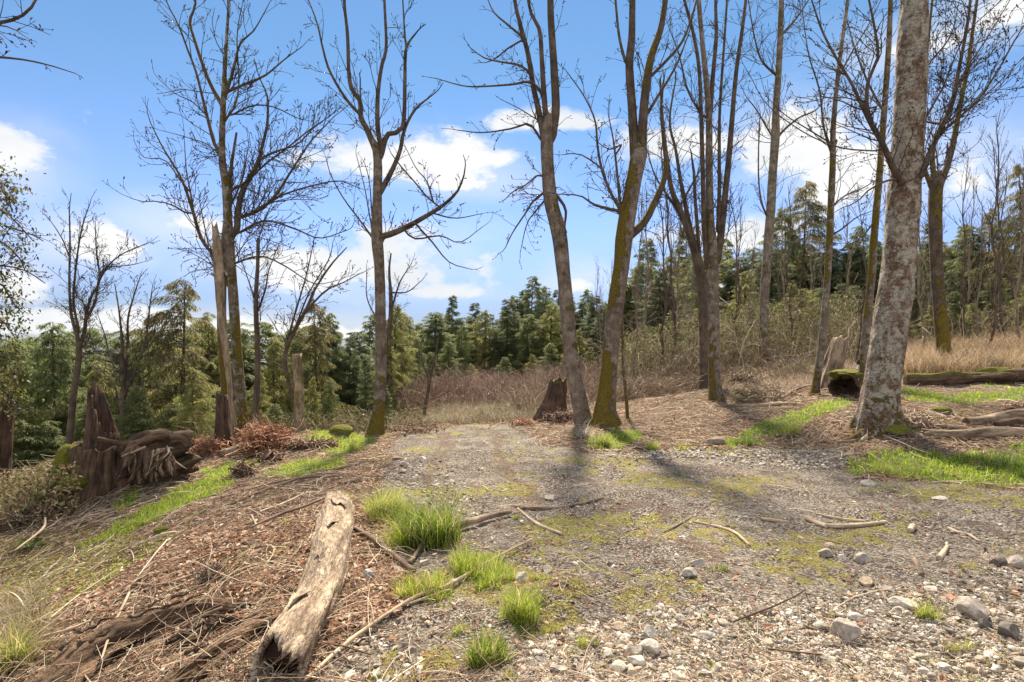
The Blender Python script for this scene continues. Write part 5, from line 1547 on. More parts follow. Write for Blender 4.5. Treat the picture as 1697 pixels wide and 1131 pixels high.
# a drift of redder maple leaves along both sides of the bleached log
x, y = scat(60000, 3.0, 7.0, -32, -6)
k = np.zeros(len(x), bool); J_ = jitter_field(x, y)
for Pm in [poly((575, 850), (640, 860), (700, 950), (690, 1010), (600, 1060), (560, 1110), (545, 1050), (585, 960)), poly((300, 860), (440, 850), (520, 880), (500, 960), (400, 1010), (300, 960))]:
    k |= soft_inside(Pm, x, y, 0.14, J_)
k &= rng.random(len(x)) < np.where(x < -2.0 * y / 6, 0.16, 0.38) * np.clip(1 + 1.4 * n2(x, y, 0.4, 99, 3), 0, 2)
x, y = x[k], y[k]; n = len(x); sz = rng.uniform(0.022, 0.05, n)
batch(mb, LEAF_V, LEAF_T, np.stack([x, y, H(x, y) + rng.uniform(0.004, 0.035, n)], 1), rot_rand(n, 0.6), np.stack([sz, sz * rng.uniform(0.6, 1.2, n), sz * rng.uniform(0.4, 1.6, n)], 1), pal(n, [(0.48, 0.31, 0.21), (0.60, 0.45, 0.33), (0.42, 0.21, 0.13), (0.24, 0.14, 0.09), (0.68, 0.56, 0.43)], 0.2))
stuff(mb, 'fallen_leaves', M_leaf, False)

# dead twigs and straws lying about
def litter(mb, n, r0, r1, L, rad, cols, p_g=0.08, p_o=0.9, lift=0.02, k=5, power=2.0):
    x, y = scat(n, r0, r1, power=power)
    g_, gr_, mo_, di_ = zones(x, y)
    p = np.where(g_, p_g, np.where(gr_, 0.12, p_o))
    s = rng.random(n) < p
    x, y = x[s], y[s]; n = len(x)
    a = rng.uniform(0, np.pi, n); ll = L * rng.uniform(0.3, 1.2, n)
    t = np.linspace(-0.5, 0.5, k)[None]
    c = rng.normal(0, 0.22, n)[:, None] * ll[:, None]
    px = x[:, None] + ll[:, None] * t * np.cos(a)[:, None] - c * (t * t) * np.sin(a)[:, None] * 2
    py = y[:, None] + ll[:, None] * t * np.sin(a)[:, None] + c * (t * t) * np.cos(a)[:, None] * 2
    pz = H(px.ravel(), py.ravel()).reshape(px.shape) + lift * rng.uniform(0.1, 1, n)[:, None] + rng.normal(0, 0.14, n)[:, None] * ll[:, None] * (t + 0.5) ** 2 * (rng.random(n) < 0.5)[:, None]
    pz = pz + np.abs(rng.normal(0, 0.12, n))[:, None] * ll[:, None] * (0.25 - t * t) * 2
    canes(mb, np.stack([px, py, pz], -1), (rad * rng.uniform(0.5, 1.5, n))[:, None] * (1 - 0.5 * (t + 0.5)), pal(n, cols, 0.2))
LITC = [(0.50, 0.37, 0.27), (0.64, 0.53, 0.40), (0.30, 0.20, 0.14), (0.42, 0.28, 0.19), (0.76, 0.67, 0.53), (0.20, 0.13, 0.09)]
mb = MB()
litter(mb, 24000, 2.3, 9, 0.14, 0.0018, LITC, 0.35)
litter(mb, 9000, 2.3, 9, 0.38, 0.0026, LITC, 0.03)
litter(mb, 15000, 6, 15, 0.28, 0.004, LITC, 0.03)
litter(mb, 14000, 8, 15.5, 0.34, 0.0045, TAN + LITC, 0.02, lift=0.04)
litter(mb, 700, 2.5, 12, 0.75, 0.005, LITC, 0.02, lift=0.05)
litter(mb, 3000, 2.4, 5, 0.45, 0.002, LITC, 0.0, lift=0.14)
stuff(mb, 'dead_twig_litter', M_straw, True)

# loose gravel
STC = [(0.36, 0.31, 0.25), (0.44, 0.395, 0.33), (0.27, 0.23, 0.185), (0.56, 0.51, 0.44), (0.40, 0.31, 0.23), (0.31, 0.28, 0.245), (0.16, 0.13, 0.10), (0.22, 0.18, 0.14)]
def pebbles(mb, n, r0, r1, s0, s1, ok, sub=0, sink=0.25, power=2.0):
    V0, F0 = ico(sub)
    x, y = scat(n, r0, r1, power=power)
    k = ok(x, y)
    x, y = x[k], y[k]; n = len(x)
    s = np.exp(rng.uniform(math.log(s0), math.log(s1), n))
    sc = s[:, None] * np.stack([rng.uniform(0.75, 1.3, n), rng.uniform(0.6, 1.0, n), rng.uniform(0.35, 0.8, n)], 1)
    batch(mb, V0, F0, np.stack([x, y, H(x, y) + s * (0.5 - sink) * 0.6], 1), rot_rand(n, 0.6), sc, pal(n, STC, 0.14), jitter=0.2)
def okg(lo, seed, sc=0.5):
    def f(x, y):
        g_, gr_, mo_, di_ = zones(x, y)
        return g_ & ~gr_ & (n2(x, y, sc, seed, 3) + 0.5 * rng.normal(0, 0.5, len(x)) > lo) & ~(mo_ & (rng.random(len(x)) < 0.6)) & ~(di_ & (rng.random(len(x)) < 0.6))
    return f
mb = MB()
pebbles(mb, 100000, 2.25, 7, 0.0035, 0.008, okg(-0.1, 101))
pebbles(mb, 20000, 2.25, 12.5, 0.007, 0.014, okg(0.15, 102))
pebbles(mb, 7000, 5, 13, 0.010, 0.018, okg(0.2, 104))
edge = poly((540, 1140), (600, 1080), (680, 990), (640, 900), (620, 800), (700, 770), (760, 830), (900, 950), (860, 1040), (640, 1140))
fore = poly((760, 1180), (900, 1060), (1100, 1010), (1400, 990), (1800, 930), (1800, 1180))
side2 = poly((640, 790), (660, 745), (720, 760), (780, 800), (820, 860), (700, 850))
def okf(x, y):
    return (inside(fore, x, y) | inside(side2, x, y) | (inside(GRAVEL, x, y) & (n2(x, y, 0.7, 108, 2) > 0.25) & (rng.random(len(x)) < 0.5)))
pebbles(mb, 16000, 2.25, 9, 0.012, 0.028, okf, 1, sink=0.35)
pebbles(mb, 90000, 2.25, 4.6, 0.005, 0.013, lambda x, y: inside(fore, x, y))
berm = poly((1020, 748), (1200, 742), (1420, 742), (1440, 770), (1330, 775), (1180, 762), (1040, 762))
pebbles(mb, 26000, 6.5, 10, 0.014, 0.035, lambda x, y: inside(berm, x, y), 0)
stuff(mb, 'gravel', M_stone, False)

# ------------------------------------------------------------------ logs, snags, stumps
def wood(mb, P, rad, sides=24, seed=0, rough=0.12, fine=0.03, hollow0=0.0, hollow1=0.0, jag0=0.0, jag1=0.0, jfun=None, moss=0.0, mossup=0.0, flutes=0.0, thick=0.72):
    """a log, branch or snag: uneven shell, broken ends, optional hollow ends; 'grain' runs along it"""
    P = np.asarray(P, float); n = len(P)
    T, A, B = frames(P)
    th = np.linspace(0, 2 * np.pi, sides, endpoint=False)
    rad = np.asarray(rad, float); rm = rad.mean()
    s = np.concatenate([[0], np.cumsum(np.linalg.norm(np.diff(P, axis=0), axis=1))])
    q = np.stack([np.cos(th)[None] * rad[:, None] / rm * 1.2 + seed * 3.1, np.sin(th)[None] * rad[:, None] / rm * 1.2 + 0 * s[:, None], s[:, None] / max(rm * 5, 0.05) + 0 * th[None]], -1).reshape(-1, 3)
    f = fbm(q, seed, 3).reshape(n, sides); f2 = fbm(q * np.array([4, 4, 1.5]), seed + 3, 3).reshape(n, sides)
    Rm = rad[:, None] * (1 + rough * 1.6 * f) + rm * fine * 4 * f2
    if flutes: Rm = Rm * (1 + flutes * np.cos(th * 7 + 1.5 * np.sin(th * 2 + seed) + 0.8 * np.sin(s[:, None] * 3)))
    rows, cen, off = [], [], []
    J = lambda k: (jfun(th) if jfun else (0.5 + 0.5 * vnoise(np.stack([np.cos(th) * 2.3, np.sin(th) * 2.3, th * 0 + seed + k], 1)) + 0.5 * vnoise(np.stack([np.cos(th) * 7, np.sin(th) * 7, th * 0 + seed + k], 1))))
    def end(i, sgn, depth, jag, k):
        j = jag * J(k)
        out = []
        base = Rm[i]
        if depth > 0:
            out.append((P[i] + 0 * T[i], base * (thick + 0.1), sgn * (j - 0.01)))
            out.append((P[i], base * thick, sgn * (j * 0.6 - depth * 0.4)))
            out.append((P[i], base * thick * 0.8, sgn * (-depth) + 0 * j))
            out.append((P[i], base * 0.1, sgn * (-depth) + 0 * j))
        else:
            out.append((P[i], base * 0.55, sgn * (j * 0.8 + 0.02 * rm)))
            out.append((P[i], base * 0.05, sgn * (j * 0.3)))
        return j, out
    j0, e0 = end(0, -1, hollow0, jag0, 1); j1, e1 = end(n - 1, 1, hollow1, jag1, 2)
    allr = []
    dark = []
    for c, r, o in reversed(e0): allr.append((c, r, o, T[0], A[0], B[0], s[0])); dark.append(1)
    for i in range(n):
        o = np.zeros(sides)
        if i == 0: o = -j0
        if i == n - 1: o = j1
        allr.append((P[i], Rm[i], o, T[i], A[i], B[i], s[i])); dark.append(0)
    for c, r, o in e1: allr.append((c, r, o, T[-1], A[-1], B[-1], s[-1])); dark.append(1)
    V = []; Gr = []; mo = []; dk = []
    for (c, r, o, t_, a_, b_, ss), d in zip(allr, dark):
        dirs = np.cos(th)[:, None] * a_ + np.sin(th)[:, None] * b_
        V.append(c + r[:, None] * dirs + o[:, None] * t_)
        Gr.append(np.stack([np.cos(th) * rm + seed, np.sin(th) * rm, ss + o], 1))
        mo.append((moss + mossup * np.clip(dirs[:, 2], -1, 1)) * (0 if d else 1) + 0 * th)
        dk.append(np.full(sides, d))
    m = len(V)
    V = np.concatenate(V)
    i = np.arange(m - 1)[:, None] * sides; j = np.arange(sides)[None]; k = (j + 1) % sides
    Q = np.stack([i + j, i + k, i + sides + k, i + sides + j], -1).reshape(-1, 4)
    mb.add(V, Q, None, grain=np.concatenate(Gr), moss=np.concatenate(mo))
    return P

def axis(pts, Ys, lift=0.0, n=30):
    """pts (px, py, width px) of the lying piece's centre line; rests on the land"""
    rows = []
    for (px, py, w), Y in zip(pts, Ys):
        if Y is None:
            p = G(px, py + w * 0.35); r = w / 2 / F * p[1]
            rows.append([p[0], p[1], p[2] + r * 0.75 + lift, r])
        else:
            p = W(px, py, Y); rows.append([*p, w / 2 / F * Y])
    S = smooth_path(np.array(rows), n)
    return S[:, :3], S[:, 3]

# the bleached log in the foreground
P, r = axis([(560, 852, 58), (547, 925, 68), (518, 1000, 84), (474, 1085, 102), (430, 1150, 110)], [None] * 5, n=70)
mid = P[len(P) // 2]
lg = thing('fallen_log', (mid[0], mid[1], H(mid[0], mid[1])[0]), 'large bleached log with peeling bark and a dark hollow end, lying in the foreground', 'log')
# the hollow near end shows above the bottom of the frame
keep = P[:, 1] > 2.86
P, r = P[keep], r[keep]
mb = MB(); wood(mb, P, r * 0.88, 72, 3, 0.20, 0.035, hollow1=0.35, jag1=0.16, jag0=0.14, flutes=0.03, thick=0.7); mb.build('log_body', M_pale, lg)
mb = MB(); e = P[-1]; t_ = norm(P[-1] - P[-2])
tube(mb, np.array([e - t_ * 0.25, e - t_ * 0.12, e - t_ * 0.03]), np.array([0.05, r[-1] * 0.56, r[-1] * 0.6]), 20, grain=np.zeros((62, 3)), moss=0.0); mb.build('hollow_heart', M_dkwood, lg)
def bark_plate(parent, P, r, i0, i1, a0, a1, seed, mat=M_flake, lift=0.012):
    """a ragged sheet of bark still clinging to the log"""
    T, A, B = frames(P)
    mb = MB(); rows = []; nth = 22
    g = np.random.default_rng(seed)
    for i in range(i0, i1):
        w0 = a0 + 0.35 * vnoise(np.array([[i * 0.45, seed, 0]]))[0]; w1 = a1 + 0.35 * vnoise(np.array([[i * 0.45, seed, 9]]))[0]
        th = np.linspace(w0, max(w1, w0 + 0.2), nth)
        edge = np.abs(np.linspace(-1, 1, nth)) ** 3
        fr = min(i - i0, i1 - 1 - i) / max(1, (i1 - i0) / 2)
        rr = r[i] * 0.955 + lift * 0.3 * (1 + 1.5 * edge) + 0.012 * vnoise(np.stack([th * 6, th * 0 + i * 0.5, th * 0 + seed], 1))
        jit = 0.03 * vnoise(np.stack([th * 5, th * 0 + i0, th * 0 + seed * 2], 1)) * (1 if fr > 0.1 else 2.2)
        c = P[i] + T[i] * 0
        rows.append(c + rr[:, None] * (np.cos(th)[:, None] * A[i] + np.sin(th)[:, None] * B[i]) + jit[:, None] * T[i])
    V = np.concatenate(rows); m = len(rows)
    inn = V.copy(); cen = np.repeat(P[i0:i1], nth, 0); inn = cen + (V - cen) * 0.965
    i = np.arange(m - 1)[:, None] * nth; j = np.arange(nth - 1)[None]
    Q = np.stack([i + j, i + j + 1, i + nth + j + 1, i + nth + j], -1).reshape(-1, 4)
    gr = np.stack([V[:, 0] * 3, V[:, 2] * 3, V[:, 1]], 1)
    nn = len(V)
    # rim joins the outer and inner sheets
    rim = list(range(nth)) + [k * nth + nth - 1 for k in range(1, m)] + [(m - 1) * nth + k for k in range(nth - 2, -1, -1)] + [k * nth for k in range(m - 2, 0, -1)]
    RQ = [(rim[k], rim[(k + 1) % len(rim)], rim[(k + 1) % len(rim)] + nn, rim[k] + nn) for k in range(len(rim))]
    mb.add(np.vstack([V, inn]), np.vstack([Q, Q[:, ::-1] + nn, np.array(RQ)]), None, grain=np.vstack([gr, gr]), moss=np.zeros(2 * nn))
    mb.build('bark_sheet', mat, parent, smooth=False)
# which angles face up: find the top of the frame
def top_angle(P, i):
    T, A, B = frames(P); return math.atan2(B[i][2], A[i][2])
n_ = len(P)
for k, (f0, f1, o0, o1) in enumerate([(0.05, 0.13, -0.4, 0.0), (0.30, 0.37, 0.0, 0.4), (0.56, 0.63, -0.3, 0.1), (0.80, 0.87, 0.0, 0.3)]):
    i0, i1 = int(f0 * n_), min(n_, int(f1 * n_) + 1); ta = top_angle(P, i0)
    bark_plate(lg, P, r, i0, i1, ta + o0, ta + o1, 40 + k)

def lying(name, label, cat, pts, Ys=None, mat=M_dstick, sides=12, seed=1, rough=0.1, fine=0.03, lift=0.0, n=24, group=None, **kw):
    P, r = axis(pts, Ys or [None] * len(pts), lift, n)
    o = MB(); wood(o, P, r, sides, seed, rough, fine, **kw)
    m = P[len(P) // 2]
    loc = np.array([m[0], m[1], H(m[0], m[1])[0]])
    V = np.concatenate(o.v) - loc; o.v = [V.astype(np.float32)]
    ob = o.build(name, mat); ob.location = tuple(loc)
    return tag(ob, label, cat, group)

def compound(name, label, cat, pieces, loc=None, group=None):
    """pieces: (part name, material, builder(mb))"""
    root = thing(name, loc, label, cat, group)
    for pn, mt, fn in pieces:
        mb = MB(); fn(mb); mb.build(pn, mt, root)
    return root

# rotten trunks in the lower left corner
def rot_log(label, pts, seed, r2=None):
    P, r = axis(pts, [None] * len(pts), -0.03, n=50)
    m = P[25]
    def body(mb): wood(mb, P, r * 0.72, 48, seed, 0.5, 0.10, hollow0=0.15, hollow1=0.2, jag0=0.12, jag1=0.15, flutes=0.12, moss=-0.2, mossup=0.25)
    pcs = [('log_body', M_rot, body)]
    g = np.random.default_rng(seed)
    for k in range(12):
        def splint(mb, k=k):
            i = g.integers(3, 40); o = g.normal(0, 1, 3) * r[i] * 0.8; o[2] = abs(o[2]) * 0.6 + r[i] * 0.35
            L = g.integers(5, 10)
            Q = P[i:i + L] + o + g.normal(0, 0.006, (len(P[i:i + L]), 3))
            wood(mb, Q, np.linspace(0.012, 0.004, len(Q)), 5, seed + k, 0.2, 0.05)
        pcs.append(('splinter', M_rot, splint))
    return compound('rotten_log', label, 'log', pcs, (m[0], m[1], H(m[0], m[1])[0]))
rot_log('long dark crumbling log slanting up from the bottom left corner', [(70, 1150, 80), (150, 1085, 76), (235, 1040, 60), (320, 1012, 44), (392, 1000, 26)], 5)
rot_log('short rotten log buried in dead twigs between the corner log and the bleached log', [(245, 1160, 60), (330, 1100, 62), (400, 1055, 52), (445, 1030, 36)], 8)
rot_log('small broken rotten chunk lying above the long dark crumbling log', [(318, 1050, 34), (360, 1030, 36), (400, 1022, 28)], 9)

# the old stump with a jagged spire
Y = 8.0
bx = (176 - CX) / F * Y
bz = H(bx, Y)[0]
def stump_body(mb):
    z = np.linspace(bz - 0.25, W(0, 742, Y)[2], 26)
    rr = np.interp((z - bz) / 0.6, [-0.4, 0, 0.3, 0.7, 1.2], [0.70, 0.60, 0.50, 0.42, 0.36])
    P = np.stack([bx - 0.10 + 0.10 * (z - bz), Y + 0 * z, z], 1)
    wood(mb, P, rr, 60, 14, 0.20, 0.05, hollow1=0.25, jag1=0.09, flutes=0.10, moss=-0.05, thick=0.7)
def stump_moss(mb):
    V0, F0 = ico(3)
    for dx, dy, dz, sx, sz, sd in [(-0.42, -0.12, 0.10, 0.16, 0.34, 1), (-0.52, -0.05, -0.08, 0.22, 0.20, 2), (-0.12, -0.42, -0.02, 0.16, 0.12, 3)]:
        v = V0 * np.array([sx, 0.2, sz]) * (1 + 0.25 * fbm(V0 * 3, sd, 3))[:, None] + np.array([bx + dx, Y + dy, bz + 0.22 + dz])
        mb.add(v, None, F0)
def spire(mb):
    top = W(0, 735, Y)[2] - 0.35
    P = np.stack([np.full(20, bx - 0.03), np.full(20, Y + 0.05), np.linspace(top, top + 0.42, 20)], 1)
    P[:, 0] += np.linspace(0, 0.03, 20)
    def jf(th):
        T, A, B = frames(P)
        xd = np.cos(th) * A[-1][0] + np.sin(th) * B[-1][0]
        return np.clip(0.5 - 0.62 * (xd + 0.05), 0.02, 1.1) ** 1.1 * 0.9 + 0.09 * np.abs(np.sin(th * 6.5)) + 0.05 * np.sin(th * 14)
    P[:, 0] -= 0.09
    wood(mb, P, np.linspace(0.23, 0.17, 20), 60, 17, 0.12, 0.05, hollow1=0.2, jag1=0.72, jfun=jf, flutes=0.09, thick=0.75)
compound('tree_stump', 'old brown stump with a jagged dark spire and mossy left flank, on the left slope', 'stump',
         [('stump_base', M_rot, stump_body), ('spire', M_redwood, spire), ('moss_cushion', M_moss, stump_moss)], (bx, Y, bz))

# uprooted root wad leaning on it
def root_pts(pts, Y, n=14, dy=0.0):
    a = np.array([[*W(px, py, Y + dy * k / max(1, len(pts) - 1)), w / 2 / F * Y] for k, (px, py, w) in enumerate(pts)])
    S = smooth_path(a, n); return S[:, :3], S[:, 3]
rw = W(255, 765, 7.8); rwz = H(rw[0], rw[1])[0]
wad = thing('root_wad', (rw[0], rw[1], rwz), 'uprooted log end with dangling roots, leaning against the jagged old stump', 'root wad')
mb = MB(); P, r = root_pts([(216, 776, 62), (245, 764, 80), (278, 756, 76), (306, 748, 58)], 7.9, 24, 0.35); wood(mb, P, r, 64, 21, 0.35, 0.11, hollow0=0.05, hollow1=0.12, jag0=0.08, jag1=0.14, flutes=0.16, thick=0.6); mb.build('log_body', M_rot, wad)
for k, (pts, dy) in enumerate([([(162, 728, 7), (200, 734, 8), (232, 734, 13), (262, 722, 18), (283, 724, 12)], 0.1), ([(283, 730, 18), (300, 728, 14), (309, 740, 9)], 0.1), ([(232, 742, 13), (228, 765, 11), (222, 790, 9), (214, 800, 6)], -0.25),
        ([(242, 745, 14), (243, 770, 12), (240, 795, 8)], -0.3), ([(250, 750, 11), (262, 775, 8), (270, 790, 5)], -0.25), ([(222, 765, 8), (200, 780, 6), (192, 790, 4)], -0.3), ([(232, 780, 6), (205, 790, 5), (190, 800, 4)], -0.35),
        ([(258, 750, 10), (250, 775, 9), (252, 800, 5)], -0.3), ([(276, 765, 12), (282, 780, 10), (291, 786, 6)], -0.2), ([(236, 750, 9), (231, 778, 8), (232, 803, 5)], -0.35), ([(246, 755, 7), (256, 782, 6), (262, 800, 4)], -0.38), ([(225, 750, 8), (212, 760, 7), (206, 775, 5)], -0.3)]):
    mb = MB(); P, r = root_pts(pts, 7.75, 16, dy); wood(mb, P, r, 10, 30 + k, 0.15, 0.04); mb.build('root', M_rot, wad)

_g = np.random.default_rng(77)
for k in range(26):
    x0_, y0_ = _g.uniform(218, 292), _g.uniform(738, 770); x1_, y1_ = x0_ + _g.normal(-4, 14), y0_ + _g.uniform(14, 38)
    mb = MB(); P, r = root_pts([(x0_, y0_, _g.uniform(2, 6)), ((x0_ + x1_) / 2 + _g.normal(0, 5), (y0_ + y1_) / 2, 3.5), (x1_, y1_, 1.2)], 7.62, 10, -0.2); wood(mb, P, r, 6, 130 + k, 0.2, 0.06); mb.build('root', M_rot if k % 3 else M_greywood, wad)

def snag(name, label, pts, Y, mat, seed, jag=0.12, moss=0.0, sides=32, cat='stump', flutes=0.07, flare=0.25, n=40, hollow=0.12, mossy_top=None, jf=None):
    S = np.array([[*W(px, py, Y), 0.92 * w / 2 / F * Y * math.cos(math.atan2(px - CX, F))] for px, py, w in pts])
    gz = H(S[0, 0], Y)[0]
    S = np.vstack([[S[0, 0], S[0, 1], min(gz, S[0, 2]) - 0.2, S[0, 3] * (1 + flare * .5)], S])
    S = smooth_path(S, n)
    P, r = S[:, :3], S[:, 3] * (1 + flare * np.exp(-np.clip(S[:, 2] - gz, 0, None) / (S[0, 3] * 1.5)))
    pcs = [('shell', mat, lambda mb: wood(mb, P, r, sides, seed, 0.1, 0.035, hollow1=hollow, jag1=jag, jfun=jf, flutes=flutes, moss=moss))]
    if mossy_top:
        def mt(mb):
            V0, F0 = ico(3)
            v = V0 * np.array([r[-1] * 1.0, r[-1] * 1.0, mossy_top]) * (1 + 0.3 * fbm(V0 * 3, seed, 3))[:, None] + P[-1]
            mb.add(v, None, F0)
        pcs.append(('moss_cap', M_moss, mt))
    return compound(name, label, cat, pcs, (S[0, 0], Y, gz))

snag('split_snag', 'tall pale split snag with a broken top, tight against the mossy trunk on the left', [(386, 700, 8), (381, 640, 10), (374, 580, 12), (367, 520, 16), (363, 460, 18), (360, 410, 16), (356, 378, 10)], 10.3, M_greywood, 51, 0.10, cat='snag', flare=0.1,
     jf=lambda th: 0.5 + 0.5 * np.sin(th * 2) + 0.3 * np.sin(th * 5))
snag('tree_stump', 'short brown stump with a ragged top at the foot of the split snag', [(372, 738, 34), (369, 700, 26), (368, 662, 23)], 9.9, M_redwood, 53, 0.10)
snag('cut_trunk', 'cut mossy post trunk about head height, standing in front of the conifers', [(497, 718, 22), (496, 680, 18), (495, 640, 17), (493, 590, 17)], 12.0, M_greywood, 55, 0.05, moss=0.42, cat='stump', flare=0.15)
snag('tree_stump', 'dark ragged stump cut off by the left edge above the brambles', [(-2, 770, 46), (4, 720, 38), (9, 685, 34), (14, 668, 26)], 8.8, M_redwood, 57, 0.15)
snag('tree_stump', 'dark red-brown stump with a mossy top, left of the leaning pair', [(914, 694, 50), (919, 672, 40), (922, 650, 34), (924, 634, 29)], 13.0, M_redwood, 59, 0.14, moss=0.2, mossy_top=0.06, flare=0.28)
snag('tree_stump', 'leaning broken grey-brown stump between the wavy tree and the big pale trunk', [(1373, 640, 40), (1380, 610, 36), (1389, 575, 32), (1392, 564, 28)], 12.6, M_greywood, 61, 0.08)
def hollow_log():
    a = W(1397, 638, 11.2); a[2] = H(a[0], a[1])[0] + 0.2
    P = np.stack([a, a + np.array([0.25, 0.35, 0.02]), a + np.array([0.5, 0.8, 0.03])]); P = smooth_path(P, 16)
    V0, F0 = ico(3)
    def cap(mb): mb.add(V0 * np.array([0.3, 0.3, 0.10]) * (1 + 0.3 * fbm(V0 * 3, 4, 3))[:, None] + P[6] + np.array([0, 0, 0.24]), None, F0)
    compound('hollow_log', 'short hollow log with a black open end and mossy top, behind the big pale trunk', 'log',
             [('shell', M_dkwood, lambda mb: wood(mb, P[::-1], np.full(16, 0.27), 30, 63, 0.12, 0.05, hollow1=0.4, jag1=0.05, thick=0.8)), ('moss_cap', M_moss, cap)], (a[0], a[1], a[2] - 0.2))
hollow_log()
def ly(label, pts, mat=M_greywood, name='fallen_log', cat='log', **kw): return lying(name, label, cat, pts, mat=mat, **kw)
ly('long mossy fallen log across the right-hand lawn, its near end dark and broken', [(1500, 633, 20), (1560, 632, 22), (1620, 629, 22), (1672, 626, 26)], M_rot, sides=40, seed=65, rough=0.35, fine=0.06, flutes=0.06, n=40, hollow1=0.2, jag1=0.06, mossup=0.75, moss=0.0)
ly('dark stubby log continuing from the broken end of the long mossy log', [(1668, 624, 24), (1700, 622, 26), (1740, 620, 24)], M_rot, sides=24, seed=66, rough=0.2, hollow0=0.12, jag0=0.05)
ly('flat grey weathered log lying right of the big pale trunk, nearest the gravel', [(1535, 716, 12), (1590, 717, 15), (1650, 716, 17), (1730, 720, 16)], seed=67, sides=20, rough=0.2, n=40, jag0=0.1)
ly('grey log with stub branches behind the flat weathered log', [(1600, 700, 13), (1640, 696, 15), (1690, 690, 17), (1740, 688, 16)], seed=68, sides=20, rough=0.18, n=30, hollow0=0.05)
ly('small brown rotten piece between the two grey logs at the right edge', [(1650, 706, 12), (1680, 702, 14), (1700, 704, 12)], M_rot, seed=69, sides=16, rough=0.25)
ly('thin grey pole running right from the roots of the big pale trunk', [(1500, 704, 6), (1550, 706, 7), (1600, 708, 6)], seed=70, sides=10)
ly('pale split log with a bleached top, beside the reddish brush pile', [(366, 754, 14), (395, 748, 18), (428, 742, 15)], M_pale, seed=71, sides=18, rough=0.18, jag0=0.04, jag1=0.05)
ly('fallen grey pole on the brown bank, below the fern', [(1186, 672, 4), (1240, 672, 6), (1290, 669, 7), (1335, 671, 5)], seed=72, sides=10)
ly('thin fallen pole slanting over the bank towards the wavy tree', [(1296, 664, 3), (1320, 652, 4), (1350, 640, 3)], seed=73, sides=8, lift=0.05)

S_ = 'fallen_branch'
def st(label, pts, mat=M_dstick, **kw): return lying(S_, label, 'branch', pts, mat=mat, sides=kw.pop('sides', 10), rough=0.12, **kw)
st('long thin pale stick running from the bottom edge up across the gravel margin', [(500, 1140, 7), (590, 1062, 7), (686, 1000, 6), (745, 976, 6), (810, 940, 4), (882, 898, 3)], M_stick, seed=81, n=50, lift=0.03)
st('thin stick forking beside the long pale stick', [(640, 1020, 3), (700, 1000, 4), (745, 982, 3)], M_stick, seed=82, lift=0.02)
st('mossy curved branch between the bleached log and the grass clumps', [(588, 884, 8), (620, 900, 10), (650, 925, 10), (686, 951, 9)], M_dstick, seed=83, moss=0.35, lift=0.03)
st('thick dark branch lying against the foot of the tall grass clump', [(678, 936, 6), (700, 905, 9), (722, 885, 13), (765, 876, 14), (800, 864, 10), (846, 853, 7)], M_greywood, seed=84, lift=0.03, n=40)
st('short pale curved stick on the gravel right of the tall grass clump', [(858, 843, 4), (890, 868, 6), (932, 885, 6)], M_stick, seed=85)
st('bent brown branch lying across the middle of the gravel', [(855, 838, 7), (885, 843, 8), (940, 836, 5), (1000, 825, 4)], M_greywood, seed=86)
st('curved pale stick in the middle of the moss-speckled gravel', [(1150, 861, 3), (1178, 868, 4), (1215, 882, 5), (1243, 903, 5)], M_stick, seed=87)
st('thin dark stick curving beside the pale stick in mid gravel', [(1100, 880, 2.5), (1140, 858, 3), (1185, 832, 2.5)], M_dstick, seed=88)
st('thick peeled stick lying level, right half of the broken pair on the moss', [(1369, 873, 7), (1415, 872, 8), (1468, 866, 6)], M_stick, seed=89)
st('short thick peeled stick, left half of the broken pair on the moss', [(1336, 858, 9), (1352, 865, 9), (1370, 873, 8)], M_stick, seed=90)
st('pale stick left of the broken peeled pair', [(1262, 858, 6), (1285, 861, 7), (1306, 864, 5)], M_stick, seed=91)
st('thin stick lying just behind the broken peeled pair', [(1352, 853, 4), (1390, 860, 5), (1432, 864, 4)], M_stick, seed=92)
st('sawn stub of pale wood standing near the right of the mossy gravel', [(1508, 877, 10), (1513, 870, 10)], M_stick, seed=93)
st('forked pale stick near the right edge of the mossy gravel', [(1572, 872, 5), (1590, 879, 6), (1606, 882, 5), (1624, 893, 3)], M_stick, seed=94)
st('pale stub of wood half buried in the gravel on the right', [(1556, 937, 9), (1562, 924, 9), (1570, 903, 5)], M_stick, seed=95)
st('small reddish stick on the dark gravel at the right', [(1590, 948, 4), (1600, 956, 5), (1609, 964, 3)], M_redwood, seed=96)
st('weathered grey splinter of wood near the round pale stone', [(1516, 940, 7), (1522, 950, 9), (1527, 961, 6)], M_greywood, seed=97)
st('twiggy stick lying over the top of the bleached log', [(414, 926, 3), (465, 898, 5), (510, 882, 4), (560, 860, 3)], M_dstick, seed=98, lift=0.22)
st('thin pale stem in the lower left, crossing the long crumbling log', [(70, 1094, 4), (110, 1085, 5), (150, 1068, 3)], M_stick, seed=99, lift=0.12)
st('upright pale stalk slanting in front of the long crumbling log', [(168, 1130, 3), (185, 1080, 4), (214, 1018, 4)], M_stick, seed=100, lift=0.12)
st('dark stick beside the small broken rotten chunk', [(300, 1070, 5), (335, 1050, 7), (368, 1032, 5)], M_dstick, seed=101, lift=0.1)
st('dark bark sliver at the left margin of the drive, upper one', [(563, 806, 5), (590, 800, 7), (602, 794, 4)], M_dkwood, seed=102)
st('dark bark sliver at the left margin of the drive, lower one', [(553, 783, 4), (580, 776, 6), (603, 768, 4)], M_dkwood, seed=103)
st('short brown stick on the stony berm below the big pale trunk', [(1388, 732, 6), (1405, 731, 6), (1419, 728, 5)], M_dstick, seed=104)
st('curved stick along the bottom edge below the grass tufts', [(700, 1123, 4), (740, 1120, 5), (795, 1133, 5)], M_stick, seed=105)
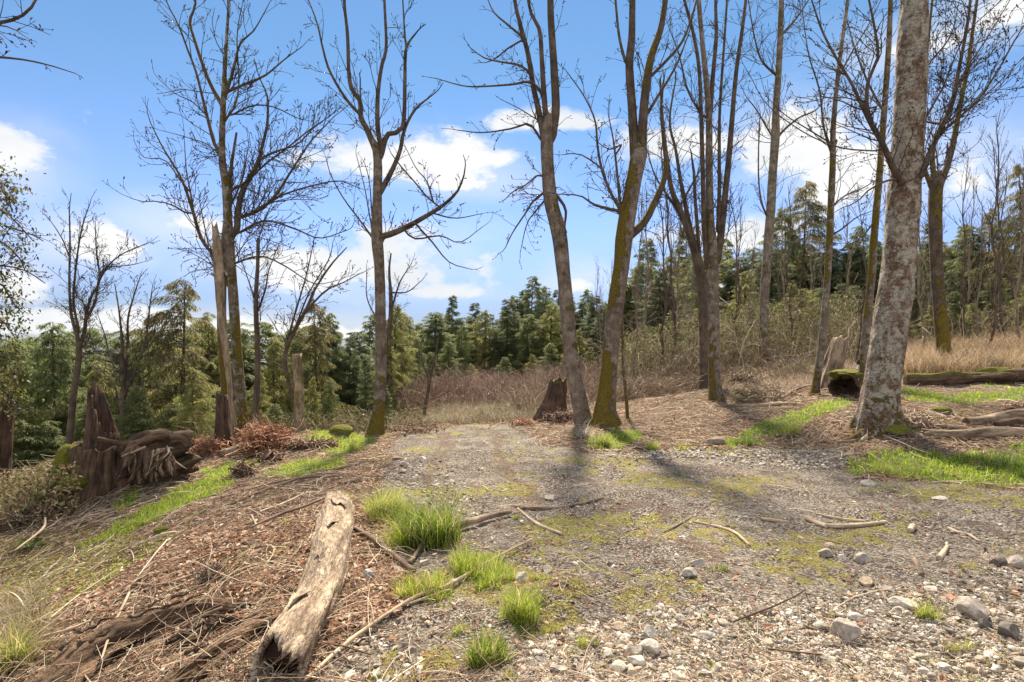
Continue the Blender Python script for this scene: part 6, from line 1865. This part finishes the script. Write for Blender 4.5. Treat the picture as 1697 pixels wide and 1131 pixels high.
st('brown stick among the bottom right stones', [(1312, 1030, 4), (1340, 1042, 5), (1368, 1050, 4)], M_dstick, seed=106)
st('long bare stick lying down the left slope beyond the bleached log', [(200, 975, 2), (260, 985, 3), (330, 960, 3), (370, 945, 2)], M_stick, seed=107, lift=0.03)
st('pale dead stalk rising from the brambles at the left edge', [(75, 880, 3), (70, 900, 4), (24, 935, 3)], M_stick, seed=108, lift=0.15)
st('short twig pointing up the slope above the bleached log', [(417, 860, 3), (428, 885, 4)], M_stick, seed=109, lift=0.02)
st('dark twig bundle lying along the top of the slope, longest piece', [(380, 845, 3), (450, 815, 4), (530, 795, 4), (600, 790, 3)], M_dstick, seed=110, lift=0.02)
st('slender branch behind the dark twig bundle on the slope', [(400, 822, 2), (470, 806, 3), (540, 800, 3), (640, 795, 2)], M_dstick, seed=111, lift=0.03)
st('broken pale branch at the foot of the straight tree', [(648, 716, 6), (660, 708, 5), (672, 722, 4)], M_greywood, seed=112, lift=0.03)
st('brown fallen limb beyond the straight tree at the drive edge', [(655, 716, 6), (690, 712, 9), (722, 706, 5)], M_rot, seed=113)
st('pale broken limb at the right of the old stump, lying in grass', [(292, 783, 5), (305, 774, 6), (316, 768, 4)], M_stick, seed=114)
st('pale stick on the slope below the old stump', [(145, 822, 6), (165, 818, 7), (190, 808, 4)], M_stick, seed=115)

# marker stake behind the big trunk
sx = W(1421, 650, 11.5); sz = H(sx[0], sx[1])[0]
def post(mb):
    tube(mb, np.array([[sx[0] - 0.02, sx[1], sz - 0.15], [sx[0], sx[1], sz + 0.3], [sx[0] + 0.02, sx[1], W(0, 604, 11.5)[2]]]), np.array([0.022, 0.022, 0.020]), 10, tint=np.array([[0.34, 0.34, 0.36]] * 32))
def cap(mb):
    z = W(0, 604, 11.5)[2]; tube(mb, np.array([[sx[0] + 0.02, sx[1], z], [sx[0] + 0.022, sx[1], z + 0.04], [sx[0] + 0.02, sx[1], z + 0.09]]), np.array([0.028, 0.034, 0.02]), 8, tint=np.array([[0.03, 0.03, 0.03]] * 26))
def tape(mb):
    z = W(0, 612, 11.5)[2]; pts = np.array([[sx[0] - 0.03, sx[1] - 0.02, z], [sx[0] - 0.055, sx[1] - 0.03, z - 0.12], [sx[0] - 0.05, sx[1] - 0.02, z - 0.24], [sx[0] - 0.02, sx[1] - 0.03, z - 0.34]])
    tube(mb, smooth_path(pts, 10), np.array([.014] * 9 + [0.006]), 5, tint=np.array([[0.45, 0.02, 0.03]] * 52))
compound('marker_stake', 'thin grey stake with red tape standing just left of the big pale trunk', 'stake', [('post', M_rock, post), ('cap', M_rock, cap), ('flagging_tape', M_leaf, tape)], (sx[0], sx[1], sz))

# ------------------------------------------------------------------ stones and mossy boulders
ICO3 = ico(3); ICO2 = ico(2)
def stone_mesh(seed, w, h, d, blocky=0.5):
    V, Fc = ICO3
    g = np.random.default_rng(seed)
    v = V.copy()
    for k in range(9):                       # chop by random planes
        nrm = norm(g.normal(0, 1, 3)); lim = g.uniform(0.4, 0.85) + (1 - blocky) * 0.35
        dd = v @ nrm; v = v - np.clip(dd - lim, 0, None)[:, None] * nrm
    v = v * (1 + 0.07 * fbm(V * 2.5, seed, 3))[:, None] + 0.012 * fbm(V * 9, seed + 1, 2)[:, None] * V
    return v * np.array([w, d, h]) / 2, Fc

def stone(label, px, py, wpx, hpx, col, seed, cat='stone', name='stone', group=None, blocky=0.5, sink=0.18, tilt=0.0, mat=None):
    p = G(px, py + hpx * 0.35)
    k = p[1] / F
    w, h = wpx * k, hpx * k * 1.15
    v, Fc = stone_mesh(seed, w, h, (w + h) / 2 * 1.05, blocky)
    a = math.radians(seed * 37 % 30 - 15); ca, sa = math.cos(a), math.sin(a)
    v = v @ np.array([[ca, sa, 0], [-sa, ca, 0], [0, 0, 1]])
    if tilt:
        c, s = math.cos(tilt), math.sin(tilt); v = v @ np.array([[c, 0, s], [0, 1, 0], [-s, 0, c]])
    v[:, 2] += h * (0.5 - sink)
    mb = MB(); n = len(v)
    mb.add(v, None, Fc, tint=np.array(col) * (1 + 0.15 * rng.normal(0, 1, (n, 1)) * 0.6 + 0.12 * vnoise(v / w * 3, seed)[:, None]))
    o = mb.build(name, mat or M_rock, smooth=blocky < 0.35); o.location = tuple(p)
    return tag(o, label, cat, group)
GR1, GR2, GR3, TN, DK, RED = (0.42, 0.375, 0.31), (0.50, 0.45, 0.38), (0.35, 0.305, 0.255), (0.40, 0.31, 0.225), (0.19, 0.155, 0.125), (0.42, 0.20, 0.13)
stones = [
    ('round pale egg-shaped stone on dark soil at the right', 1430, 928, 25, 18, GR1, .1), ('small white oval stone left of the round egg-shaped one', 1395, 924, 17, 8, GR2, .1),
    ('brownish rounded stone at the left of the egg-shaped stone', 1367, 918, 24, 16, GR3, .3), ('brown stone tucked behind the brownish rounded one', 1374, 908, 22, 10, TN, .4),
    ('pale blocky stone in mid gravel, upper of a pair', 1158, 935, 28, 18, GR1, .5), ('flat pale stone in mid gravel, lower of a pair', 1146, 953, 31, 17, GR1, .6),
    ('pale knobbly stone standing in the bottom gravel', 1080, 1052, 27, 25, GR2, .6), ('grey angular stone at bottom centre', 1048, 1080, 34, 24, GR3, .8), ('broad pale slab behind the grey angular stone', 1076, 1077, 36, 24, GR2, .7),
    ('flat smooth tan stone in the bottom gravel', 1171, 1057, 34, 16, (0.42, 0.38, 0.34), .6), ('tall pointed grey stone at the lower right', 1402, 1045, 46, 44, GR3, .9), ('dark lump of stone left of the pointed grey stone', 1262, 1015, 32, 20, DK, .7),
    ('rounded brown-grey stone at the lower right, largest of the rounded ones', 1614, 1014, 50, 36, GR3, .25), ('pale stone tucked behind the largest rounded stone', 1598, 1005, 28, 20, GR2, .5),
    ('wedge-shaped pale stone half sunk beside a green tuft at lower right', 1498, 1005, 46, 20, GR2, .8), ('flat pale stone right of the wedge-shaped one', 1545, 985, 34, 10, GR2, .7), ('brick-red shard behind the rounded stones', 1578, 996, 32, 8, RED, .8),
    ('grey stone at the right edge, larger of two', 1682, 930, 30, 26, GR3, .5), ('dark stone left of the grey stone at the right edge', 1653, 935, 28, 24, DK, .6), ('dark rough stone below the largest rounded stone', 1668, 1048, 52, 26, (0.16, 0.14, 0.12), .8),
    ('black rough lump below the largest rounded stone, left one', 1634, 1040, 28, 20, (0.08, 0.07, 0.06), .8), ('brown elongated stone on the dark soil mound', 1437, 972, 32, 14, TN, .5), ('grey stone at the end of the brown elongated one', 1468, 983, 22, 12, GR3, .6),
    ('grey stone in the far middle of the drive', 914, 822, 24, 12, GR3, .7), ('flat grey stone among the brown leaves beside the bleached log', 612, 956, 32, 20, (0.36, 0.36, 0.36), .7), ('grey stone right of the flat one in the leaves', 656, 946, 16, 16, GR3, .6),
    ('pale stone half under leaves below the flat grey one', 630, 963, 20, 11, GR2, .6), ('pale stone where the tall grass clump meets the branch', 702, 931, 20, 14, GR1, .6), ('white stone beside the low tufts', 752, 966, 18, 11, GR2, .4),
    ('grey-brown boulder beside the grass on the right edge of the drive', 1186, 733, 36, 16, (0.24, 0.19, 0.15), .4), ('small stone at the near end of the berm', 1440, 800, 26, 12, GR1, .5), ('pale flat stone on the berm', 1565, 1108, 30, 14, GR2, .6),
    ('pale cobble at the bottom edge, left', 1028, 1112, 32, 20, (0.5, 0.46, 0.36), .4), ('pale cobble at the bottom edge, centre', 1056, 1098, 34, 20, GR2, .4), ('grey cobble at the bottom edge, right', 1122, 1122, 32, 18, GR1, .4),
    ('cobble left of the grey angular stone', 1008, 1088, 24, 14, GR1, .4), ('greenish stone above the tufts', 905, 945, 22, 12, GR3, .6), ('pale cobble by the stick below the big tufts', 865, 960, 26, 16, GR2, .4),
    ('pale low stone near the right edge of the lawn', 1556, 830, 30, 8, GR2, .5), ('rough pale stone on the left drive margin', 700, 762, 16, 10, GR2, .5), ('grey stone on the left drive margin', 668, 770, 14, 9, GR3, .5),
    ('tan stone on the left drive margin', 668, 782, 14, 9, TN, .4), ('dark wood-coloured stone at the drive margin', 658, 760, 22, 9, DK, .6), ('pale grey stone in the bottom right corner', 1690, 1098, 34, 20, GR1, .5)]
for i, (lab, px, py, w, h, c, bl) in enumerate(stones):
    stone(lab, px, py, w, h, c, 300 + i, blocky=min(1, bl + 0.35), sink=0.3)
# more fist-sized stones in the loose gravel, none set apart from the next
g = np.random.default_rng(12)
cand = 0
while cand < 48:
    px, py = g.uniform(860, 1690), g.uniform(1010, 1126)
    if inside(fore, *[np.array([q]) for q in gp(px, py)[:2]])[0]:
        stone('fist-sized pale stone lying loose among the pebbles of the bottom gravel', px, py, g.uniform(14, 24), g.uniform(9, 15), [GR1, GR2, GR3, TN][g.integers(0, 4)], 400 + cand, group='loose stones in the bottom gravel', sink=0.32, blocky=g.uniform(0.6, 1.0)); cand += 1

def mossy(label, px, py, w, h, Y=None, seed=1):
    p = G(px, py + h * 0.3); k = p[1] / F
    v, Fc = stone_mesh(seed, w * k, h * k * 1.3, w * k * 0.8, 0.5)
    V0 = ICO3[0]
    root = thing('mossy_boulder', p, label, 'boulder')
    mb = MB(); mb.add(v + p + np.array([0, 0, h * k * 0.3]), None, Fc, tint=np.array([[0.2, 0.17, 0.14]] * len(v))); mb.build('rock', M_rock, root)
    u = v * np.array([1.03, 1.03, 1.05]) * (1 + 0.10 * fbm(V0 * 5, seed + 4, 3))[:, None] + np.array([0, 0, 0.012])
    mb = MB(); mb.add(u + p + np.array([0, 0, h * k * 0.32]), None, Fc); mb.build('moss_cover', M_moss, root)
mossy('bright yellow-green mossy boulder at the foot of the left grass patch near the drive', 567, 722, 42, 20, seed=5)
mossy('mossy mound at the left edge below the brambles', 14, 862, 60, 36, seed=6)
mossy('low golden moss hump at the foot of the big pale trunk', 1487, 716, 44, 16, seed=7)
mossy('small moss hump on the right-hand lawn behind the grey logs', 1560, 684, 30, 10, seed=8)
mossy('small moss hump low on the left slope', 268, 888, 26, 12, seed=9)

# ------------------------------------------------------------------ brush piles, clods, ferns
def brush_pile(label, px, py, w, h, cols, seed, n=260, name='brush_pile', rad=0.006, leafy=0, core=None):
    p = G(px, py); k = p[1] / F; Wd, Hh = w * k / 2, h * k
    g = np.random.default_rng(seed)
    root = thing(name, p, label, 'brush pile')
    c = np.stack([g.normal(0, Wd * 0.45, n), g.normal(0, Wd * 0.4, n), g.uniform(0, 1, n) ** 1.4 * Hh * 0.6], 1) + p
    d = norm(g.normal(0, 1, (n, 3)) * np.array([1, 1, 0.7]) + np.array([0, 0, 0.35]))
    t = np.linspace(-0.4, 0.8, 5)[None, :, None]
    L = (Hh * 0.7 * g.uniform(0.4, 1.1, n))[:, None, None]
    P = c[:, None] + d[:, None] * t * L + g.normal(0, 0.02, (n, 5, 3)) + np.array([0, 0, -0.1]) * (t ** 2) * L
    P[..., 2] = np.maximum(P[..., 2], p[2] - 0.02)
    mb = MB(); canes(mb, P, np.full((n, 5), rad) * g.uniform(0.5, 1.8, (n, 1)), pal(n, cols)); mb.build('sticks', M_cane, root)
    if leafy:
        m = MB(); q = P[g.integers(0, n, leafy), g.integers(0, 5, leafy)] + g.normal(0, 0.05, (leafy, 3))
        spray_batch(m, q, g.normal(0, 1, (leafy, 3)), g.uniform(0.02, 0.05, leafy), pal(leafy, cols), 1.2); m.build('dead_needles', M_leaf, root)
    if core:
        V0, F0 = ICO3
        m = MB(); v = V0 * np.array([Wd * 0.75, Wd * 0.6, Hh * 0.42]) * (1 + 0.35 * fbm(V0 * 2.5, seed, 4))[:, None] + p + np.array([0, 0, Hh * 0.12])
        m.add(v, None, F0, grain=v * 2, moss=np.zeros(len(v))); m.build('earth_clod', core, root)
RDB = [(0.33, 0.15, 0.085), (0.42, 0.21, 0.12), (0.24, 0.11, 0.065), (0.48, 0.30, 0.19)]
brush_pile('reddish dead conifer brush heaped right of the pale split log', 437, 752, 74, 62, RDB, 3, 420, leafy=2600)
brush_pile('low reddish brush behind the pale split log', 345, 752, 60, 34, RDB, 4, 260, leafy=900)
brush_pile('dark root clod with bare roots at the right end of the long grass patch', 402, 795, 44, 38, [(0.16, 0.10, 0.07), (0.24, 0.16, 0.11), (0.32, 0.24, 0.17)], 5, 90, 'root_clod', 0.008, core=M_dkwood)
brush_pile('dark root tangle in front of the reddish brush heap', 448, 768, 50, 28, [(0.20, 0.13, 0.09), (0.3, 0.2, 0.13)], 6, 80, 'root_clod', 0.008, core=M_dkwood)
brush_pile('brown broken root mass left of the bright mossy boulder', 500, 748, 66, 30, [(0.26, 0.16, 0.11), (0.40, 0.28, 0.19)], 7, 110, 'root_clod', 0.009, core=M_rot)
brush_pile('broken roots and earth beside the grass tuft left of the straight tree', 540, 746, 52, 24, [(0.26, 0.16, 0.11), (0.34, 0.24, 0.16)], 8, 70, 'root_clod', 0.008, core=M_rot)
brush_pile('heap of brown sticks at the drive edge right of the straight tree', 690, 716, 90, 18, [(0.22, 0.14, 0.1), (0.34, 0.24, 0.17)], 9, 200)
brush_pile('dark brush at the foot of the dark red-brown stump', 938, 700, 60, 28, [(0.14, 0.08, 0.06), (0.22, 0.14, 0.1)], 10, 220)
brush_pile('reddish sticks left of the dark red-brown stump', 868, 706, 50, 16, RDB, 11, 120)
brush_pile('grey twig pile on the bank right of the multi-stemmed tree', 1262, 664, 90, 40, [(0.30, 0.23, 0.16), (0.42, 0.35, 0.27), (0.2, 0.15, 0.1)], 12, 220)
brush_pile('dark root lump on the grassy hump below the slim upright tree', 1235, 640, 60, 30, [(0.18, 0.12, 0.08), (0.3, 0.22, 0.16)], 13, 120, 'root_clod', 0.008, core=M_dkwood)
brush_pile('dead twigs against the right side of the big pale trunk', 1515, 705, 70, 30, [(0.30, 0.22, 0.16), (0.42, 0.33, 0.25)], 14, 160)
brush_pile('brown twigs at the right edge beside the grey logs', 1690, 688, 50, 22, [(0.22, 0.13, 0.09), (0.34, 0.22, 0.15)], 15, 160)
brush_pile('tangle of dead stems around the hollow end of the bleached log', 440, 1118, 150, 60, TAN + BRN, 16, 110, rad=0.0022)
brush_pile('small dead tussock above the short rotten log', 352, 965, 44, 34, BRN + TAN, 17, 200, rad=0.0022)
brush_pile('dark clod of leafy soil below the brambles at the left', 60, 870, 80, 40, BRN + OLV, 18, 300, leafy=1200)

def tuft(label, px, py, w, h, n, cols, seed, name='grass_tuft', cat='grass tuft', wid=0.004, lean=(0.2, 0.8), group=None):
    p = G(px, py); k = p[1] / F; Wd, Hh = w * k / 2, h * k
    global rng
    keep, rng = rng, np.random.default_rng(seed)
    a = rng.uniform(0, 2 * np.pi, n); rr = Wd * 0.7 * rng.random(n) ** 0.6
    m = max(3, n // 90); ci = rng.integers(0, m, n)
    ca_ = rng.uniform(0, 2 * np.pi, m); cr_ = Wd * rng.uniform(0.1, 0.85, m); ch_ = rng.uniform(0.45, 1.15, m); ch_[0] = 1.15; cr_[0] = Wd * 0.15
    rr = rr * 0.5
    x = p[0] + rr * np.cos(a) + (cr_ * np.cos(ca_))[ci]; y = p[1] + rr * np.sin(a) * 0.8 + (cr_ * np.sin(ca_))[ci] * 0.8
    b = np.stack([x, y, H(x, y) - 0.01], 1) - p
    mb = MB()
    blades(mb, b, Hh * rng.uniform(0.35, 1.1, n) * ch_[ci], wid * rng.uniform(0.6, 1.3, n), rng.uniform(*lean, n), pal(n, list(cols) + [(0.55, 0.45, 0.26)] * max(1, len(cols) // 4), 0.18), seg=4)
    rng = keep
    o = mb.build(name, M_grass, smooth=False); o.location = tuple(p)
    return tag(o, label, cat, group)
DG = [(0.09, 0.17, 0.018), (0.14, 0.25, 0.025), (0.20, 0.32, 0.04), (0.06, 0.11, 0.012), (0.32, 0.36, 0.10)]
LG = [(0.34, 0.45, 0.04), (0.42, 0.52, 0.055), (0.24, 0.34, 0.028), (0.50, 0.47, 0.15)]
YG = [(0.40, 0.45, 0.05), (0.40, 0.40, 0.07), (0.22, 0.27, 0.03), (0.45, 0.38, 0.12)]
tuft('tallest dark green grass clump, standing at the edge of the gravel in the middle foreground', 706, 900, 104, 118, 2200, DG + DG + LG, 1, wid=0.006)
tuft('paler green grass clump against the left side of the tallest clump', 642, 860, 96, 70, 1500, LG, 2, wid=0.005)
tuft('low pale grass at the front left foot of the tallest clump', 672, 902, 84, 58, 900, LG, 3, wid=0.004)
tuft('reddish dry grass at the right foot of the tallest clump', 752, 872, 40, 44, 160, [(0.36, 0.25, 0.12), (0.30, 0.30, 0.08)], 4, wid=0.003)
tuft('yellow-green tuft above the long pale stick', 703, 985, 100, 56, 1300, LG + YG, 5, wid=0.004)
tuft('bright tuft behind the long pale stick, middle of the low tufts', 784, 950, 100, 52, 1200, LG, 6, wid=0.004)
tuft('round bright tuft right of the long pale stick', 822, 972, 54, 34, 600, LG, 7, wid=0.004)
tuft('small tuft beyond the round bright tuft', 896, 972, 36, 22, 260, LG, 8, wid=0.003)
tuft('upright green tuft beside the dark earth heap', 862, 1036, 74, 66, 1100, LG, 9, wid=0.004)
tuft('green tuft nearest the bottom edge left of the gravel', 808, 1102, 72, 72, 1200, DG + LG, 10, wid=0.004)
tuft('small tuft left of the upright green tuft', 760, 1058, 44, 24, 260, LG, 11, wid=0.003)
tuft('sparse tuft right of the upright green tuft', 905, 1062, 60, 26, 200, YG, 12, wid=0.003)
tuft('sparse green tuft among the stones near bottom centre', 968, 1074, 60, 28, 240, LG, 13, wid=0.003)
tuft('tiny green plant in mid gravel', 1060, 948, 24, 16, 120, LG, 14, wid=0.003)
tuft('small dark green plant right of the paired pale stones', 1194, 950, 40, 18, 260, DG, 15, wid=0.003)
tuft('upright tuft behind the wedge-shaped pale stone', 1528, 1030, 46, 40, 260, LG, 16, wid=0.003)
tuft('tiny tuft on the right in front of the pointed grey stone', 1377, 1022, 20, 14, 90, LG, 17, wid=0.003)
tuft('small tuft by the lower grass tufts at the bottom edge', 845, 1128, 40, 26, 160, LG, 18, wid=0.003)
tuft('bright tuft at the right bottom among pebbles', 1176, 1106, 28, 20, 120, LG, 19, wid=0.003)
tuft('tuft beside the tiny tuft in the moss right of the drive', 1600, 1078, 60, 22, 240, YG, 20, wid=0.003)
tuft('green tuft at the left of the lawn patch on the right', 1452, 782, 60, 26, 300, LG, 21, wid=0.006)
tuft('tall grass at the right edge of the lawn', 1660, 770, 100, 36, 700, DG, 22, wid=0.006)
tuft('bright tuft left of the straight tree beside the mossy boulder', 540, 742, 50, 28, 500, YG, 23, wid=0.007)
tuft('bright tuft nearest the straight tree on its left', 592, 748, 50, 28, 500, LG, 24, wid=0.007)
tuft('small spiky tuft at the left margin of the drive', 563, 830, 46, 20, 300, LG, 25, wid=0.005)
tuft('little tuft on the slope above the bleached log', 512, 848, 34, 14, 160, YG, 26, wid=0.004)
tuft('little tuft on the slope left of the log top', 478, 874, 34, 16, 160, LG, 27, wid=0.004)
tuft('round tuft on the right margin of the drive below the leaning pair', 1082, 746, 38, 22, 420, LG, 28, wid=0.006)
tuft('broad grey-green tuft at the foot of the leaning pair', 995, 738, 56, 30, 600, LG + DG, 29, wid=0.006)
tuft('tiny bright tuft left of the broad grey-green tuft', 953, 731, 18, 12, 120, YG, 30, wid=0.006)
tuft('dark spiky tuft in the front edge of the long bright patch', 1222, 738, 56, 22, 500, DG, 31, wid=0.006)
tuft('spiky green tuft in front of the bright bank grass', 1308, 722, 60, 24, 500, LG, 32, wid=0.007)
tuft('bright tuft at the left side of the long bright patch', 1135, 745, 44, 14, 240, YG, 33, wid=0.006)
tuft('sparse tall grass in the lower left corner', 30, 1110, 130, 110, 420, [(0.30, 0.36, 0.06), (0.45, 0.40, 0.14), (0.22, 0.28, 0.04)], 34, wid=0.006, lean=(0.2, 0.9))
tuft('bleached dry grass tuft at the foot of the leaning pair', 962, 724, 52, 44, 120, [(0.55, 0.50, 0.42), (0.62, 0.58, 0.5), (0.4, 0.36, 0.3)], 35, wid=0.012, lean=(0.4, 1.1))
tuft('dead straw tuft at the left edge above the corner grass', 20, 1030, 80, 46, 300, TAN, 36, wid=0.004, lean=(0.4, 1.2))
tuft('small tuft beside the short thick branch in the gravel', 855, 860, 26, 16, 140, LG, 37, wid=0.003)

def fern(label, px, py, w, h, cols, seed, n=11):
    p = G(px, py); k = p[1] / F; L = w * k / 2 * 1.2
    g = np.random.default_rng(seed)
    root = thing('fern', p, label, 'fern')
    for i in range(n):
        a = 2 * np.pi * i / n + g.normal(0, 0.2); m = 16
        t = np.linspace(0, 1, m); up = h * k * g.uniform(0.7, 1.2)
        C = np.stack([L * t * math.cos(a), L * t * math.sin(a), up * (1.9 * t - 1.5 * t * t)], 1) + p
        mb = MB()
        pos = np.repeat(C[1:], 2, 0); s = np.tile([1, -1], m - 1)
        d = np.stack([-math.sin(a) * s, math.cos(a) * s, -0.2 + 0 * s], 1) + np.array([math.cos(a), math.sin(a), 0]) * 0.35
        sz = L * 0.30 * np.sin(np.pi * np.repeat(np.clip(t[1:] * 0.85 + 0.12, 0, 1), 2))
        spray_batch(mb, pos, d, sz, pal(len(pos), cols), 1.3)
        mb.build('frond', M_grass, root, smooth=False)
fern('sword fern half brown on the bank between the multi-stemmed tree and the hump', 1240, 662, 50, 26, [(0.22, 0.25, 0.05), (0.35, 0.28, 0.08), (0.14, 0.18, 0.03)], 2)
fern('small fern low on the left slope under the brambles', 60, 905, 60, 16, [(0.12, 0.17, 0.03), (0.2, 0.22, 0.05)], 3)
